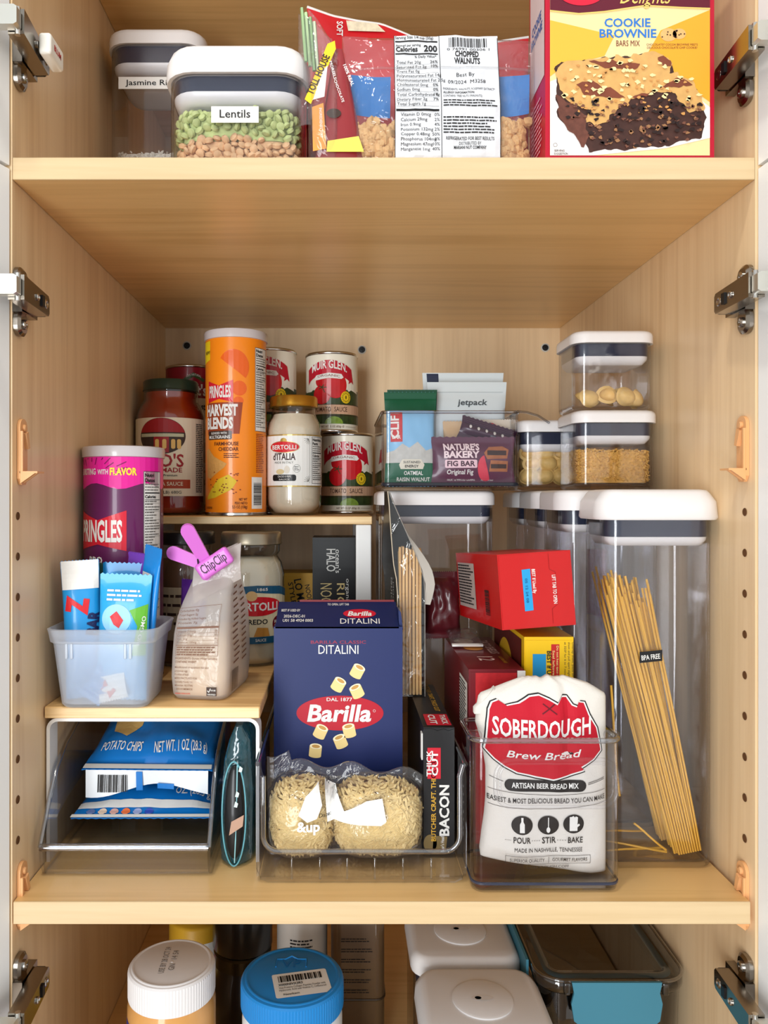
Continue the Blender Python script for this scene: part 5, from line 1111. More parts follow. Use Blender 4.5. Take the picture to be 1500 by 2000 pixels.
# ================================================================ tall clear bin with the flour-sack bread mix
TX0, TX1 = PX(921, 0.640), 0.2332
tw = (TX1 - TX0) / 2; txm = (TX0 + TX1) / 2
TBN = thing('clear_bin', 'clear straight-sided bin holding the white bread mix sack', 'storage bin', (txm, 0.638 - D0, Z0 + 0.0004))
TL, TH = 0.0620, 0.128
def bq(a, z, r_=0.010): return [(x, y + TL / 2, z) for x, y in rrect(2 * tw - 2 * a, TL - 2 * a, max(r_ - a, 0.002), 5)]
part(TBN, 'body', loft([bq(0.0012, 0.0035), bq(0.0012, 0.006), bq(0.0, 0.012), bq(0.0, TH - 0.004), bq(0.0026, TH - 0.004), bq(0.0026, 0.006), bq(0.004, 0.0045)]), CLEARB, 50)
part(TBN, 'base', loft([bq(0.004, 0.0), bq(0.0015, 0.0015), bq(0.0010, 0.0034)]), CLEARB, 50)
part(TBN, 'base_seam', loft([bq(0.0008, 0.0060), bq(-0.0002, 0.0064), bq(-0.0002, 0.0080), bq(0.0008, 0.0084)], False, False), pm((52, 56, 72), 0.25, coat=0.5), 50)
part(TBN, 'rim', tube([(x, y + TL / 2, TH - 0.0025) for x, y in rrect(2 * tw - 0.001, TL - 0.001, 0.010, 5)], 0.0024, 10, True), RIMC, 60)
for s_ in (-1, 1): part(TBN, 'corner_ear', bbox(0.013, 0.010, 0.009, 0.004, 0.0045).move(s_ * (tw - 0.004), 0.012, TH - 0.006), CLEARB, 50)
kx = 0.640 / FPX
ho = [(PX(1085, 0.64) - txm + x, -0.0014, PZ(1528, 0.64) - Z0 + y) for x, y in rrect(238 * kx, 92 * kx, 0.014, 7)]
part(TBN, 'handle_ridge', tube(ho, 0.0017, 8, True), CLEARB, 60)
ho = [(PX(1085, 0.64) - txm + x, -0.0010, PZ(1528, 0.64) - Z0 + y) for x, y in rrect(220 * kx, 76 * kx, 0.011, 7)]
part(TBN, 'handle_groove', tube(ho, 0.0009, 8, True), CLEARB, 60)
# sack
sd = 0.666
SK = thing('bread_mix_sack', 'white cotton sack of bread mix with a red shield in the clear bin', 'sack', (0, sd - D0, Z0 + 0.0058))
zk = Z0 + 0.0058
edge = [(1700, 938, 1190), (1680, 936, 1200), (1640, 940, 1203), (1600, 945, 1192), (1560, 948, 1190), (1500, 948, 1193), (1450, 940, 1200), (1410, 928, 1203), (1380, 930, 1198), (1355, 935, 1182), (1335, 985, 1150), (1322, 1020, 1105)]
def sk_edge(py):
    if py >= edge[0][0]: return edge[0][1:]
    for (a, l0, r0), (b_, l1, r1) in zip(edge, edge[1:]):
        if b_ <= py <= a:
            f = (a - py) / (a - b_); return (l0 + (l1 - l0) * f, r0 + (r1 - r0) * f)
    return edge[-1][1:]
def zpy(z): return VY - (z + zk - ZC) * FPX / sd
ztop = PZ(1322, sd) - zk
def sk_t(x, z):
    py = zpy(z); l, r_ = sk_edge(py); xl, xr = max(0.1145, PX(l, sd)), min(0.2295, PX(r_, sd))
    a = min(1.0, abs(2 * (x - xl) / (xr - xl) - 1)); s = max(0, 1 - a ** 3.2) ** 0.55
    e = min(1.0, (z + 0.004) / 0.020) ** 0.6 * min(1.0, max(0.0, (ztop - z + 0.001) / 0.030)) ** 0.55
    fold = 0.0026 * fbm(x * 30, z * 22, 4.0) + 0.0012 * fbm(x * 80, z * 60, 7.0) + 0.0032 * math.exp(-((x - PX(1098, sd)) / 0.0045) ** 2) * (1 if z > 0.105 else 0) * -1.0
    return 0.0008 + (0.0165 * s * e + fold * s * min(1, e * 1.5))
def sk(u, v, s):
    z = ztop * v; py = zpy(z); l, r_ = sk_edge(py); xl, xr = max(0.1145, PX(l, sd)), min(0.2295, PX(r_, sd))
    x = xl + (xr - xl) * u; sag = -0.010 * (x - 0.172) / 0.06 * (1 - v) if v < 0.5 else 0
    return (x, s * sk_t(x, z) * (1.0 if s < 0 else 0.8), z + 0.013 * (1 - v) ** 3 * max(0.0, 1 - 1.15 * u) + 0.0006 + 0.003 * fbm(u * 6, 0, 2) * v)
CLOTH = pm((216, 211, 203), 0.85, bump=0.0004, scale=900)
part(SK, 'sack', shell(60, 60, lambda u, v: sk(u, v, -1), lambda u, v: sk(u, v, 1)), CLOTH, 80)
ear = shell(8, 8, lambda u, v: (PX(925 + 40 * u, sd), -0.004 - 0.003 * math.sin(u * PI), PZ(1392 - 44 * v * (0.25 + 0.75 * u) - 8 * u, sd) - zk), lambda u, v: (PX(925 + 40 * u, sd), 0.003, PZ(1392 - 44 * v * (0.25 + 0.75 * u) - 8 * u, sd) - zk))
part(SK, 'corner', ear, CLOTH, 80)
def sm(u, v, e): return (u, -sk_t(u, v) - 0.0006 - e, v)
SP_ = lambda px, py: (PX(px, sd), PZ(py, sd) - zk)
CR = lambda pts: [SP_(900 + a / 4.41, 1310 + b / 4.41) for a, b in pts]
shield = [(225, 300), (250, 245), (300, 222), (370, 265), (470, 245), (560, 192), (640, 182), (720, 215), (785, 252), (830, 192), (870, 195), (910, 258), (950, 272), (968, 232), (1012, 238), (1050, 340), (1120, 450), (1145, 560), (1160, 640), (1090, 710), (980, 765), (1000, 790), (860, 835), (740, 862), (600, 840), (450, 812), (350, 765), (270, 712), (195, 640), (205, 560), (212, 420)]
def grow(pts, k):
    cx, cy = sum(p[0] for p in pts) / len(pts), sum(p[1] for p in pts) / len(pts); o = []
    for x, y in pts:
        L = math.hypot(x - cx, y - cy); o.append((cx + (x - cx) * (L + k) / L, cy + (y - cy) * (L + k) / L))
    return o
sg = dict(du=0.0025, dv=0.0025); kd = sd / FPX
Print().poly(CR(grow(shield, 24))).build(SK, 'shield_outline', INK, sm, 0.0003, **sg)
Print().poly(CR(grow(shield, 13))).build(SK, 'shield_border', PAPER, sm, 0.0006, **sg)
Print().poly(CR(shield)).build(SK, 'shield', pm((182, 16, 38), 0.7), sm, 0.0009, **sg)
p = Print(); u, v = SP_(1049, 1420); p.text('SOBERDOUGH', u, v - 0.001, 33 * kd, w=188 * kd, bold=0.02, arc=-0.0030); u, v = SP_(1050, 1465); p.text('Brew Bread', u, v, 13 * kd, w=138 * kd, bold=0.012, shear=0.35, arc=-0.002)
p.build(SK, 'brand_lettering', PAPER, sm, 0.0012, **sg)
p = Print(); u, v = SP_(1062, 1376); p.line([(u - 0.006, v - 0.003), (u + 0.005, v + 0.005)], 0.0010); p.line([(u + 0.006, v - 0.003), (u - 0.005, v + 0.005)], 0.0010); p.build(SK, 'wheat_emblem', pm((96, 16, 30), 0.7), sm, 0.0012, **sg)
p = Print(); u, v = SP_(1055, 1519.5); p.rrect(u, v, 154 * kd, 22 * kd, 0.0048); p.line([SP_(1136, 1518), SP_(1172, 1512)], 0.0004); p.line([SP_(1136, 1515), SP_(1172, 1509)], 0.0004); p.line([SP_(952, 1508), SP_(976, 1514)], 0.0004); p.build(SK, 'name_plate', INK, sm, 0.0004, **sg)
u, v = SP_(1054, 1524); Print().text('ARTISAN BEER BREAD MIX', u, v, 9.5 * kd, w=126 * kd, bold=0.02).build(SK, 'plate_lettering', PAPER, sm, 0.0007, **sg)
p = Print(); u, v = SP_(1061, 1552); p.text('EASIEST & MOST DELICIOUS BREAD YOU CAN MAKE', u, v, 9 * kd, w=224 * kd, bold=0.004, rot=1)
p.line([SP_(950, 1532), SP_(1060, 1537), SP_(1174, 1532)], 0.0003); p.line([SP_(950, 1562), SP_(1060, 1563), SP_(1174, 1556)], 0.0003)
for px, tx, wd in ((1010, 'POUR', 32), (1061.5, 'STIR', 27), (1112, 'BAKE', 29)):
    u, v = SP_(px, 1629); p.text(tx, u, v, 11 * kd, w=wd * kd, bold=0.012)
for a, b_ in ((979, 991), (1028, 1046), (1077, 1096)):
    for k in range(4): x = a + (b_ - a) * k / 4.0; p.line([SP_(x, 1624), SP_(x + (b_ - a) / 7.0, 1624)], 0.0003)
u, v = SP_(1061, 1646); p.text('MADE IN NASHVILLE, TENNESSEE', u, v, 7.5 * kd, w=130 * kd, bold=0.0)
(u0, v0), (u1, v1) = SP_(979, 1670), SP_(1142, 1653.5); p.frame(u0, v0, u1, v1, 0.0003); u, v = SP_(1061, 1670); p.rect(u, v + 0.001, u + 0.0003, v1 - 0.001)
u, v = SP_(1020, 1664.5); p.text('SUPERIOR QUALITY', u, v, 6 * kd, w=66 * kd, bold=0.006); u, v = SP_(1102, 1664.5); p.text('GOURMET FLAVORS', u, v, 6 * kd, w=67 * kd, bold=0.006); u, v = SP_(1061, 1680.5); p.text('SOBERDOUGH.COM', u, v, 6 * kd, w=80 * kd, bold=0.0)
p.build(SK, 'lettering', INK, sm, 0.0004, **sg)
for px, py in ((1010, 1594.5), (1060, 1594.5), (1108, 1592)):
    u, v = SP_(px, py); Print().oval(u, v, 20 * kd, 18 * kd, 32).build(SK, 'icon_disc', INK, sm, 0.0004, **sg)
p = Print(); u, v = SP_(1010, 1594.5); p.poly([(u + a * kd, v + b_ * kd) for a, b_ in ((-4.5, -14), (4.5, -14), (4.5, 2), (2, 7), (2, 15), (-2, 15), (-2, 7), (-4.5, 2))]); p.build(SK, 'bottle_icon', PAPER, sm, 0.0007, **sg)
p = Print(); u, v = SP_(1060, 1594.5); p.rect(u - 0.8 * kd, v - 6 * kd, u + 0.8 * kd, v + 15 * kd); p.oval(u, v - 9 * kd, 3.6 * kd, 5.5 * kd, 16); p.build(SK, 'spoon_icon', PAPER, sm, 0.0007, **sg)
p = Print(); u, v = SP_(1108, 1592); p.poly([(u + a * kd, v + b_ * kd) for a, b_ in ((-8, -13), (7, -13), (7, -6), (12, -2), (10, 1), (7, -1), (8, 13), (4, 15), (2, 13), (-1, 16), (-4, 14), (-8, 14))]); p.build(SK, 'mitt_icon', PAPER, sm, 0.0007, **sg)
# ================================================================ boxes behind the sack
def carton(label, loc, w_, d_, h, m, rz=0, rx=0, ry=0, name='carton_box', group=None, cat='carton'):
    T = thing(name, label, cat, loc, rz, group, rx, ry); part(T, 'carton', box(-w_ / 2, w_ / 2, 0, d_, 0, h), m, None)
    part(T, 'end_flap', box(-w_ / 2 + 0.001, w_ / 2 - 0.001, -0.0007, 0.0, 0.001, h * 0.985), m, None)
    return T
zb2 = Z0 + 0.0005
DKR = pm((104, 22, 30), 0.35, coat=0.3, var=0.1, scale=60)
th_ = ZC - 0.157 - zb2
TK = carton('dark red taco shell carton standing behind the bread mix sack', (0.1430, 0.703 - D0, zb2), 0.050, 0.162, th_, DKR, 0, group='taco shell cartons')
Print().rect(-0.019, 0.012, 0.0185, th_ - 0.003).build(TK, 'brick_print', pm((170, 32, 38), 0.4, var=0.25, scale=260), mf, 0.0010)
part(TK, 'white_tab', box(0.019, 0.0262, -0.0016, -0.0008, th_ - 0.022, th_ - 0.001), PAPER, None)
mtp = on_top(th_)
Print().oval(-0.008, 0.135, 0.0105, 0.013).build(TK, 'top_seal', pm((196, 176, 158), 0.45), mtp, 0.0004)
Print().oval(-0.004, 0.098, 0.010, 0.013).build(TK, 'gold_seal', pm((196, 128, 50), 0.45), mtp, 0.0004)
p = Print(); p.text('TACO SHELLS', 0.009, 0.104, 0.0085, w=0.070, rot=-90, bold=0.02); p.text('12', -0.008, 0.045, 0.015, w=0.018, rot=-90, bold=0.0); p.build(TK, 'top_lettering', pm((226, 200, 190), 0.5), mtp, 0.0004)
Print().text('GLUTEN FREE', 0.013, 0.040, 0.0030, w=0.030, rot=-90).build(TK, 'gold_lettering', pm((206, 158, 52), 0.5), mtp, 0.0004)
mlf = on_left(-0.025, 0.081); Print().rect(0.030, th_ - 0.060, 0.075, th_ - 0.014).build(TK, 'nutrition_panel', pm((200, 196, 186), 0.5), mlf, 0.0004)
p = Print(); p.lines(0.032, th_ - 0.017, 0.073, 14, 0.003, 0.0014, 2); p.build(TK, 'panel_lettering', INK, mlf, 0.0007)
yh = ZC - 0.131 - zb2
YEL = pm((242, 196, 18), 0.4, coat=0.2)
YB_ = carton('bright yellow taco carton with a blue date strip under the red one', (0.1960, 0.722 - D0, zb2), 0.046, 0.140, yh, YEL, 0, group='taco shell cartons')
ky = 0.722 / FPX; YF = lambda px, py: (PX(px, 0.722) - 0.1960, PZ(py, 0.722) - zb2)
(u0, v0), (u1, v1) = YF(1040, 1420), YF(1066, 1277); Print().rect(u0, v0, u1, v1).build(YB_, 'date_strip', pm((40, 150, 206), 0.4), mf, 0.0010)
(u0, v0), (u1, v1) = YF(1076, 1420), YF(1092, 1258); Print().rect(u0, v0, u1, v1).build(YB_, 'warning_strip', pm((200, 40, 36), 0.4), mf, 0.0010)
u, v = YF(1068, 1310); Print().text('BEST If Used By', u, v, 8 * ky, w=78 * ky, rot=-90, bold=0.03).build(YB_, 'date_lettering', INK, mf, 0.0010)
p = Print(); u, v = YF(1080, 1320); p.text('Do not heat taco shells in microwave', u + 0.0030, v, 4 * ky, w=118 * ky, rot=-90); u, v = YF(1080, 1320); p.text('Seal leftover taco shells', u - 0.0006, v, 4 * ky, w=100 * ky, rot=-90); p.build(YB_, 'warning_lettering', pm((246, 224, 150), 0.5), mf, 0.0013)
p = Print()
for k, tx in enumerate(('Oven Directions:', 'Overlap shells, place on cookie', 'sheet and pull apart slightly. Bake', 'at 325F for 6 to 7 minutes until')): u, v = YF(1124 - 7.5 * k, 1298); p.text(tx, u, v + 0.010 * (1 if k == 0 else 0), 4 * ky, w=(40 if k == 0 else 88) * ky, rot=-90, bold=0.0)
p.build(YB_, 'directions_lettering', DBR, mf, 0.0010)
mly = on_left(-0.023, 0.070); Print().rect(-0.068, 0.02, 0.060, yh - 0.004).build(YB_, 'side_print', pm((96, 30, 24), 0.5, var=0.4, scale=160), mly, 0.0003)
Print().oval(-0.010, yh - 0.060, 0.040, 0.045).build(YB_, 'side_oval', pm((224, 178, 40), 0.5), mly, 0.0006)
RDC = pm((186, 18, 18), 0.36, coat=0.3)
RB = carton('bright red taco carton lying tilted on the yellow one', (0.1815, 0.7000 - D0, ZC - 0.1185), 0.0690, 0.148, 0.0680, RDC, 6.0, -3.5, -3.2, group='taco shell cartons')
p = Print(); p.poly([(-0.0125, 0.0155), (-0.0045, 0.0160), (-0.0050, 0.0535), (-0.0130, 0.0530)]); p.build(RB, 'date_strip', pm((40, 150, 206), 0.4), mf, 0.0010)
p = Print(); p.text('BEST If Used By', -0.0035, 0.0420, 0.0030, w=0.022, rot=-90, bold=0.015); p.text('LIFT TAB TO OPEN', 0.0150, 0.0335, 0.0034, w=0.026, rot=-90, bold=0.015); p.build(RB, 'lettering', PAPER, mf, 0.0010)
p = Print(); p.line([(0.0130, 0.066), (0.0130, 0.052), (0.0185, 0.049), (0.0185, 0.020), (0.0130, 0.016), (0.0130, 0.003)], 0.0004); p.build(RB, 'tab_cut_seam', pm((140, 16, 18), 0.5), mf, 0.0010)
p = Print(); p.text('05 12 24 08', -0.0105, 0.034, 0.0022, w=0.022, rot=-90); p.build(RB, 'date_lettering', pm((20, 90, 140), 0.5), mf, 0.0014)
mlr = on_left(-0.0345, 0.074); Print().rect(-0.068, 0.012, -0.005, 0.058).build(RB, 'nutrition_panel', pm((176, 160, 152), 0.5), mlr, 0.0004)
p = Print(); p.lines(-0.066, 0.056, -0.008, 14, 0.003, 0.0014, 2); Print().barcode(0.028, 0.010, 0.042, 0.034, 2, False).build(RB, 'barcode_print', INK, mlr, 0.0007); p.build(RB, 'panel_lettering', INK, mlr, 0.0007)
# maroon snack bag and clear wrap wedged behind
MB_ = thing('snack_bag', 'crumpled maroon snack bag wedged behind the red carton', 'snack bag', (0.1135, 0.842 - D0, ZC - 0.1540), 8, None, -6)
pouch(MB_, 0.040, 0.072, 0.012, pm((74, 20, 26), 0.3, coat=0.5), 34, 40, 0.007, 0.009, 12.5, 0.0006, ws=60)
CW = thing('clear_wrapper', 'crumpled clear wrapper lying on the dark red carton', 'wrapper', (0.1330, 0.800 - D0, ZC - 0.1535), 0, None, -80)
pouch(CW, 0.034, 0.050, 0.005, FILM, 20, 22, 0.004, 0.004, 4.4, 0.0, ws=110, name='film')
part(CW, 'white_edge', box(-0.016, 0.016, -0.0010, 0.0010, -0.002, 0.002), PAPER, None)
# ================================================================ black pouch of buckwheat noodles
NP = thing('noodle_pouch', 'black noodle pouch with a clear window beside the blue carton', 'noodle pouch', (0.0735, 0.806 - D0, zb + bh + 0.0006))
h_ = 0.214
def npr(z):
    f = z / h_; k = max(0.05, 1 - max(0, (f - 0.62) / 0.38) ** 1.1)
    lean = -0.022 * max(0, (f - 0.55) / 0.45)
    return [(lean - 0.0125 * k, 0.0), (lean + 0.0165 * k, 0.0), (lean + 0.0185 * k + 0.002, 0.052 * (0.4 + 0.6 * k)), (lean - 0.0205 * k - 0.002, 0.052 * (0.4 + 0.6 * k))]
zs = [h_ * i / 14 for i in range(15)]
cor = [npr(z) for z in zs]
def panel(i, j, th):
    g = G()
    for (zz, c_), (z2, c2) in zip(list(zip(zs, cor)), list(zip(zs, cor))[1:]):
        a, b_, c3, d3 = (*c_[i], zz), (*c_[j], zz), (*c2[j], z2), (*c2[i], z2)
        n_ = (Vector(b_) - Vector(a)).cross(Vector(d3) - Vector(a)).normalized() * th
        g.add([a, b_, c3, d3] + [tuple(Vector(q_) - n_) for q_ in (a, b_, c3, d3)], [(0, 1, 2, 3), (7, 6, 5, 4), (0, 4, 5, 1), (1, 5, 6, 2), (2, 6, 7, 3), (3, 7, 4, 0)])
    return g
BLKF = pm((26, 27, 28), 0.35, coat=0.3)
part(NP, 'left_panel', panel(3, 0, 0.0006), BLKF, 40); part(NP, 'window', panel(0, 1, 0.0004), clear('window_film', tint=(252, 252, 252), edge=(230, 230, 230), r0=0.04, r1=0.5, rough=0.06, bump=0.002, scale=60), 40)
part(NP, 'right_panel', panel(1, 2, 0.0006), pm((150, 144, 136), 0.5), 40); part(NP, 'back_panel', panel(2, 3, 0.0006), BLKF, 40)
part(NP, 'edge_fin', tube([(*c_[0], z) for c_, z in zip(cor, zs)], 0.0006, 6), pm((196, 184, 160), 0.4), 60)
fin = shell(4, 12, lambda u, v: (npr(h_ * (0.45 + 0.4 * v))[1][0] + 0.010 * u * math.sin(PI * min(1, 0.15 + v)), -0.001 - 0.004 * u, h_ * (0.45 + 0.4 * v)), lambda u, v: (npr(h_ * (0.45 + 0.4 * v))[1][0] + 0.010 * u * math.sin(PI * min(1, 0.15 + v)), -0.0002 - 0.004 * u, h_ * (0.45 + 0.4 * v)))
part(NP, 'torn_flap', fin, pm((176, 170, 160), 0.5), 60)
p = Print(); p.text('organic', 0.018, 0.118, 0.006, w=0.040, rot=-90); p.text('SOBA NOODLES', 0.010, 0.110, 0.005, w=0.070, rot=-90, bold=0.0)
p.build(NP, 'lettering', pm((150, 150, 146), 0.5), lambda u, v, e: (-0.0125 - u * 0.19 - 0.0008 - e, u, v), 0.0003)
SOBM = pm((222, 178, 118), 0.5, var=0.1, scale=40)
sob = mesh('noodle_stick', tube([(0, 0, 0), (0.0004, 0.0003, 0.08), (0, 0, 0.152)], 0.0015, 6), SOBM, 60)
qn = random.Random(2)
for j in range(4):
    for i in range(7):
        o = bpy.data.objects.new('noodle_stick', sob); COL.objects.link(o)
        o.location = (0.0735 - 0.0095 + 0.0036 * i, 0.8105 - D0 + 0.0045 * j, zb + bh + 0.0016); o.scale = (1, 1, 0.96 + 0.06 * qn.random()); o.rotation_euler = (0, 0, qn.uniform(0, 6))
        tag(o, 'straight tan noodle stick inside the black pouch', 'noodle', 'noodles in the black pouch')
# ================================================================ cartons under the tall riser
OH = carton('tall black noodle carton with white lettering under the tall riser', (PX(653, 0.985), 0.985 - D0, Z0 + 0.0004), 0.0555, 0.055, ZC - 0.0525 - Z0, pm((20, 20, 22), 0.35, coat=0.25), group='noodle cartons')
OF_ = lambda px, py: (PX(px, 0.985) - PX(653, 0.985), PZ(py, 0.985) - Z0 - 0.0004); ko = 0.985 / FPX
p = Print(); u, v = OF_(651, 1096); p.text("ocean's", u + 0.003, v, 9 * ko, w=46 * ko, rot=-90, bold=0.01); u, v = OF_(638, 1094); p.text('HALO', u, v, 17 * ko, w=44 * ko, rot=-90, bold=0.012); u, v = OF_(676, 1155); p.text('organic', u, v, 7 * ko, w=50 * ko, rot=-90, bold=0.0); p.build(OH, 'lettering', PAPER, mf, 0.0010)
p = Print(); u, v = OF_(658, 1170); p.text('RICE', u, v, 15 * ko, w=62 * ko, rot=-90, bold=0.0); u, v = OF_(626, 1180); p.text('NOODLES', u, v, 22 * ko, w=82 * ko, rot=-90, bold=0.0); p.build(OH, 'gold_lettering', pm((214, 190, 130), 0.5), mf, 0.0010)
LM = carton('golden noodle carton between the cream sauce jar and the black carton', (PX(580, 0.990), 0.990 - D0, Z0 + 0.0004), 0.042, 0.050, PZ(1120, 0.99) - Z0, pm((196, 148, 44), 0.45), 0, group='noodle cartons')
p = Print(); zz_ = PZ(1120, 0.99) - Z0; p.text('STYLE', -0.009, zz_ - 0.026, 0.006, w=0.028, rot=-80); p.text('LO MEIN', 0.000, zz_ - 0.030, 0.009, w=0.044, rot=-80, bold=0.02); p.text('NOODLES', 0.013, zz_ - 0.032, 0.006, w=0.034, rot=-80); p.build(LM, 'lettering', INK, mf, 0.0010)
# ================================================================ snack bar bin on the canisters
SX0, SX1 = 0.0480, 0.2015
sw = (SX1 - SX0) / 2; sxm = (SX0 + SX1) / 2; SZ = ZL + 0.0008
SB = thing('clear_bin', 'clear bin of snack bars resting on the canister lids', 'storage bin', (sxm, 0.862 - D0, SZ))
SLn, SH = 0.172, 0.0885
def sq(a, z, r_=0.008): return [(x, y + SLn / 2, z) for x, y in rrect(2 * sw - 2 * a, SLn - 2 * a, max(r_ - a, 0.002), 5)]
part(SB, 'body', loft([sq(0.003, 0.0), sq(0.0008, 0.002), sq(0.0, 0.006), sq(0.0, SH - 0.002), sq(0.0024, SH - 0.002), sq(0.0024, 0.006), sq(0.004, 0.0034)]), CLEARB, 50)
part(SB, 'base_seam', loft([sq(0.0, 0.0045), sq(-0.0006, 0.0052), sq(-0.0006, 0.0078), sq(0.0, 0.0085)], False, False), pm((40, 42, 50), 0.25, coat=0.5), 50)
part(SB, 'rim', tube([(x, y + SLn / 2, SH - 0.0014) for x, y in rrect(2 * sw - 0.001, SLn - 0.001, 0.008, 5)], 0.0020, 10, True), RIMC, 60)
part(SB, 'handle', tube([(sw - 0.001, 0.006, SH), (sw + 0.010, 0.010, SH - 0.0005), (sw + 0.024, 0.014, SH - 0.004), (sw + 0.038, 0.018, SH - 0.012)], 0.0014, 10), RIMC, 60)
ysn = 0.862 - D0; zs0 = SZ + 0.0046
def wrap(label, loc, w_, h, t, col, rz, rx, seed, extra=None, ry=0, name='snack_bar'):
    T = thing(name, label, 'snack bar', loc, rz, 'snack bars in the clear bin', rx, ry)
    mp = pouch(T, w_, h, t, pm(col, 0.32, coat=0.45), 26, 26, 0.008, 0.0014, seed, 0.0006)
    if extra: extra(T, mp)
kq = 0.875 / FPX
def cl(T, mp):
    Print().rect(-0.030, 0.0, 0.030, 0.026).build(T, 'green_panel', pm((22, 92, 66), 0.4), mp, 0.0005, 0.004, 0.004)
    Print().poly([(-0.029, 0.024), (0.029, 0.024), (0.029, 0.044), (0.018, 0.040), (0.008, 0.050), (-0.002, 0.043), (-0.010, 0.048), (-0.020, 0.040), (-0.029, 0.038)]).build(T, 'printed_mountain', pm((186, 186, 180), 0.45, var=0.2, scale=160), mp, 0.0004, 0.004, 0.004)
    Print().rect(-0.030, 0.086, 0.030, 0.1075).build(T, 'green_end', pm((16, 78, 52), 0.4), mp, 0.0013, 0.004, 0.002)
    Print().rect(-0.024, 0.050, -0.010, 0.084).build(T, 'red_label', pm((190, 34, 38), 0.4), mp, 0.0006, 0.004, 0.004)
    Print().poly([(-0.012, 0.019), (0.014, 0.019), (0.016, 0.024), (0.012, 0.030), (-0.010, 0.030), (-0.014, 0.024)]).build(T, 'name_plate', pm((214, 208, 190), 0.4), mp, 0.0008, 0.004, 0.004)
    p = Print(); p.text('CLIF', -0.0145, 0.067, 0.009, w=0.026, rot=90, bold=0.03); p.text('BAR', -0.017, 0.0535, 0.004, w=0.010, bold=0.03); p.text('OATMEAL', 0.003, 0.0125, 0.0042, w=0.022, bold=0.02); p.text('RAISIN WALNUT', 0.003, 0.0055, 0.0042, w=0.038, bold=0.02); p.build(T, 'lettering', PAPER, mp, 0.0009, 0.004, 0.004)
    p = Print(); p.text('SUSTAINED', 0.001, 0.0255, 0.0025, w=0.020); p.text('ENERGY', 0.001, 0.0208, 0.0028, w=0.016, bold=0.02); p.build(T, 'plate_lettering', INK, mp, 0.0011, 0.004, 0.004)
wrap('light blue oat bar with a green crimped top in the clear bin', (PX(803, 0.872), ysn + 0.016, zs0), 0.0570, 0.1075, 0.0058, (128, 182, 220), 0, -4, 2.7, cl, 0)
wrap('light blue oat bar with a green crimped top behind its twin', (PX(806, 0.89), ysn + 0.030, zs0), 0.0540, 0.1120, 0.0050, (120, 172, 212), 0, -3, 6.3, lambda T, mp: Print().rect(-0.029, 0.086, 0.029, 0.112).build(T, 'green_end', pm((16, 78, 52), 0.4), mp, 0.0013, 0.004, 0.002), 0)
def fg(T, mp):
    p = Print(); p.text("NATURE'S", -0.014, 0.0405, 0.0072, w=0.042, bold=0.04); p.text('BAKERY', -0.014, 0.0318, 0.0072, w=0.042, bold=0.04); p.build(T, 'brand_lettering', pm((236, 214, 216), 0.45), mp, 0.0006, 0.004, 0.004)
    Print().rrect(-0.015, 0.0248, 0.038, 0.0092, 0.0015).build(T, 'name_plate', pm((232, 196, 204), 0.45), mp, 0.0006, 0.004, 0.004)
    Print().text('FIG BAR', -0.015, 0.0222, 0.0056, w=0.033, bold=0.03).build(T, 'plate_lettering', pm((66, 22, 46), 0.45), mp, 0.0009, 0.004, 0.004)
    p = Print(); p.text('Original Fig', -0.016, 0.0132, 0.0050, w=0.031, bold=0.015); p.text('FRUIT & WHOLE GRAINS', -0.014, 0.0060, 0.0020, w=0.032); p.text('PLANT BASED', 0.016, 0.0060, 0.0018, w=0.014); p.build(T, 'lettering', PAPER, mp, 0.0006, 0.004, 0.004)
    p = Print(); p.poly([(0.016, 0.030), (0.040, 0.031), (0.042, 0.041), (0.034, 0.045), (0.018, 0.044), (0.012, 0.037)]); p.poly([(0.018, 0.016), (0.040, 0.016), (0.041, 0.028), (0.020, 0.029)]); p.build(T, 'printed_bar', pm((160, 96, 58), 0.5, var=0.4, scale=260), mp, 0.0006, 0.004, 0.004)
    p = Print(); p.rect(0.016, 0.0345, 0.039, 0.0400); p.rect(0.020, 0.0195, 0.039, 0.0245); p.build(T, 'printed_filling', pm((56, 32, 30), 0.5), mp, 0.0009, 0.004, 0.004)
    p = Print(); p.oval(0.014, 0.0200, 0.0095, 0.0145, 20, 100, 300); p.build(T, 'printed_fig', pm((206, 58, 78), 0.5), mp, 0.0010, 0.004, 0.004)
wrap('purple fig bar lying along the front of the clear bin', (PX(925, 0.872), ysn + 0.0135, zs0), 0.0960, 0.0560, 0.0060, (84, 34, 62), 0, -3, 8.8, fg)
def dk(T, mp):
    p = Print()
    for k in range(5): p.oval(-0.022 + 0.010 * k, 0.017, 0.0016, 0.0024, 10)
    p.build(T, 'white_fleck', PAPER, mp, 0.0006)
    p = Print(); p.rect(0.004, 0.006, 0.012, 0.013); p.rect(0.016, 0.006, 0.024, 0.012); p.build(T, 'printed_patch', pm((130, 150, 150), 0.4), mp, 0.0006)
wrap('dark plum snack bar tilted above the fig bar', (PX(945, 0.885), ysn + 0.0255, zs0 + 0.046), 0.066, 0.028, 0.0060, (58, 24, 50), 0, -6, 3.1, dk, 17)
wrap('white and tan snack bar at the right of the clear bin', (PX(968, 0.90), ysn + 0.0335, zs0), 0.036, 0.078, 0.0060, (206, 192, 172), 0, -4, 1.9, lambda T, mp: Print().oval(-0.006, 0.068, 0.008, 0.006).build(T, 'red_patch', RED, mp, 0.0006, 0.004, 0.004))
wrap('beige oat snack bar standing behind the fig bar', (PX(905, 0.90), ysn + 0.0335, zs0), 0.048, 0.076, 0.0060, (200, 168, 130), 0, -4, 5.2)
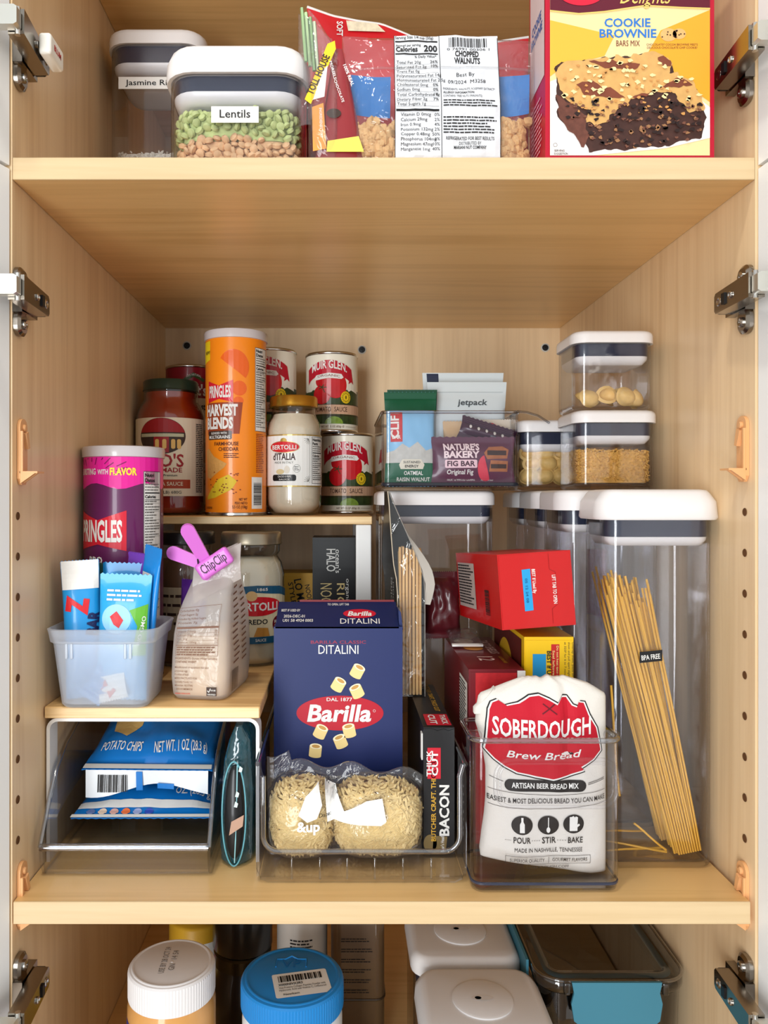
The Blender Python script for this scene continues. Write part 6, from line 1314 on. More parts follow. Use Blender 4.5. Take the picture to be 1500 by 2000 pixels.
# silver pouches
def silver(label, px0, px1, pytop, d, seed, navy=False, word=None):
    T = thing('foil_pouch', label, 'foil pouch', (PX((px0 + px1) / 2, d), d - D0, zs0 + 0.0012), 0, 'silver foil pouches', -1)
    w_ = (px1 - px0) * d / FPX; h = PZ(pytop, d) - zs0
    mp = pouch(T, w_, h, 0.0045, pm((196, 204, 206), 0.38, coat=0.3), 24, 30, 0.010, 0.0008, seed, 0.0, sp=5)
    p = Print(); p.line([(-w_ / 2 + 0.004, h - 0.012), (w_ / 2 - 0.004, h - 0.012)], 0.0005); p.build(T, 'seal_seam', pm((160, 168, 172), 0.4), mp, 0.0006, 0.004, 0.004)
    if navy: Print().rect(-w_ / 2 + 0.005, h - 0.015, -w_ / 2 + 0.019, h - 0.001).build(T, 'navy_patch', pm((34, 42, 66), 0.4), mp, 0.0008, 0.004, 0.004)
    if word: Print().text(word, 0.006, h - 0.0275, 0.0066, w=0.036, bold=0.02, shear=0.15).build(T, 'lettering', pm((70, 76, 80), 0.5), mp, 0.0008, 0.004, 0.004)
silver('silver foil pouch with a navy corner patch standing rearmost', 825, 984, 730, 0.922, 2.2, True)
silver('silver foil pouch with dark lettering in front of the navy-cornered one', 834, 990, 748, 0.908, 4.9, False, 'jetpack')
# ================================================================ top shelf bags and box
ZTs = ZT + 0.0004
BD = 0.633
BRB = thing('brownie_box', 'red and yellow brownie mix box on the top shelf', 'carton', (PX(1230, BD), BD - D0, ZTs))
bw_ = 330 * BD / FPX; bhh = 0.192
BRED = pm((176, 12, 42), 0.4, coat=0.2)
part(BRB, 'carton', box(-bw_ / 2, bw_ / 2, 0.0, 0.052, 0, bhh), BRED, None)
kb = BD / FPX; BF = lambda px, py: ((px - 1230) * kb, PZ(py, BD) - ZTs)
def bp(pts): return [BF(*q_) for q_ in pts]
def jag(pts, amp=5.0, step=6.0, seed=1.0):
    """ragged version of an outline"""
    o = []
    for (a, b_), (c_, d_) in zip(pts, pts[1:] + pts[:1]):
        n = max(1, int(math.hypot(c_ - a, d_ - b_) / step))
        for i in range(n):
            x, y = a + (c_ - a) * i / n, b_ + (d_ - b_) * i / n
            o.append((x + amp * fbm(x * 0.07, y * 0.07, seed), y + amp * fbm(x * 0.07, y * 0.07, seed + 9)))
    return o
bm_ = on_front(0.0)
(u0, v0), (u1, v1) = BF(1074, 304), BF(1386, -60); Print().rect(u0, v0, u1, v1).build(BRB, 'picture_panel', pm((228, 206, 150), 0.45), bm_, 0.0003)
Print().poly(bp(((1074, 40), (1200, 70), (1180, 110), (1100, 130), (1074, 150)))).build(BRB, 'printed_glow', pm((226, 172, 60), 0.5), bm_, 0.0005)
Print().poly(bp(((1290, 60), (1386, 20), (1386, 200), (1330, 160), (1250, 130)))).build(BRB, 'printed_glow', pm((222, 158, 44), 0.5), bm_, 0.0005)
Print().poly(bp(((1074, -60), (1386, -60), (1386, 16), (1330, 14), (1260, 10), (1180, 22), (1130, 26), (1074, 20)))).build(BRB, 'header_band', pm((92, 22, 40), 0.45), bm_, 0.0006)
Print().oval(*BF(1135, -16), 46 * kb, 28 * kb).build(BRB, 'spoon_emblem', pm((204, 30, 56), 0.4), bm_, 0.0009)
p = Print(); p.line(bp(((1074, 22), (1130, 28), (1180, 24), (1260, 12), (1330, 16), (1386, 18))), 0.0010); u, v = BF(1258, 8); p.text('Delights', u, v, 30 * kb, w=96 * kb, shear=0.3, bold=0.0); p.build(BRB, 'gold_lettering', pm((226, 190, 104), 0.4), bm_, 0.0009)
p = Print(); u, v = BF(1225, 53); p.text('COOKIE', u, v, 16 * kb, w=90 * kb, bold=0.02); u, v = BF(1226, 74); p.text('BROWNIE', u, v, 16 * kb, w=111 * kb, bold=0.02); p.build(BRB, 'title_lettering', pm((44, 112, 190), 0.45), bm_, 0.0006)
p = Print(); u, v = BF(1226, 91); p.text('BARS MIX', u, v, 11 * kb, w=46 * kb, bold=0.0); u, v = BF(1312, 90); p.text('CHOCOLATEY COCOA BROWNIE MEETS', u, v, 4 * kb, w=100 * kb, bold=0.0); u, v = BF(1312, 96); p.text('DELICIOUS CHOCOLATE CHIP COOKIE!', u, v, 4 * kb, w=98 * kb, bold=0.0); p.build(BRB, 'subtitle_lettering', pm((110, 40, 36), 0.5), bm_, 0.0008)
p = Print()
for cx, cy, rr_ in ((1305, 69, 16), (1326, 67, 13)): p.oval(*BF(cx, cy), rr_ * kb, rr_ * 0.8 * kb, 24)
p.build(BRB, 'printed_cookie', pm((212, 168, 106), 0.5, var=0.15, scale=400), bm_, 0.0007)
p = Print(); qk = random.Random(3)
for k in range(12): p.oval(*BF(1292 + qk.random() * 44, 60 + qk.random() * 16), 1.6 * kb, 1.4 * kb, 8)
p.build(BRB, 'printed_chip', pm((60, 36, 30), 0.5), bm_, 0.0010)
Print().poly(bp(((1074, 160), (1100, 150), (1360, 190), (1386, 210), (1386, 270), (1300, 290), (1160, 304), (1074, 304)))).build(BRB, 'printed_paper', pm((226, 220, 216), 0.5), bm_, 0.0006)
CKY = pm((204, 158, 94), 0.5, var=0.22, scale=140); BRW = pm((64, 38, 32), 0.5, var=0.5, scale=170); CHO = pm((120, 62, 42), 0.45, var=0.25, scale=110); BLUW = pm((100, 58, 46), 0.5, var=0.5, scale=220)
Print().poly(bp(jag([(1085, 130), (1095, 122), (1150, 118), (1200, 112), (1290, 106), (1310, 122), (1318, 150), (1350, 158), (1368, 195), (1378, 230), (1370, 268), (1290, 288), (1150, 298), (1140, 275), (1105, 250), (1088, 220)], 6))).build(BRB, 'printed_brownie', BRW, bm_, 0.0008)
Print().poly(bp(jag([(1085, 140), (1100, 123), (1160, 116), (1210, 112), (1290, 106), (1312, 125), (1305, 140), (1350, 155), (1365, 190), (1375, 215), (1350, 225), (1330, 205), (1318, 185), (1282, 178), (1240, 190), (1215, 210), (1170, 245), (1140, 240), (1150, 215), (1110, 200), (1090, 170)], 9, 5, 4.0))).build(BRB, 'printed_cookie_top', CKY, bm_, 0.0011)
for pts_ in (((1150, 118), (1210, 122), (1250, 126), (1240, 138), (1200, 136), (1165, 130)), ((1283, 112), (1308, 118), (1311, 131), (1290, 130)), ((1125, 165), (1155, 158), (1200, 180), (1222, 192), (1175, 190), (1140, 186)), ((1290, 168), (1330, 152), (1350, 165), (1340, 172), (1300, 172)), ((1232, 192), (1275, 176), (1262, 188), (1240, 196))):
    Print().poly(bp(jag(list(pts_), 6, 5, 2.0))).build(BRB, 'printed_chocolate', CHO, bm_, 0.0014)
for pts_ in (((1086, 185), (1110, 200), (1140, 225), (1150, 270), (1140, 288), (1105, 250), (1090, 225)),): Print().poly(bp(jag(list(pts_), 8, 5, 3.0))).build(BRB, 'printed_crumb', BLUW, bm_, 0.0012)
p = Print(); qk = random.Random(9)
for k in range(46):
    x, y = qk.uniform(1150, 1370), qk.uniform(200, 290)
    if y > 298 - (x - 1150) * 0.10: continue
    p.poly(bp([(x + qk.uniform(2, 7) * math.cos(a), y + qk.uniform(2, 5) * math.sin(a)) for a in (0, 1.2, 2.4, 3.6, 4.8)]))
p.build(BRB, 'printed_crumb', pm((150, 106, 70), 0.5), bm_, 0.0016)
for nm, col_, n_, y0_, y1_, r0_, r1_ in (('printed_light_crumb', (236, 208, 150), 60, 120, 200, 3, 8), ('printed_gold_crumb', (196, 140, 78), 60, 125, 225, 2, 6), ('printed_dark_crumb', (40, 24, 22), 80, 195, 288, 3, 8), ('printed_brown_crumb', (112, 70, 54), 70, 200, 288, 2, 6)):
    p = Print()
    for k in range(n_):
        x, y = qk.uniform(1098, 1366), qk.uniform(y0_, y1_)
        if y < 200 and (x > 1300 and y < 150): continue
        if y > 298 - (x - 1150) * 0.12 or (x < 1150 and y > 235): continue
        p.poly(bp([(x + qk.uniform(r0_ * 0.6, r1_) * math.cos(a), y + qk.uniform(r0_ * 0.5, r1_ * 0.7) * math.sin(a)) for a in (0, 0.9, 1.8, 2.7, 3.6, 4.5, 5.4)]))
    p.build(BRB, nm, pm(col_, 0.5), bm_, 0.0018 + 0.0002 * n_ / 60.0)
p = Print(); u, v = BF(1092, 297); p.text('SERVING', u, v, 4 * kb, w=20 * kb); u, v = BF(1095, 303); p.text('SUGGESTION', u, v, 4 * kb, w=27 * kb); p.annulus(*BF(1084, 284), 4 * kb, 4 * kb, 0.6 * kb, 14); p.build(BRB, 'lettering', DBR, bm_, 0.0009)
mlb = on_left(-bw_ / 2, 0.026); Print().rect(-0.022, 0.072, 0.024, bhh - 0.004).build(BRB, 'side_panel', pm((206, 190, 190), 0.5), mlb, 0.0003)
p = Print(); p.text('COOKIE', 0.0, 0.124, 0.007, w=0.030, bold=0.02); p.text('BROWNIE', 0.0, 0.114, 0.007, w=0.036, bold=0.02); p.build(BRB, 'side_lettering', pm((44, 90, 160), 0.5), mlb, 0.0006)
p = Print(); p.lines(-0.018, 0.060, 0.018, 12, 0.004, 0.0018, 5); p.build(BRB, 'side_small_print', pm((214, 150, 160), 0.5), mlb, 0.0006)
# walnut bag
WD = 0.668
WBx = lambda px: PX(px, WD)
WB = thing('walnut_bag', 'clear bag of chopped walnuts with a white nutrition label', 'food bag', (0, WD - D0, ZTs + 0.0006))
wx0, wx1 = WBx(668), WBx(1048); wh = PZ(74, WD) - ZTs
def wtop(x): return wh * (1.0 - 0.03 * math.sin((x - wx0) / (wx1 - wx0) * PI)) - 0.008 * max(0, (x - wx1 + 0.05) / 0.05) * 0.6
def wt(x, z, s=0):
    u = (x - wx0) / (wx1 - wx0); a = min(1, abs(2 * u - 1)); b_ = max(0, 1 - a ** 3) ** 0.6
    e = min(1.0, (z + 0.003) / 0.012) * (1.0 if z < 0.055 else max(0.12, 1 - (z - 0.055) / 0.075))
    return 0.0006 + 0.0155 * b_ * e + (0.0016 * fbm(x * 55, z * 60, 1.0 + s) + 0.0008 * fbm(x * 140, z * 120, 5.0)) * b_
def wf(u, v, s):
    x = wx0 + (wx1 - wx0) * u; z = v * wtop(x); return (x, s * wt(x, z), z)
part(WB, 'film', shell(64, 44, lambda u, v: wf(u, v, -1), lambda u, v: wf(u, v, 1)), FILM, 80)
wm = lambda u, v, e: (u, -wt(u, v) - 0.0006 - e, v)
WP = lambda px, py: (PX(px, WD), PZ(py, WD) - ZTs - 0.0006); kw = WD / FPX; wg = dict(du=0.004, dv=0.004)
(u0, v0), (u1, v1) = WP(769, 330), WP(970, 74); Print().rect(u0, v0, u1, min(v1, wh - 0.001)).build(WB, 'label', pm((206, 208, 212), 0.4, coat=0.2), wm, 0.0004, **wg)
p = Print(); p.line([WP(769, 74), WP(769, 330)], 0.0005); p.line([WP(856, 74), WP(858, 330)], 0.0005); p.line([WP(969, 80), WP(971, 330)], 0.0005)
def wt_(tx, px, py, h, w_=None, al='C', b_=0.0): u, v = WP(px, py); p.text(tx, u, v, h * kw, w=w_ * kw if w_ else None, align=al, bold=b_)
wt_('Serving Size 1/4 cup (30g)', 771, 82, 6, 74, 'L', 0.01); wt_('Amount per serving', 772, 99, 5, 48, 'L', 0.01); wt_('Calories', 772, 110, 10, 42, 'L', 0.03); wt_('200', 852, 110, 13, 26, 'R', 0.03); wt_('% Daily Value*', 850, 123, 5, 42, 'R', 0.01)
for a, b_, t in ((86, 89, 0.0014), (114, 116, 0.0012), (232, 236, 0.0018)): p.line([WP(771, (a + b_) / 2), WP(853, (a + b_) / 2)], t)
for k, (tx, pc) in enumerate((('Total Fat 20g', '26%'), ('  Saturated Fat 2g', '10%'), ('  Trans Fat 0g', ''), ('  Polyunsaturated Fat 14g', ''), ('  Monounsaturated Fat 2.5g', ''), ('Cholesterol 0mg', '0%'), ('Sodium 0mg', '0%'), ('Total Carbohydrate 4g', '1%'), ('  Dietary Fiber 2g', '7%'), ('  Total Sugars 1g', ''))):
    wt_(tx, 773, 135 + 10 * k, 6, None, 'L', 0.0); pc and wt_(pc, 852, 135 + 10 * k, 6, None, 'R', 0.01); p.line([WP(771, 137 + 10 * k), WP(853, 137 + 10 * k)], 0.00015)
for k, (tx, pc) in enumerate((('Vitamin D 0mcg', '0%'), ('Calcium 29mg', '2%'), ('Iron 0.9mg', '4%'), ('Potassium 132mg', '2%'), ('Copper 0.48mg', '50%'), ('Phosphorus 104mg', '8%'), ('Magnesium 47mg', '10%'), ('Manganese 1mg', '40%'))): wt_(tx, 780, 245 + 9.5 * k, 6, None, 'L', 0.0); wt_(pc, 854, 245 + 9.5 * k, 6, None, 'R', 0.0)
(u0, v0), (u1, v1) = WP(875, 100), WP(948, 80); p.barcode(u0, v0, u1, v1, 4); wt_('0 76991 00306 1', 912, 107, 5, 82); wt_('CHOPPED', 909, 121, 12, 46, 'C', 0.03); wt_('WALNUTS', 909, 136, 12, 50, 'C', 0.03); wt_('Best By', 905, 163, 8, 34); wt_('09/2024  M3258', 907, 178, 7, 72)
wt_('INGREDIENTS: WALNUTS, ROSEMARY EXTRACT*', 861, 192, 4.5, 100, 'L'); wt_('ALLERGY INFORMATION:', 861, 200, 4.5, 60, 'L', 0.02); wt_('CONTAINS: TREE NUTS (WALNUTS)', 861, 208, 4.5, 74, 'L')
u0, v0 = WP(861, 214); u1, _ = WP(966, 0); p.lines(u0, v0, u1, 3, 0.0023, 0.0010, 3); u0, v0 = WP(861, 246); p.lines(u0, v0, u1, 6, 0.0026, 0.0011, 7); wt_('REFRIGERATED FOR BEST RESULTS', 912, 291, 6, 92, 'C', 0.01); wt_('DISTRIBUTED BY', 912, 300, 6, 42); wt_('MARIANI NUT COMPANY', 912, 308, 6, 62, 'C', 0.02)
p.build(WB, 'lettering', INK, wm, 0.0008, **wg)
wbk = lambda u, v, e: (u, wt(u, v) - 0.0008 - e, v)
for a, b_ in ((686, 764), (974, 1036)):
    (u0, v0), (u1, v1) = WP(a, 216), WP(b_, 142); Print().rect(u0, v0, u1, v1).build(WB, 'blue_back_panel', pm((46, 118, 190), 0.45), wbk, 0.0, **wg)
part(WB, 'zip_seal', tube([(wx0 + 0.004 + (wx1 - wx0 - 0.008) * i / 20, -wt(wx0 + 0.004 + (wx1 - wx0 - 0.008) * i / 20, PZ(146, WD) - ZTs) - 0.0014, PZ(146, WD) - ZTs) for i in range(21)], 0.0009, 8), FILM, 60)
qw = random.Random(12); g = G()
def lump(rn, r_):
    n, m_ = 8, 6; v = []; s_ = rn.uniform(0, 99)
    rings = []
    for j in range(m_ + 1):
        ph = PI * j / m_; rings.append([tuple(Vector((math.sin(ph) * math.cos(2 * PI * i / n), math.sin(ph) * math.sin(2 * PI * i / n), math.cos(ph))) * r_ * (1 + 0.45 * fbm(math.sin(ph) * math.cos(2 * PI * i / n) * 1.6 + s_, math.sin(ph) * math.sin(2 * PI * i / n) * 1.6, math.cos(ph) * 1.6))) for i in range(n)])
    return loft(rings)
for k in range(210):
    x = qw.choice((qw.uniform(wx0 + 0.008, WBx(775)), qw.uniform(WBx(960), wx1 - 0.008), qw.uniform(wx0 + 0.01, wx1 - 0.01))); z = 0.004 + 0.042 * qw.random(); r_ = qw.uniform(0.0030, 0.0052)
    t = wt(x, z) - r_ * 1.4 - 0.0022; g.join(lump(qw, r_).move(x, -t * qw.uniform(0.75, 1.0) if t > 0 else 0, z + 0.002))
solid('chopped_walnuts', 'chopped tan walnut pieces settled in the clear labelled bag', 'walnuts', g, pm((206, 164, 112), 0.6, var=0.35, scale=150), WB.location, kind='stuff')
# red bag behind
def sheetbag(T, name, m, top, x0, x1, t, zb_, seed, nu=40, nv=24):
    def f(u, v, s):
        x = x0 + (x1 - x0) * u; z = zb_ + v * (top(x) - zb_); b_ = max(0, 1 - abs(2 * u - 1) ** 3) ** 0.6 * max(0.03, math.sin(PI * min(1, 0.12 + v * 0.88)))
        return (x, s * (0.0006 + t * b_ + 0.0014 * fbm(x * 40, z * 40, seed) * b_), z)
    part(T, name, shell(nu, nv, lambda u, v: f(u, v, -1), lambda u, v: f(u, v, 1)), m, 70)
RBd = 0.735
RBG = thing('red_bag', 'large red snack bag with a white top edge behind the walnuts', 'food bag', (0, RBd - D0, ZTs + 0.0004))
tp_ = [(600, 14), (650, 32), (700, 42), (745, 48), (790, 66), (830, 84), (900, 92), (960, 84), (1040, 72)]
def rtop(x):
    px = VX + x * FPX / RBd
    for (a, b_), (c_, d_) in zip(tp_, tp_[1:]):
        if px <= c_: return PZ(b_ + (d_ - b_) * max(0, (px - a)) / (c_ - a), RBd) - ZTs - 0.0004
    return PZ(tp_[-1][1], RBd) - ZTs - 0.0004
rx0, rx1 = PX(600, RBd), PX(1032, RBd)
sheetbag(RBG, 'bag', pm((198, 26, 34), 0.35, coat=0.4), rtop, rx0, rx1, 0.011, 0.0, 2.0)
part(RBG, 'white_edge', tube([(rx0 + (rx1 - rx0) * i / 40, 0, rtop(rx0 + (rx1 - rx0) * i / 40)) for i in range(41)], 0.0014, 8), PAPER, 60)
Print().poly([(PX(a, RBd), PZ(b_, RBd) - ZTs) for a, b_ in ((676, 46), (735, 52), (752, 68), (680, 66))]).build(RBG, 'printed_panel', pm((226, 206, 176), 0.5, var=0.4, scale=200), lambda u, v, e: (u, -0.0042 - e, v), 0.0)
Print().text('SOFT', PX(658, RBd), PZ(62, RBd) - ZTs, 0.0055, w=0.014, rot=-90, bold=0.02).build(RBG, 'lettering', PAPER, lambda u, v, e: (u, -0.0042 - e, v), 0.0)
# zip bag with the yellow baking-chip bag
ZD = 0.664
ZB = thing('zip_bag', 'clear zip bag with a green seal between lentils and walnuts', 'zip bag', (0, ZD - D0, ZTs + 0.0004))
zt_ = [(583, 6), (598, 14), (620, 40), (645, 80), (662, 110), (675, 150), (690, 200), (703, 250)]
def ztop_(x):
    px = VX + x * FPX / ZD
    for (a, b_), (c_, d_) in zip(zt_, zt_[1:]):
        if px <= c_: return PZ(b_ + (d_ - b_) * max(0, (px - a)) / (c_ - a), ZD) - ZTs
    return PZ(zt_[-1][1], ZD) - ZTs
sheetbag(ZB, 'film', FILM, ztop_, PX(602, ZD), PX(664, ZD), 0.0130, 0.0, 9.0, 30, 30)
part(ZB, 'loose_top', shell(12, 10, lambda u, v: (PX(583 + 66 * u, ZD), -0.002 - 0.004 * math.sin(u * 5), PZ(250 - 220 * v + 45 * u * v, ZD) - ZTs), lambda u, v: (PX(583 + 66 * u, ZD), -0.001 - 0.004 * math.sin(u * 5), PZ(250 - 220 * v + 45 * u * v, ZD) - ZTs)), FILM, 70)
for k in range(4):
    x = 590 + 8 * k; part(ZB, 'zip_strip', tube([(PX(x + 2 * i, ZD), -0.0035, PZ(22 + 9 * k + 26 * i, ZD) - ZTs) for i in range(5)], 0.0016, 6), pm(((150, 180, 130), (176, 200, 150), (140, 172, 122), (190, 200, 170))[k], 0.3, coat=0.4), 60)
CBG = thing('baking_chip_bag', 'yellow and maroon baking chip bag inside the zip bag', 'food bag', (0, ZD - D0 + 0.0004, ZTs + 0.0010))
cp = lambda px, py: (PX(px, ZD), PZ(py, ZD) - ZTs - 0.0010)
pts_ = [(606, 305), (640, 120), (652, 95), (668, 108), (690, 170), (706, 240), (712, 305)]
def cfx(v): return 606 + (652 - 606) * v ** 0.8, 712 - (712 - 668) * v ** 1.4
def cf(u, v, s):
    l, r_ = cfx(v); x = PX(l + (r_ - l) * u, ZD); z = (PZ(98, ZD) - ZTs) * v; b_ = max(0, 1 - abs(2 * u - 1) ** 3) ** 0.6 * max(0.05, math.sin(PI * min(1, 0.2 + 0.8 * v)))
    return (x, s * (0.0004 + 0.0085 * b_), z)
part(CBG, 'bag', shell(24, 24, lambda u, v: cf(u, v, -1), lambda u, v: cf(u, v, 1)), pm((138, 40, 44), 0.4, coat=0.3), 70)
cm = lambda u, v, e: (u, -0.0098 - e, v)
Print().poly([cp(*q_) for q_ in ((596, 205), (640, 98), (654, 92), (656, 108), (608, 214))]).build(CBG, 'yellow_band', pm((236, 200, 40), 0.4), cm, 0.0)
u, v = cp(628, 160); Print().text('TOLL HOUSE', u, v, 13 * ZD / FPX, w=82 * ZD / FPX, rot=66, bold=0.03).build(CBG, 'brand_lettering', DBR, cm, 0.0003)
Print().poly([cp(*q_) for q_ in ((610, 220), (632, 212), (638, 300), (612, 305))]).build(CBG, 'orange_panel', pm((222, 150, 70), 0.45), cm, 0.0002)
Print().poly([cp(*q_) for q_ in ((640, 285), (700, 276), (710, 306), (638, 306))]).build(CBG, 'yellow_panel', pm((238, 214, 90), 0.45), cm, 0.0002)
Print().poly([cp(*q_) for q_ in ((632, 148), (640, 140), (634, 200), (612, 206))]).build(CBG, 'white_panel', PAPER, cm, 0.0002)
p = Print(); u, v = cp(648, 150); p.text('MORSELS', u, v, 5 * ZD / FPX, w=36 * ZD / FPX, rot=-75); u, v = cp(660, 190); p.text('CHOCOLATE', u, v, 5 * ZD / FPX, w=46 * ZD / FPX, rot=-70); u, v = cp(625, 250); p.text('INGREDIENTS YOU', u, v, 5 * ZD / FPX, w=56 * ZD / FPX, rot=-88); u, v = cp(678, 160); p.text('100% REAL', u, v, 6 * ZD / FPX, w=44 * ZD / FPX, rot=-68, bold=0.02); p.build(CBG, 'lettering', PAPER, cm, 0.0005)
Print().oval(*cp(652, 232), 14 * ZD / FPX, 9 * ZD / FPX).build(CBG, 'printed_chip', DBR, cm, 0.0003)
# ================================================================ bottom compartment
def ribbed(T, name, rr_, z0, z1, m, n=90, amp=0.00035):
    rings = []
    for z, k in ((z0, 0.0), (z0 + 0.001, 1), (z1 - 0.0035, 1), (z1 - 0.0025, 0.0), (z1 - 0.0008, -2), (z1, -6)):
        rings.append([((rr_ + (amp * (1 if i % 2 else -1) if k == 1 else 0.0006 * (k if k < 0 else 0))) * math.cos(2 * PI * i / (2 * n)), (rr_ + (amp * (1 if i % 2 else -1) if k == 1 else 0.0006 * (k if k < 0 else 0))) * math.sin(2 * PI * i / (2 * n)), z) for i in range(2 * n)])
    return part(T, name, loft(rings), m, 30)
PJd = 0.705; zt1 = ZC - 0.4245
PJ = thing('peanut_butter_jar', 'peanut butter jar with a white ribbed lid on the bottom board', 'jar', (PX(336, PJd), PJd - D0, ZF + 0.0004), 12)
hp = zt1 - ZF - 0.0004
part(PJ, 'jar', lathe([(0.0, 0.0), (0.036, 0.0), (0.0395, 0.004), (0.0395, hp - 0.034), (0.0370, hp - 0.026), (0.0370, hp - 0.008)], 56), pm((206, 150, 84), 0.3, coat=0.8, var=0.12, scale=60), 50)
ribbed(PJ, 'lid', 0.0388, hp - 0.026, hp, WHITE)
part(PJ, 'lid_rim', lathe([(0.0330, hp - 0.0002), (0.0345, hp + 0.0008), (0.0358, hp + 0.0004), (0.0364, hp - 0.0006)], 56), WHITE, 60)
c = on_cyl(0.0396); Print().rect(-0.060, 0.02, 0.020, hp - 0.042).build(PJ, 'blue_label', pm((44, 52, 140), 0.4), c, 0.0003, 0.006)
p = Print()
for k in range(3): p.annulus(-0.030 + 0.016 * k, hp - 0.050, 0.0062, 0.0062, 0.0006, 20); p.oval(-0.030 + 0.016 * k, hp - 0.050, 0.0028, 0.0036, 12)
p.build(PJ, 'printed_icon', PAPER, c, 0.0006, 0.006)
p = Print(); p.text('USE BY 28 OCT 24', -0.004, 0.004, 0.0052, w=0.040, rot=80, bold=0.0); p.text('GN   14 54', 0.004, 0.002, 0.0052, w=0.030, rot=80, bold=0.0); p.build(PJ, 'stamp_lettering', pm((130, 124, 120), 0.5), on_top(hp), 0.0004)
part(PJ, 'moulding_dot', lathe([(0.0, hp), (0.0012, hp + 0.0001), (0.0008, hp + 0.0006), (0.0, hp + 0.0006)], 12), WHITE, 60)
CJd = 0.706; zt2 = ZC - 0.4370
CJ = thing('supplement_jar', 'white jar with a bright blue ribbed lid and barcode sticker', 'jar', (PX(571, CJd), CJd - D0, ZF + 0.0004), 0)
hc = zt2 - ZF - 0.0004; BLID = pm((28, 124, 192), 0.35, coat=0.2)
part(CJ, 'jar', lathe([(0.0, 0.0), (0.042, 0.0), (0.0455, 0.004), (0.0455, hc - 0.034), (0.044, hc - 0.026), (0.044, hc - 0.006)], 56), pm((226, 230, 232), 0.35, coat=0.3), 50)
ribbed(CJ, 'lid', 0.0465, hc - 0.024, hc, BLID, 110)
part(CJ, 'lid_rim', lathe([(0.0395, hc - 0.0002), (0.0412, hc + 0.0010), (0.0428, hc + 0.0004), (0.0436, hc - 0.0006)], 56), BLID, 60)
part(CJ, 'lid_emblem', tube([(x - 0.002, 0.018 + y, hc + 0.0002) for x, y in ((-0.014, -0.006), (-0.014, 0.006), (-0.006, 0.006), (0.0, 0.011), (0.006, 0.006), (0.014, 0.006), (0.014, -0.006))], 0.0007, 6), BLID, 60)
Print().text('VP', -0.002, 0.012, 0.012, w=0.018, bold=0.01).build(CJ, 'lid_lettering', pm((22, 104, 168), 0.4), on_top(hc), 0.0004)
ca, sa = math.cos(math.radians(12)), math.sin(math.radians(12))
stk = lambda u, v, e: (0.009 + u * ca - v * sa, -0.012 + u * sa + v * ca, hc + e)
Print().rrect(0, 0, 0.050, 0.034, 0.002).build(CJ, 'sticker', PAPER, stk, 0.0004)
p = Print(); p.barcode(-0.020, 0.004, 0.020, 0.013, 8); p.text('X000NIVX3R3', -0.021, -0.0010, 0.0030, align='L', w=0.022, bold=0.02); p.text('Vital Proteins Collagen Peptides Powder with', -0.021, -0.0050, 0.0026, align='L', w=0.042, bold=0.0); p.text('Hyaluronic Acid and Vitamin C, Unflavored', -0.021, -0.0085, 0.0026, align='L', w=0.042, bold=0.0); p.text('NewItem', -0.018, -0.0145, 0.0026, align='L', bold=0.01); p.build(CJ, 'sticker_lettering', INK, stk, 0.0008)
# lidded canisters seen from above
canister('low canister with a round button lid nearest the front of the bottom board', PX(940, 0.712), 0.655, 0.112, 0.102, ZC - 0.460 - ZF, ZF + 0.0004, lid=0.020, gask=0.016, flare=0.003, knob=True, r=0.020)
canister('low canister with a round button lid behind the front one on the bottom board', PX(905, 0.80), 0.772, 0.106, 0.102, ZC - 0.462 - ZF, ZF + 0.0004, lid=0.018, gask=0.016, flare=0.002, knob=True, r=0.016)
# glass food box with teal clips
GBd = 0.725; gx0, gx1 = PX(1052, GBd), PX(1352, GBd)
GBX = thing('glass_food_box', 'glass food box with a clear lid and teal clips', 'food box', ((gx0 + gx1) / 2, GBd - D0, ZF + 0.0004))
gw, gl2, gh = gx1 - gx0, 0.210, ZC - 0.4535 - ZF
SMK = clear('smoky_glass', tint=(196, 196, 196), edge=(110, 120, 124), r0=0.07, r1=0.8)
def gq(a, z, r_=0.026): return [(x, y + gl2 / 2, z) for x, y in rrect(gw - 2 * a, gl2 - 2 * a, max(r_ - a, 0.004), 7)]
part(GBX, 'dish', loft([gq(0.012, 0), gq(0.008, 0.004), gq(0.004, gh - 0.016), gq(0.007, gh - 0.016), gq(0.011, 0.007)]), SMK, 50)
part(GBX, 'lid', loft([gq(0.003, gh - 0.015), gq(0.0, gh - 0.012), gq(0.0, gh - 0.004), gq(0.003, gh - 0.001), gq(0.010, gh), gq(0.016, gh - 0.001), gq(0.018, gh - 0.004)]), SMK, 50)
part(GBX, 'seal', loft([gq(0.0185, gh - 0.0050), gq(0.0165, gh - 0.0035), gq(0.0125, gh - 0.0035), gq(0.0105, gh - 0.0050)], False, False), pm((70, 120, 136), 0.4), 50)
part(GBX, 'lid_rim', tube(gq(0.001, gh - 0.002), 0.0016, 8, True), RIMC, 60)
TCL = pm((62, 122, 142), 0.5)
o_ = [(-0.042, 0.002), (-0.040, -0.008), (-0.0425, -0.018), (-0.040, -0.034), (-0.030, -0.042), (0.030, -0.042), (0.040, -0.034), (0.0425, -0.018), (0.040, -0.008), (0.042, 0.002)]
part(GBX, 'clip', prism([(x, gh - 0.002 + z) for x, z in o_], -0.0045, -0.0020), TCL, 40)
part(GBX, 'clip', prismx([(y, gh - 0.002 + z) for y, z in ((0.030, 0.003), (0.180, 0.003), (0.180, -0.040), (0.030, -0.040))], -gw / 2 - 0.0045, -gw / 2 - 0.0020), TCL, 40)
for x in (-0.046, 0.046): part(GBX, 'clip_hinge', bbox(0.006, 0.006, 0.012, 0.0015).move(x, -0.001, gh - 0.013), SMK, 40)
g = loft([[(x, y + gl2 / 2, z) for x, y in rrect(gw - 0.032, gl2 - 0.032, 0.018, 5)] for z in (0.0082, gh - 0.0175)])
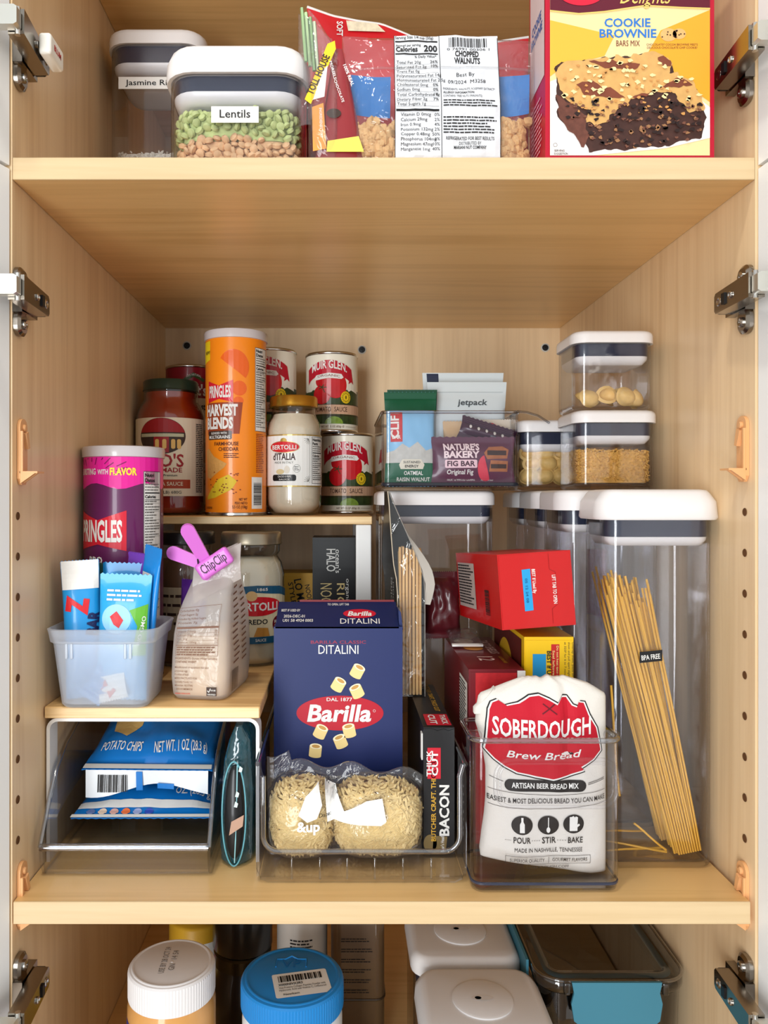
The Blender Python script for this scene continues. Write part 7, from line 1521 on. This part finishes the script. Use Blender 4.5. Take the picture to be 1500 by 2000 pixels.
solid('stored_food', 'dark leftover food filling the glass food box', 'food', g, pm((40, 26, 20), 0.6, var=0.8, scale=24), GBX.location, kind='stuff')
# dim pantry things at the rear of the bottom board
def darkjar(label, px, d, rr_, ztop, body, lidc, name='pantry_jar', cat='jar'):
    h = ztop - ZF; T = thing(name, label, cat, (PX(px, d), d - D0, ZF + 0.0004), 0, 'pantry jars at the rear')
    part(T, 'jar', lathe([(0.0, 0.0), (rr_ - 0.004, 0.0), (rr_, 0.004), (rr_, h - 0.034), (rr_ - 0.005, h - 0.022), (rr_ - 0.005, h - 0.010)], 40), body, 50)
    part(T, 'lid', lathe([(rr_ - 0.004, h - 0.016), (rr_ - 0.002, h - 0.015), (rr_ - 0.002, h - 0.002), (rr_ - 0.004, h), (0.0, h - 0.001)], 40), lidc, 40)
    return T, h
dz = lambda py, d: PZ(py, d)
T_, h = darkjar('black jar with a brass-rimmed lid behind the white-lidded jar', 474, 0.86, 0.034, dz(1846, 0.86), pm((28, 24, 22), 0.35, coat=0.5), pm((60, 54, 40), 0.3, metal=0.8))
T_, h = darkjar('squat black jar standing on the brass-lidded one', 474, 0.86, 0.033, dz(1806, 0.86) + 0.03, pm((26, 24, 24), 0.35, coat=0.4), BLACK)
T_.location.z = dz(1846, 0.86) + 0.0008
for ch in T_.children: bpy.data.objects.remove(ch)
part(T_, 'jar', lathe([(0.0, 0.0), (0.030, 0.0), (0.033, 0.003), (0.033, 0.045), (0.030, 0.050), (0.0, 0.050)], 40), pm((26, 24, 24), 0.35, coat=0.4), 50)
YJ = thing('spice_tin', 'yellow and red seasoning tin in the shade behind the peanut butter', 'tin', (PX(385, 0.90), 0.905 - D0, ZF + 0.0004), 0); hy = dz(1790, 0.90) - ZF
part(YJ, 'tin', lathe([(0.0, 0.0), (0.032, 0.0), (0.033, 0.002), (0.033, hy - 0.003), (0.030, hy)], 40), pm((196, 150, 40), 0.4), 50)
c = on_cyl(0.033); Print().rect(-0.028, hy - 0.045, 0.030, hy - 0.018).build(YJ, 'white_panel', PAPER, c, 0.0003, 0.006); Print().text('vigo', 0.004, hy - 0.040, 0.012, w=0.034, bold=0.04).build(YJ, 'brand_lettering', RED, c, 0.0006, 0.006)
WJ = thing('spray_can', 'pale grey can with small lettering behind the blue lid', 'can', (PX(590, 0.86), 0.862 - D0, ZF + 0.0004), 0); hw_ = dz(1780, 0.86) - ZF
part(WJ, 'can', lathe([(0.0, 0.0), (0.027, 0.0), (0.028, 0.002), (0.028, hw_ - 0.004), (0.025, hw_)], 40), pm((196, 190, 182), 0.4), 50)
p = Print(); p.lines(-0.012, hw_ - 0.018, 0.014, 4, 0.0035, 0.0016, 4); p.build(WJ, 'lettering', INK, on_cyl(0.028), 0.0004, 0.006)
BRJ = thing('brown_bottle', 'clear brown bottle with printed lines beside the pale grey can', 'bottle', (PX(698, 0.855), 0.858 - D0, ZF + 0.0004), 0); hb = dz(1775, 0.855) - ZF
part(BRJ, 'bottle', bbox(0.058, 0.052, hb, 0.006, 0.010), pm((96, 72, 48), 0.3, coat=0.7), 50)
p = Print()
for k in range(6): p.lines(-0.018, hb - 0.020 - 0.011 * k, 0.016, 2, 0.0026, 0.0011, k)
p.build(BRJ, 'lettering', pm((40, 30, 24), 0.5), on_front(-0.026), 0.0004)
part(BRJ, 'shoulder_ring', tube([(x, y, hb - 0.086) for x, y in rrect(0.0585, 0.0525, 0.010, 5)], 0.0012, 6, True), pm((60, 44, 30), 0.3, coat=0.6), 60)
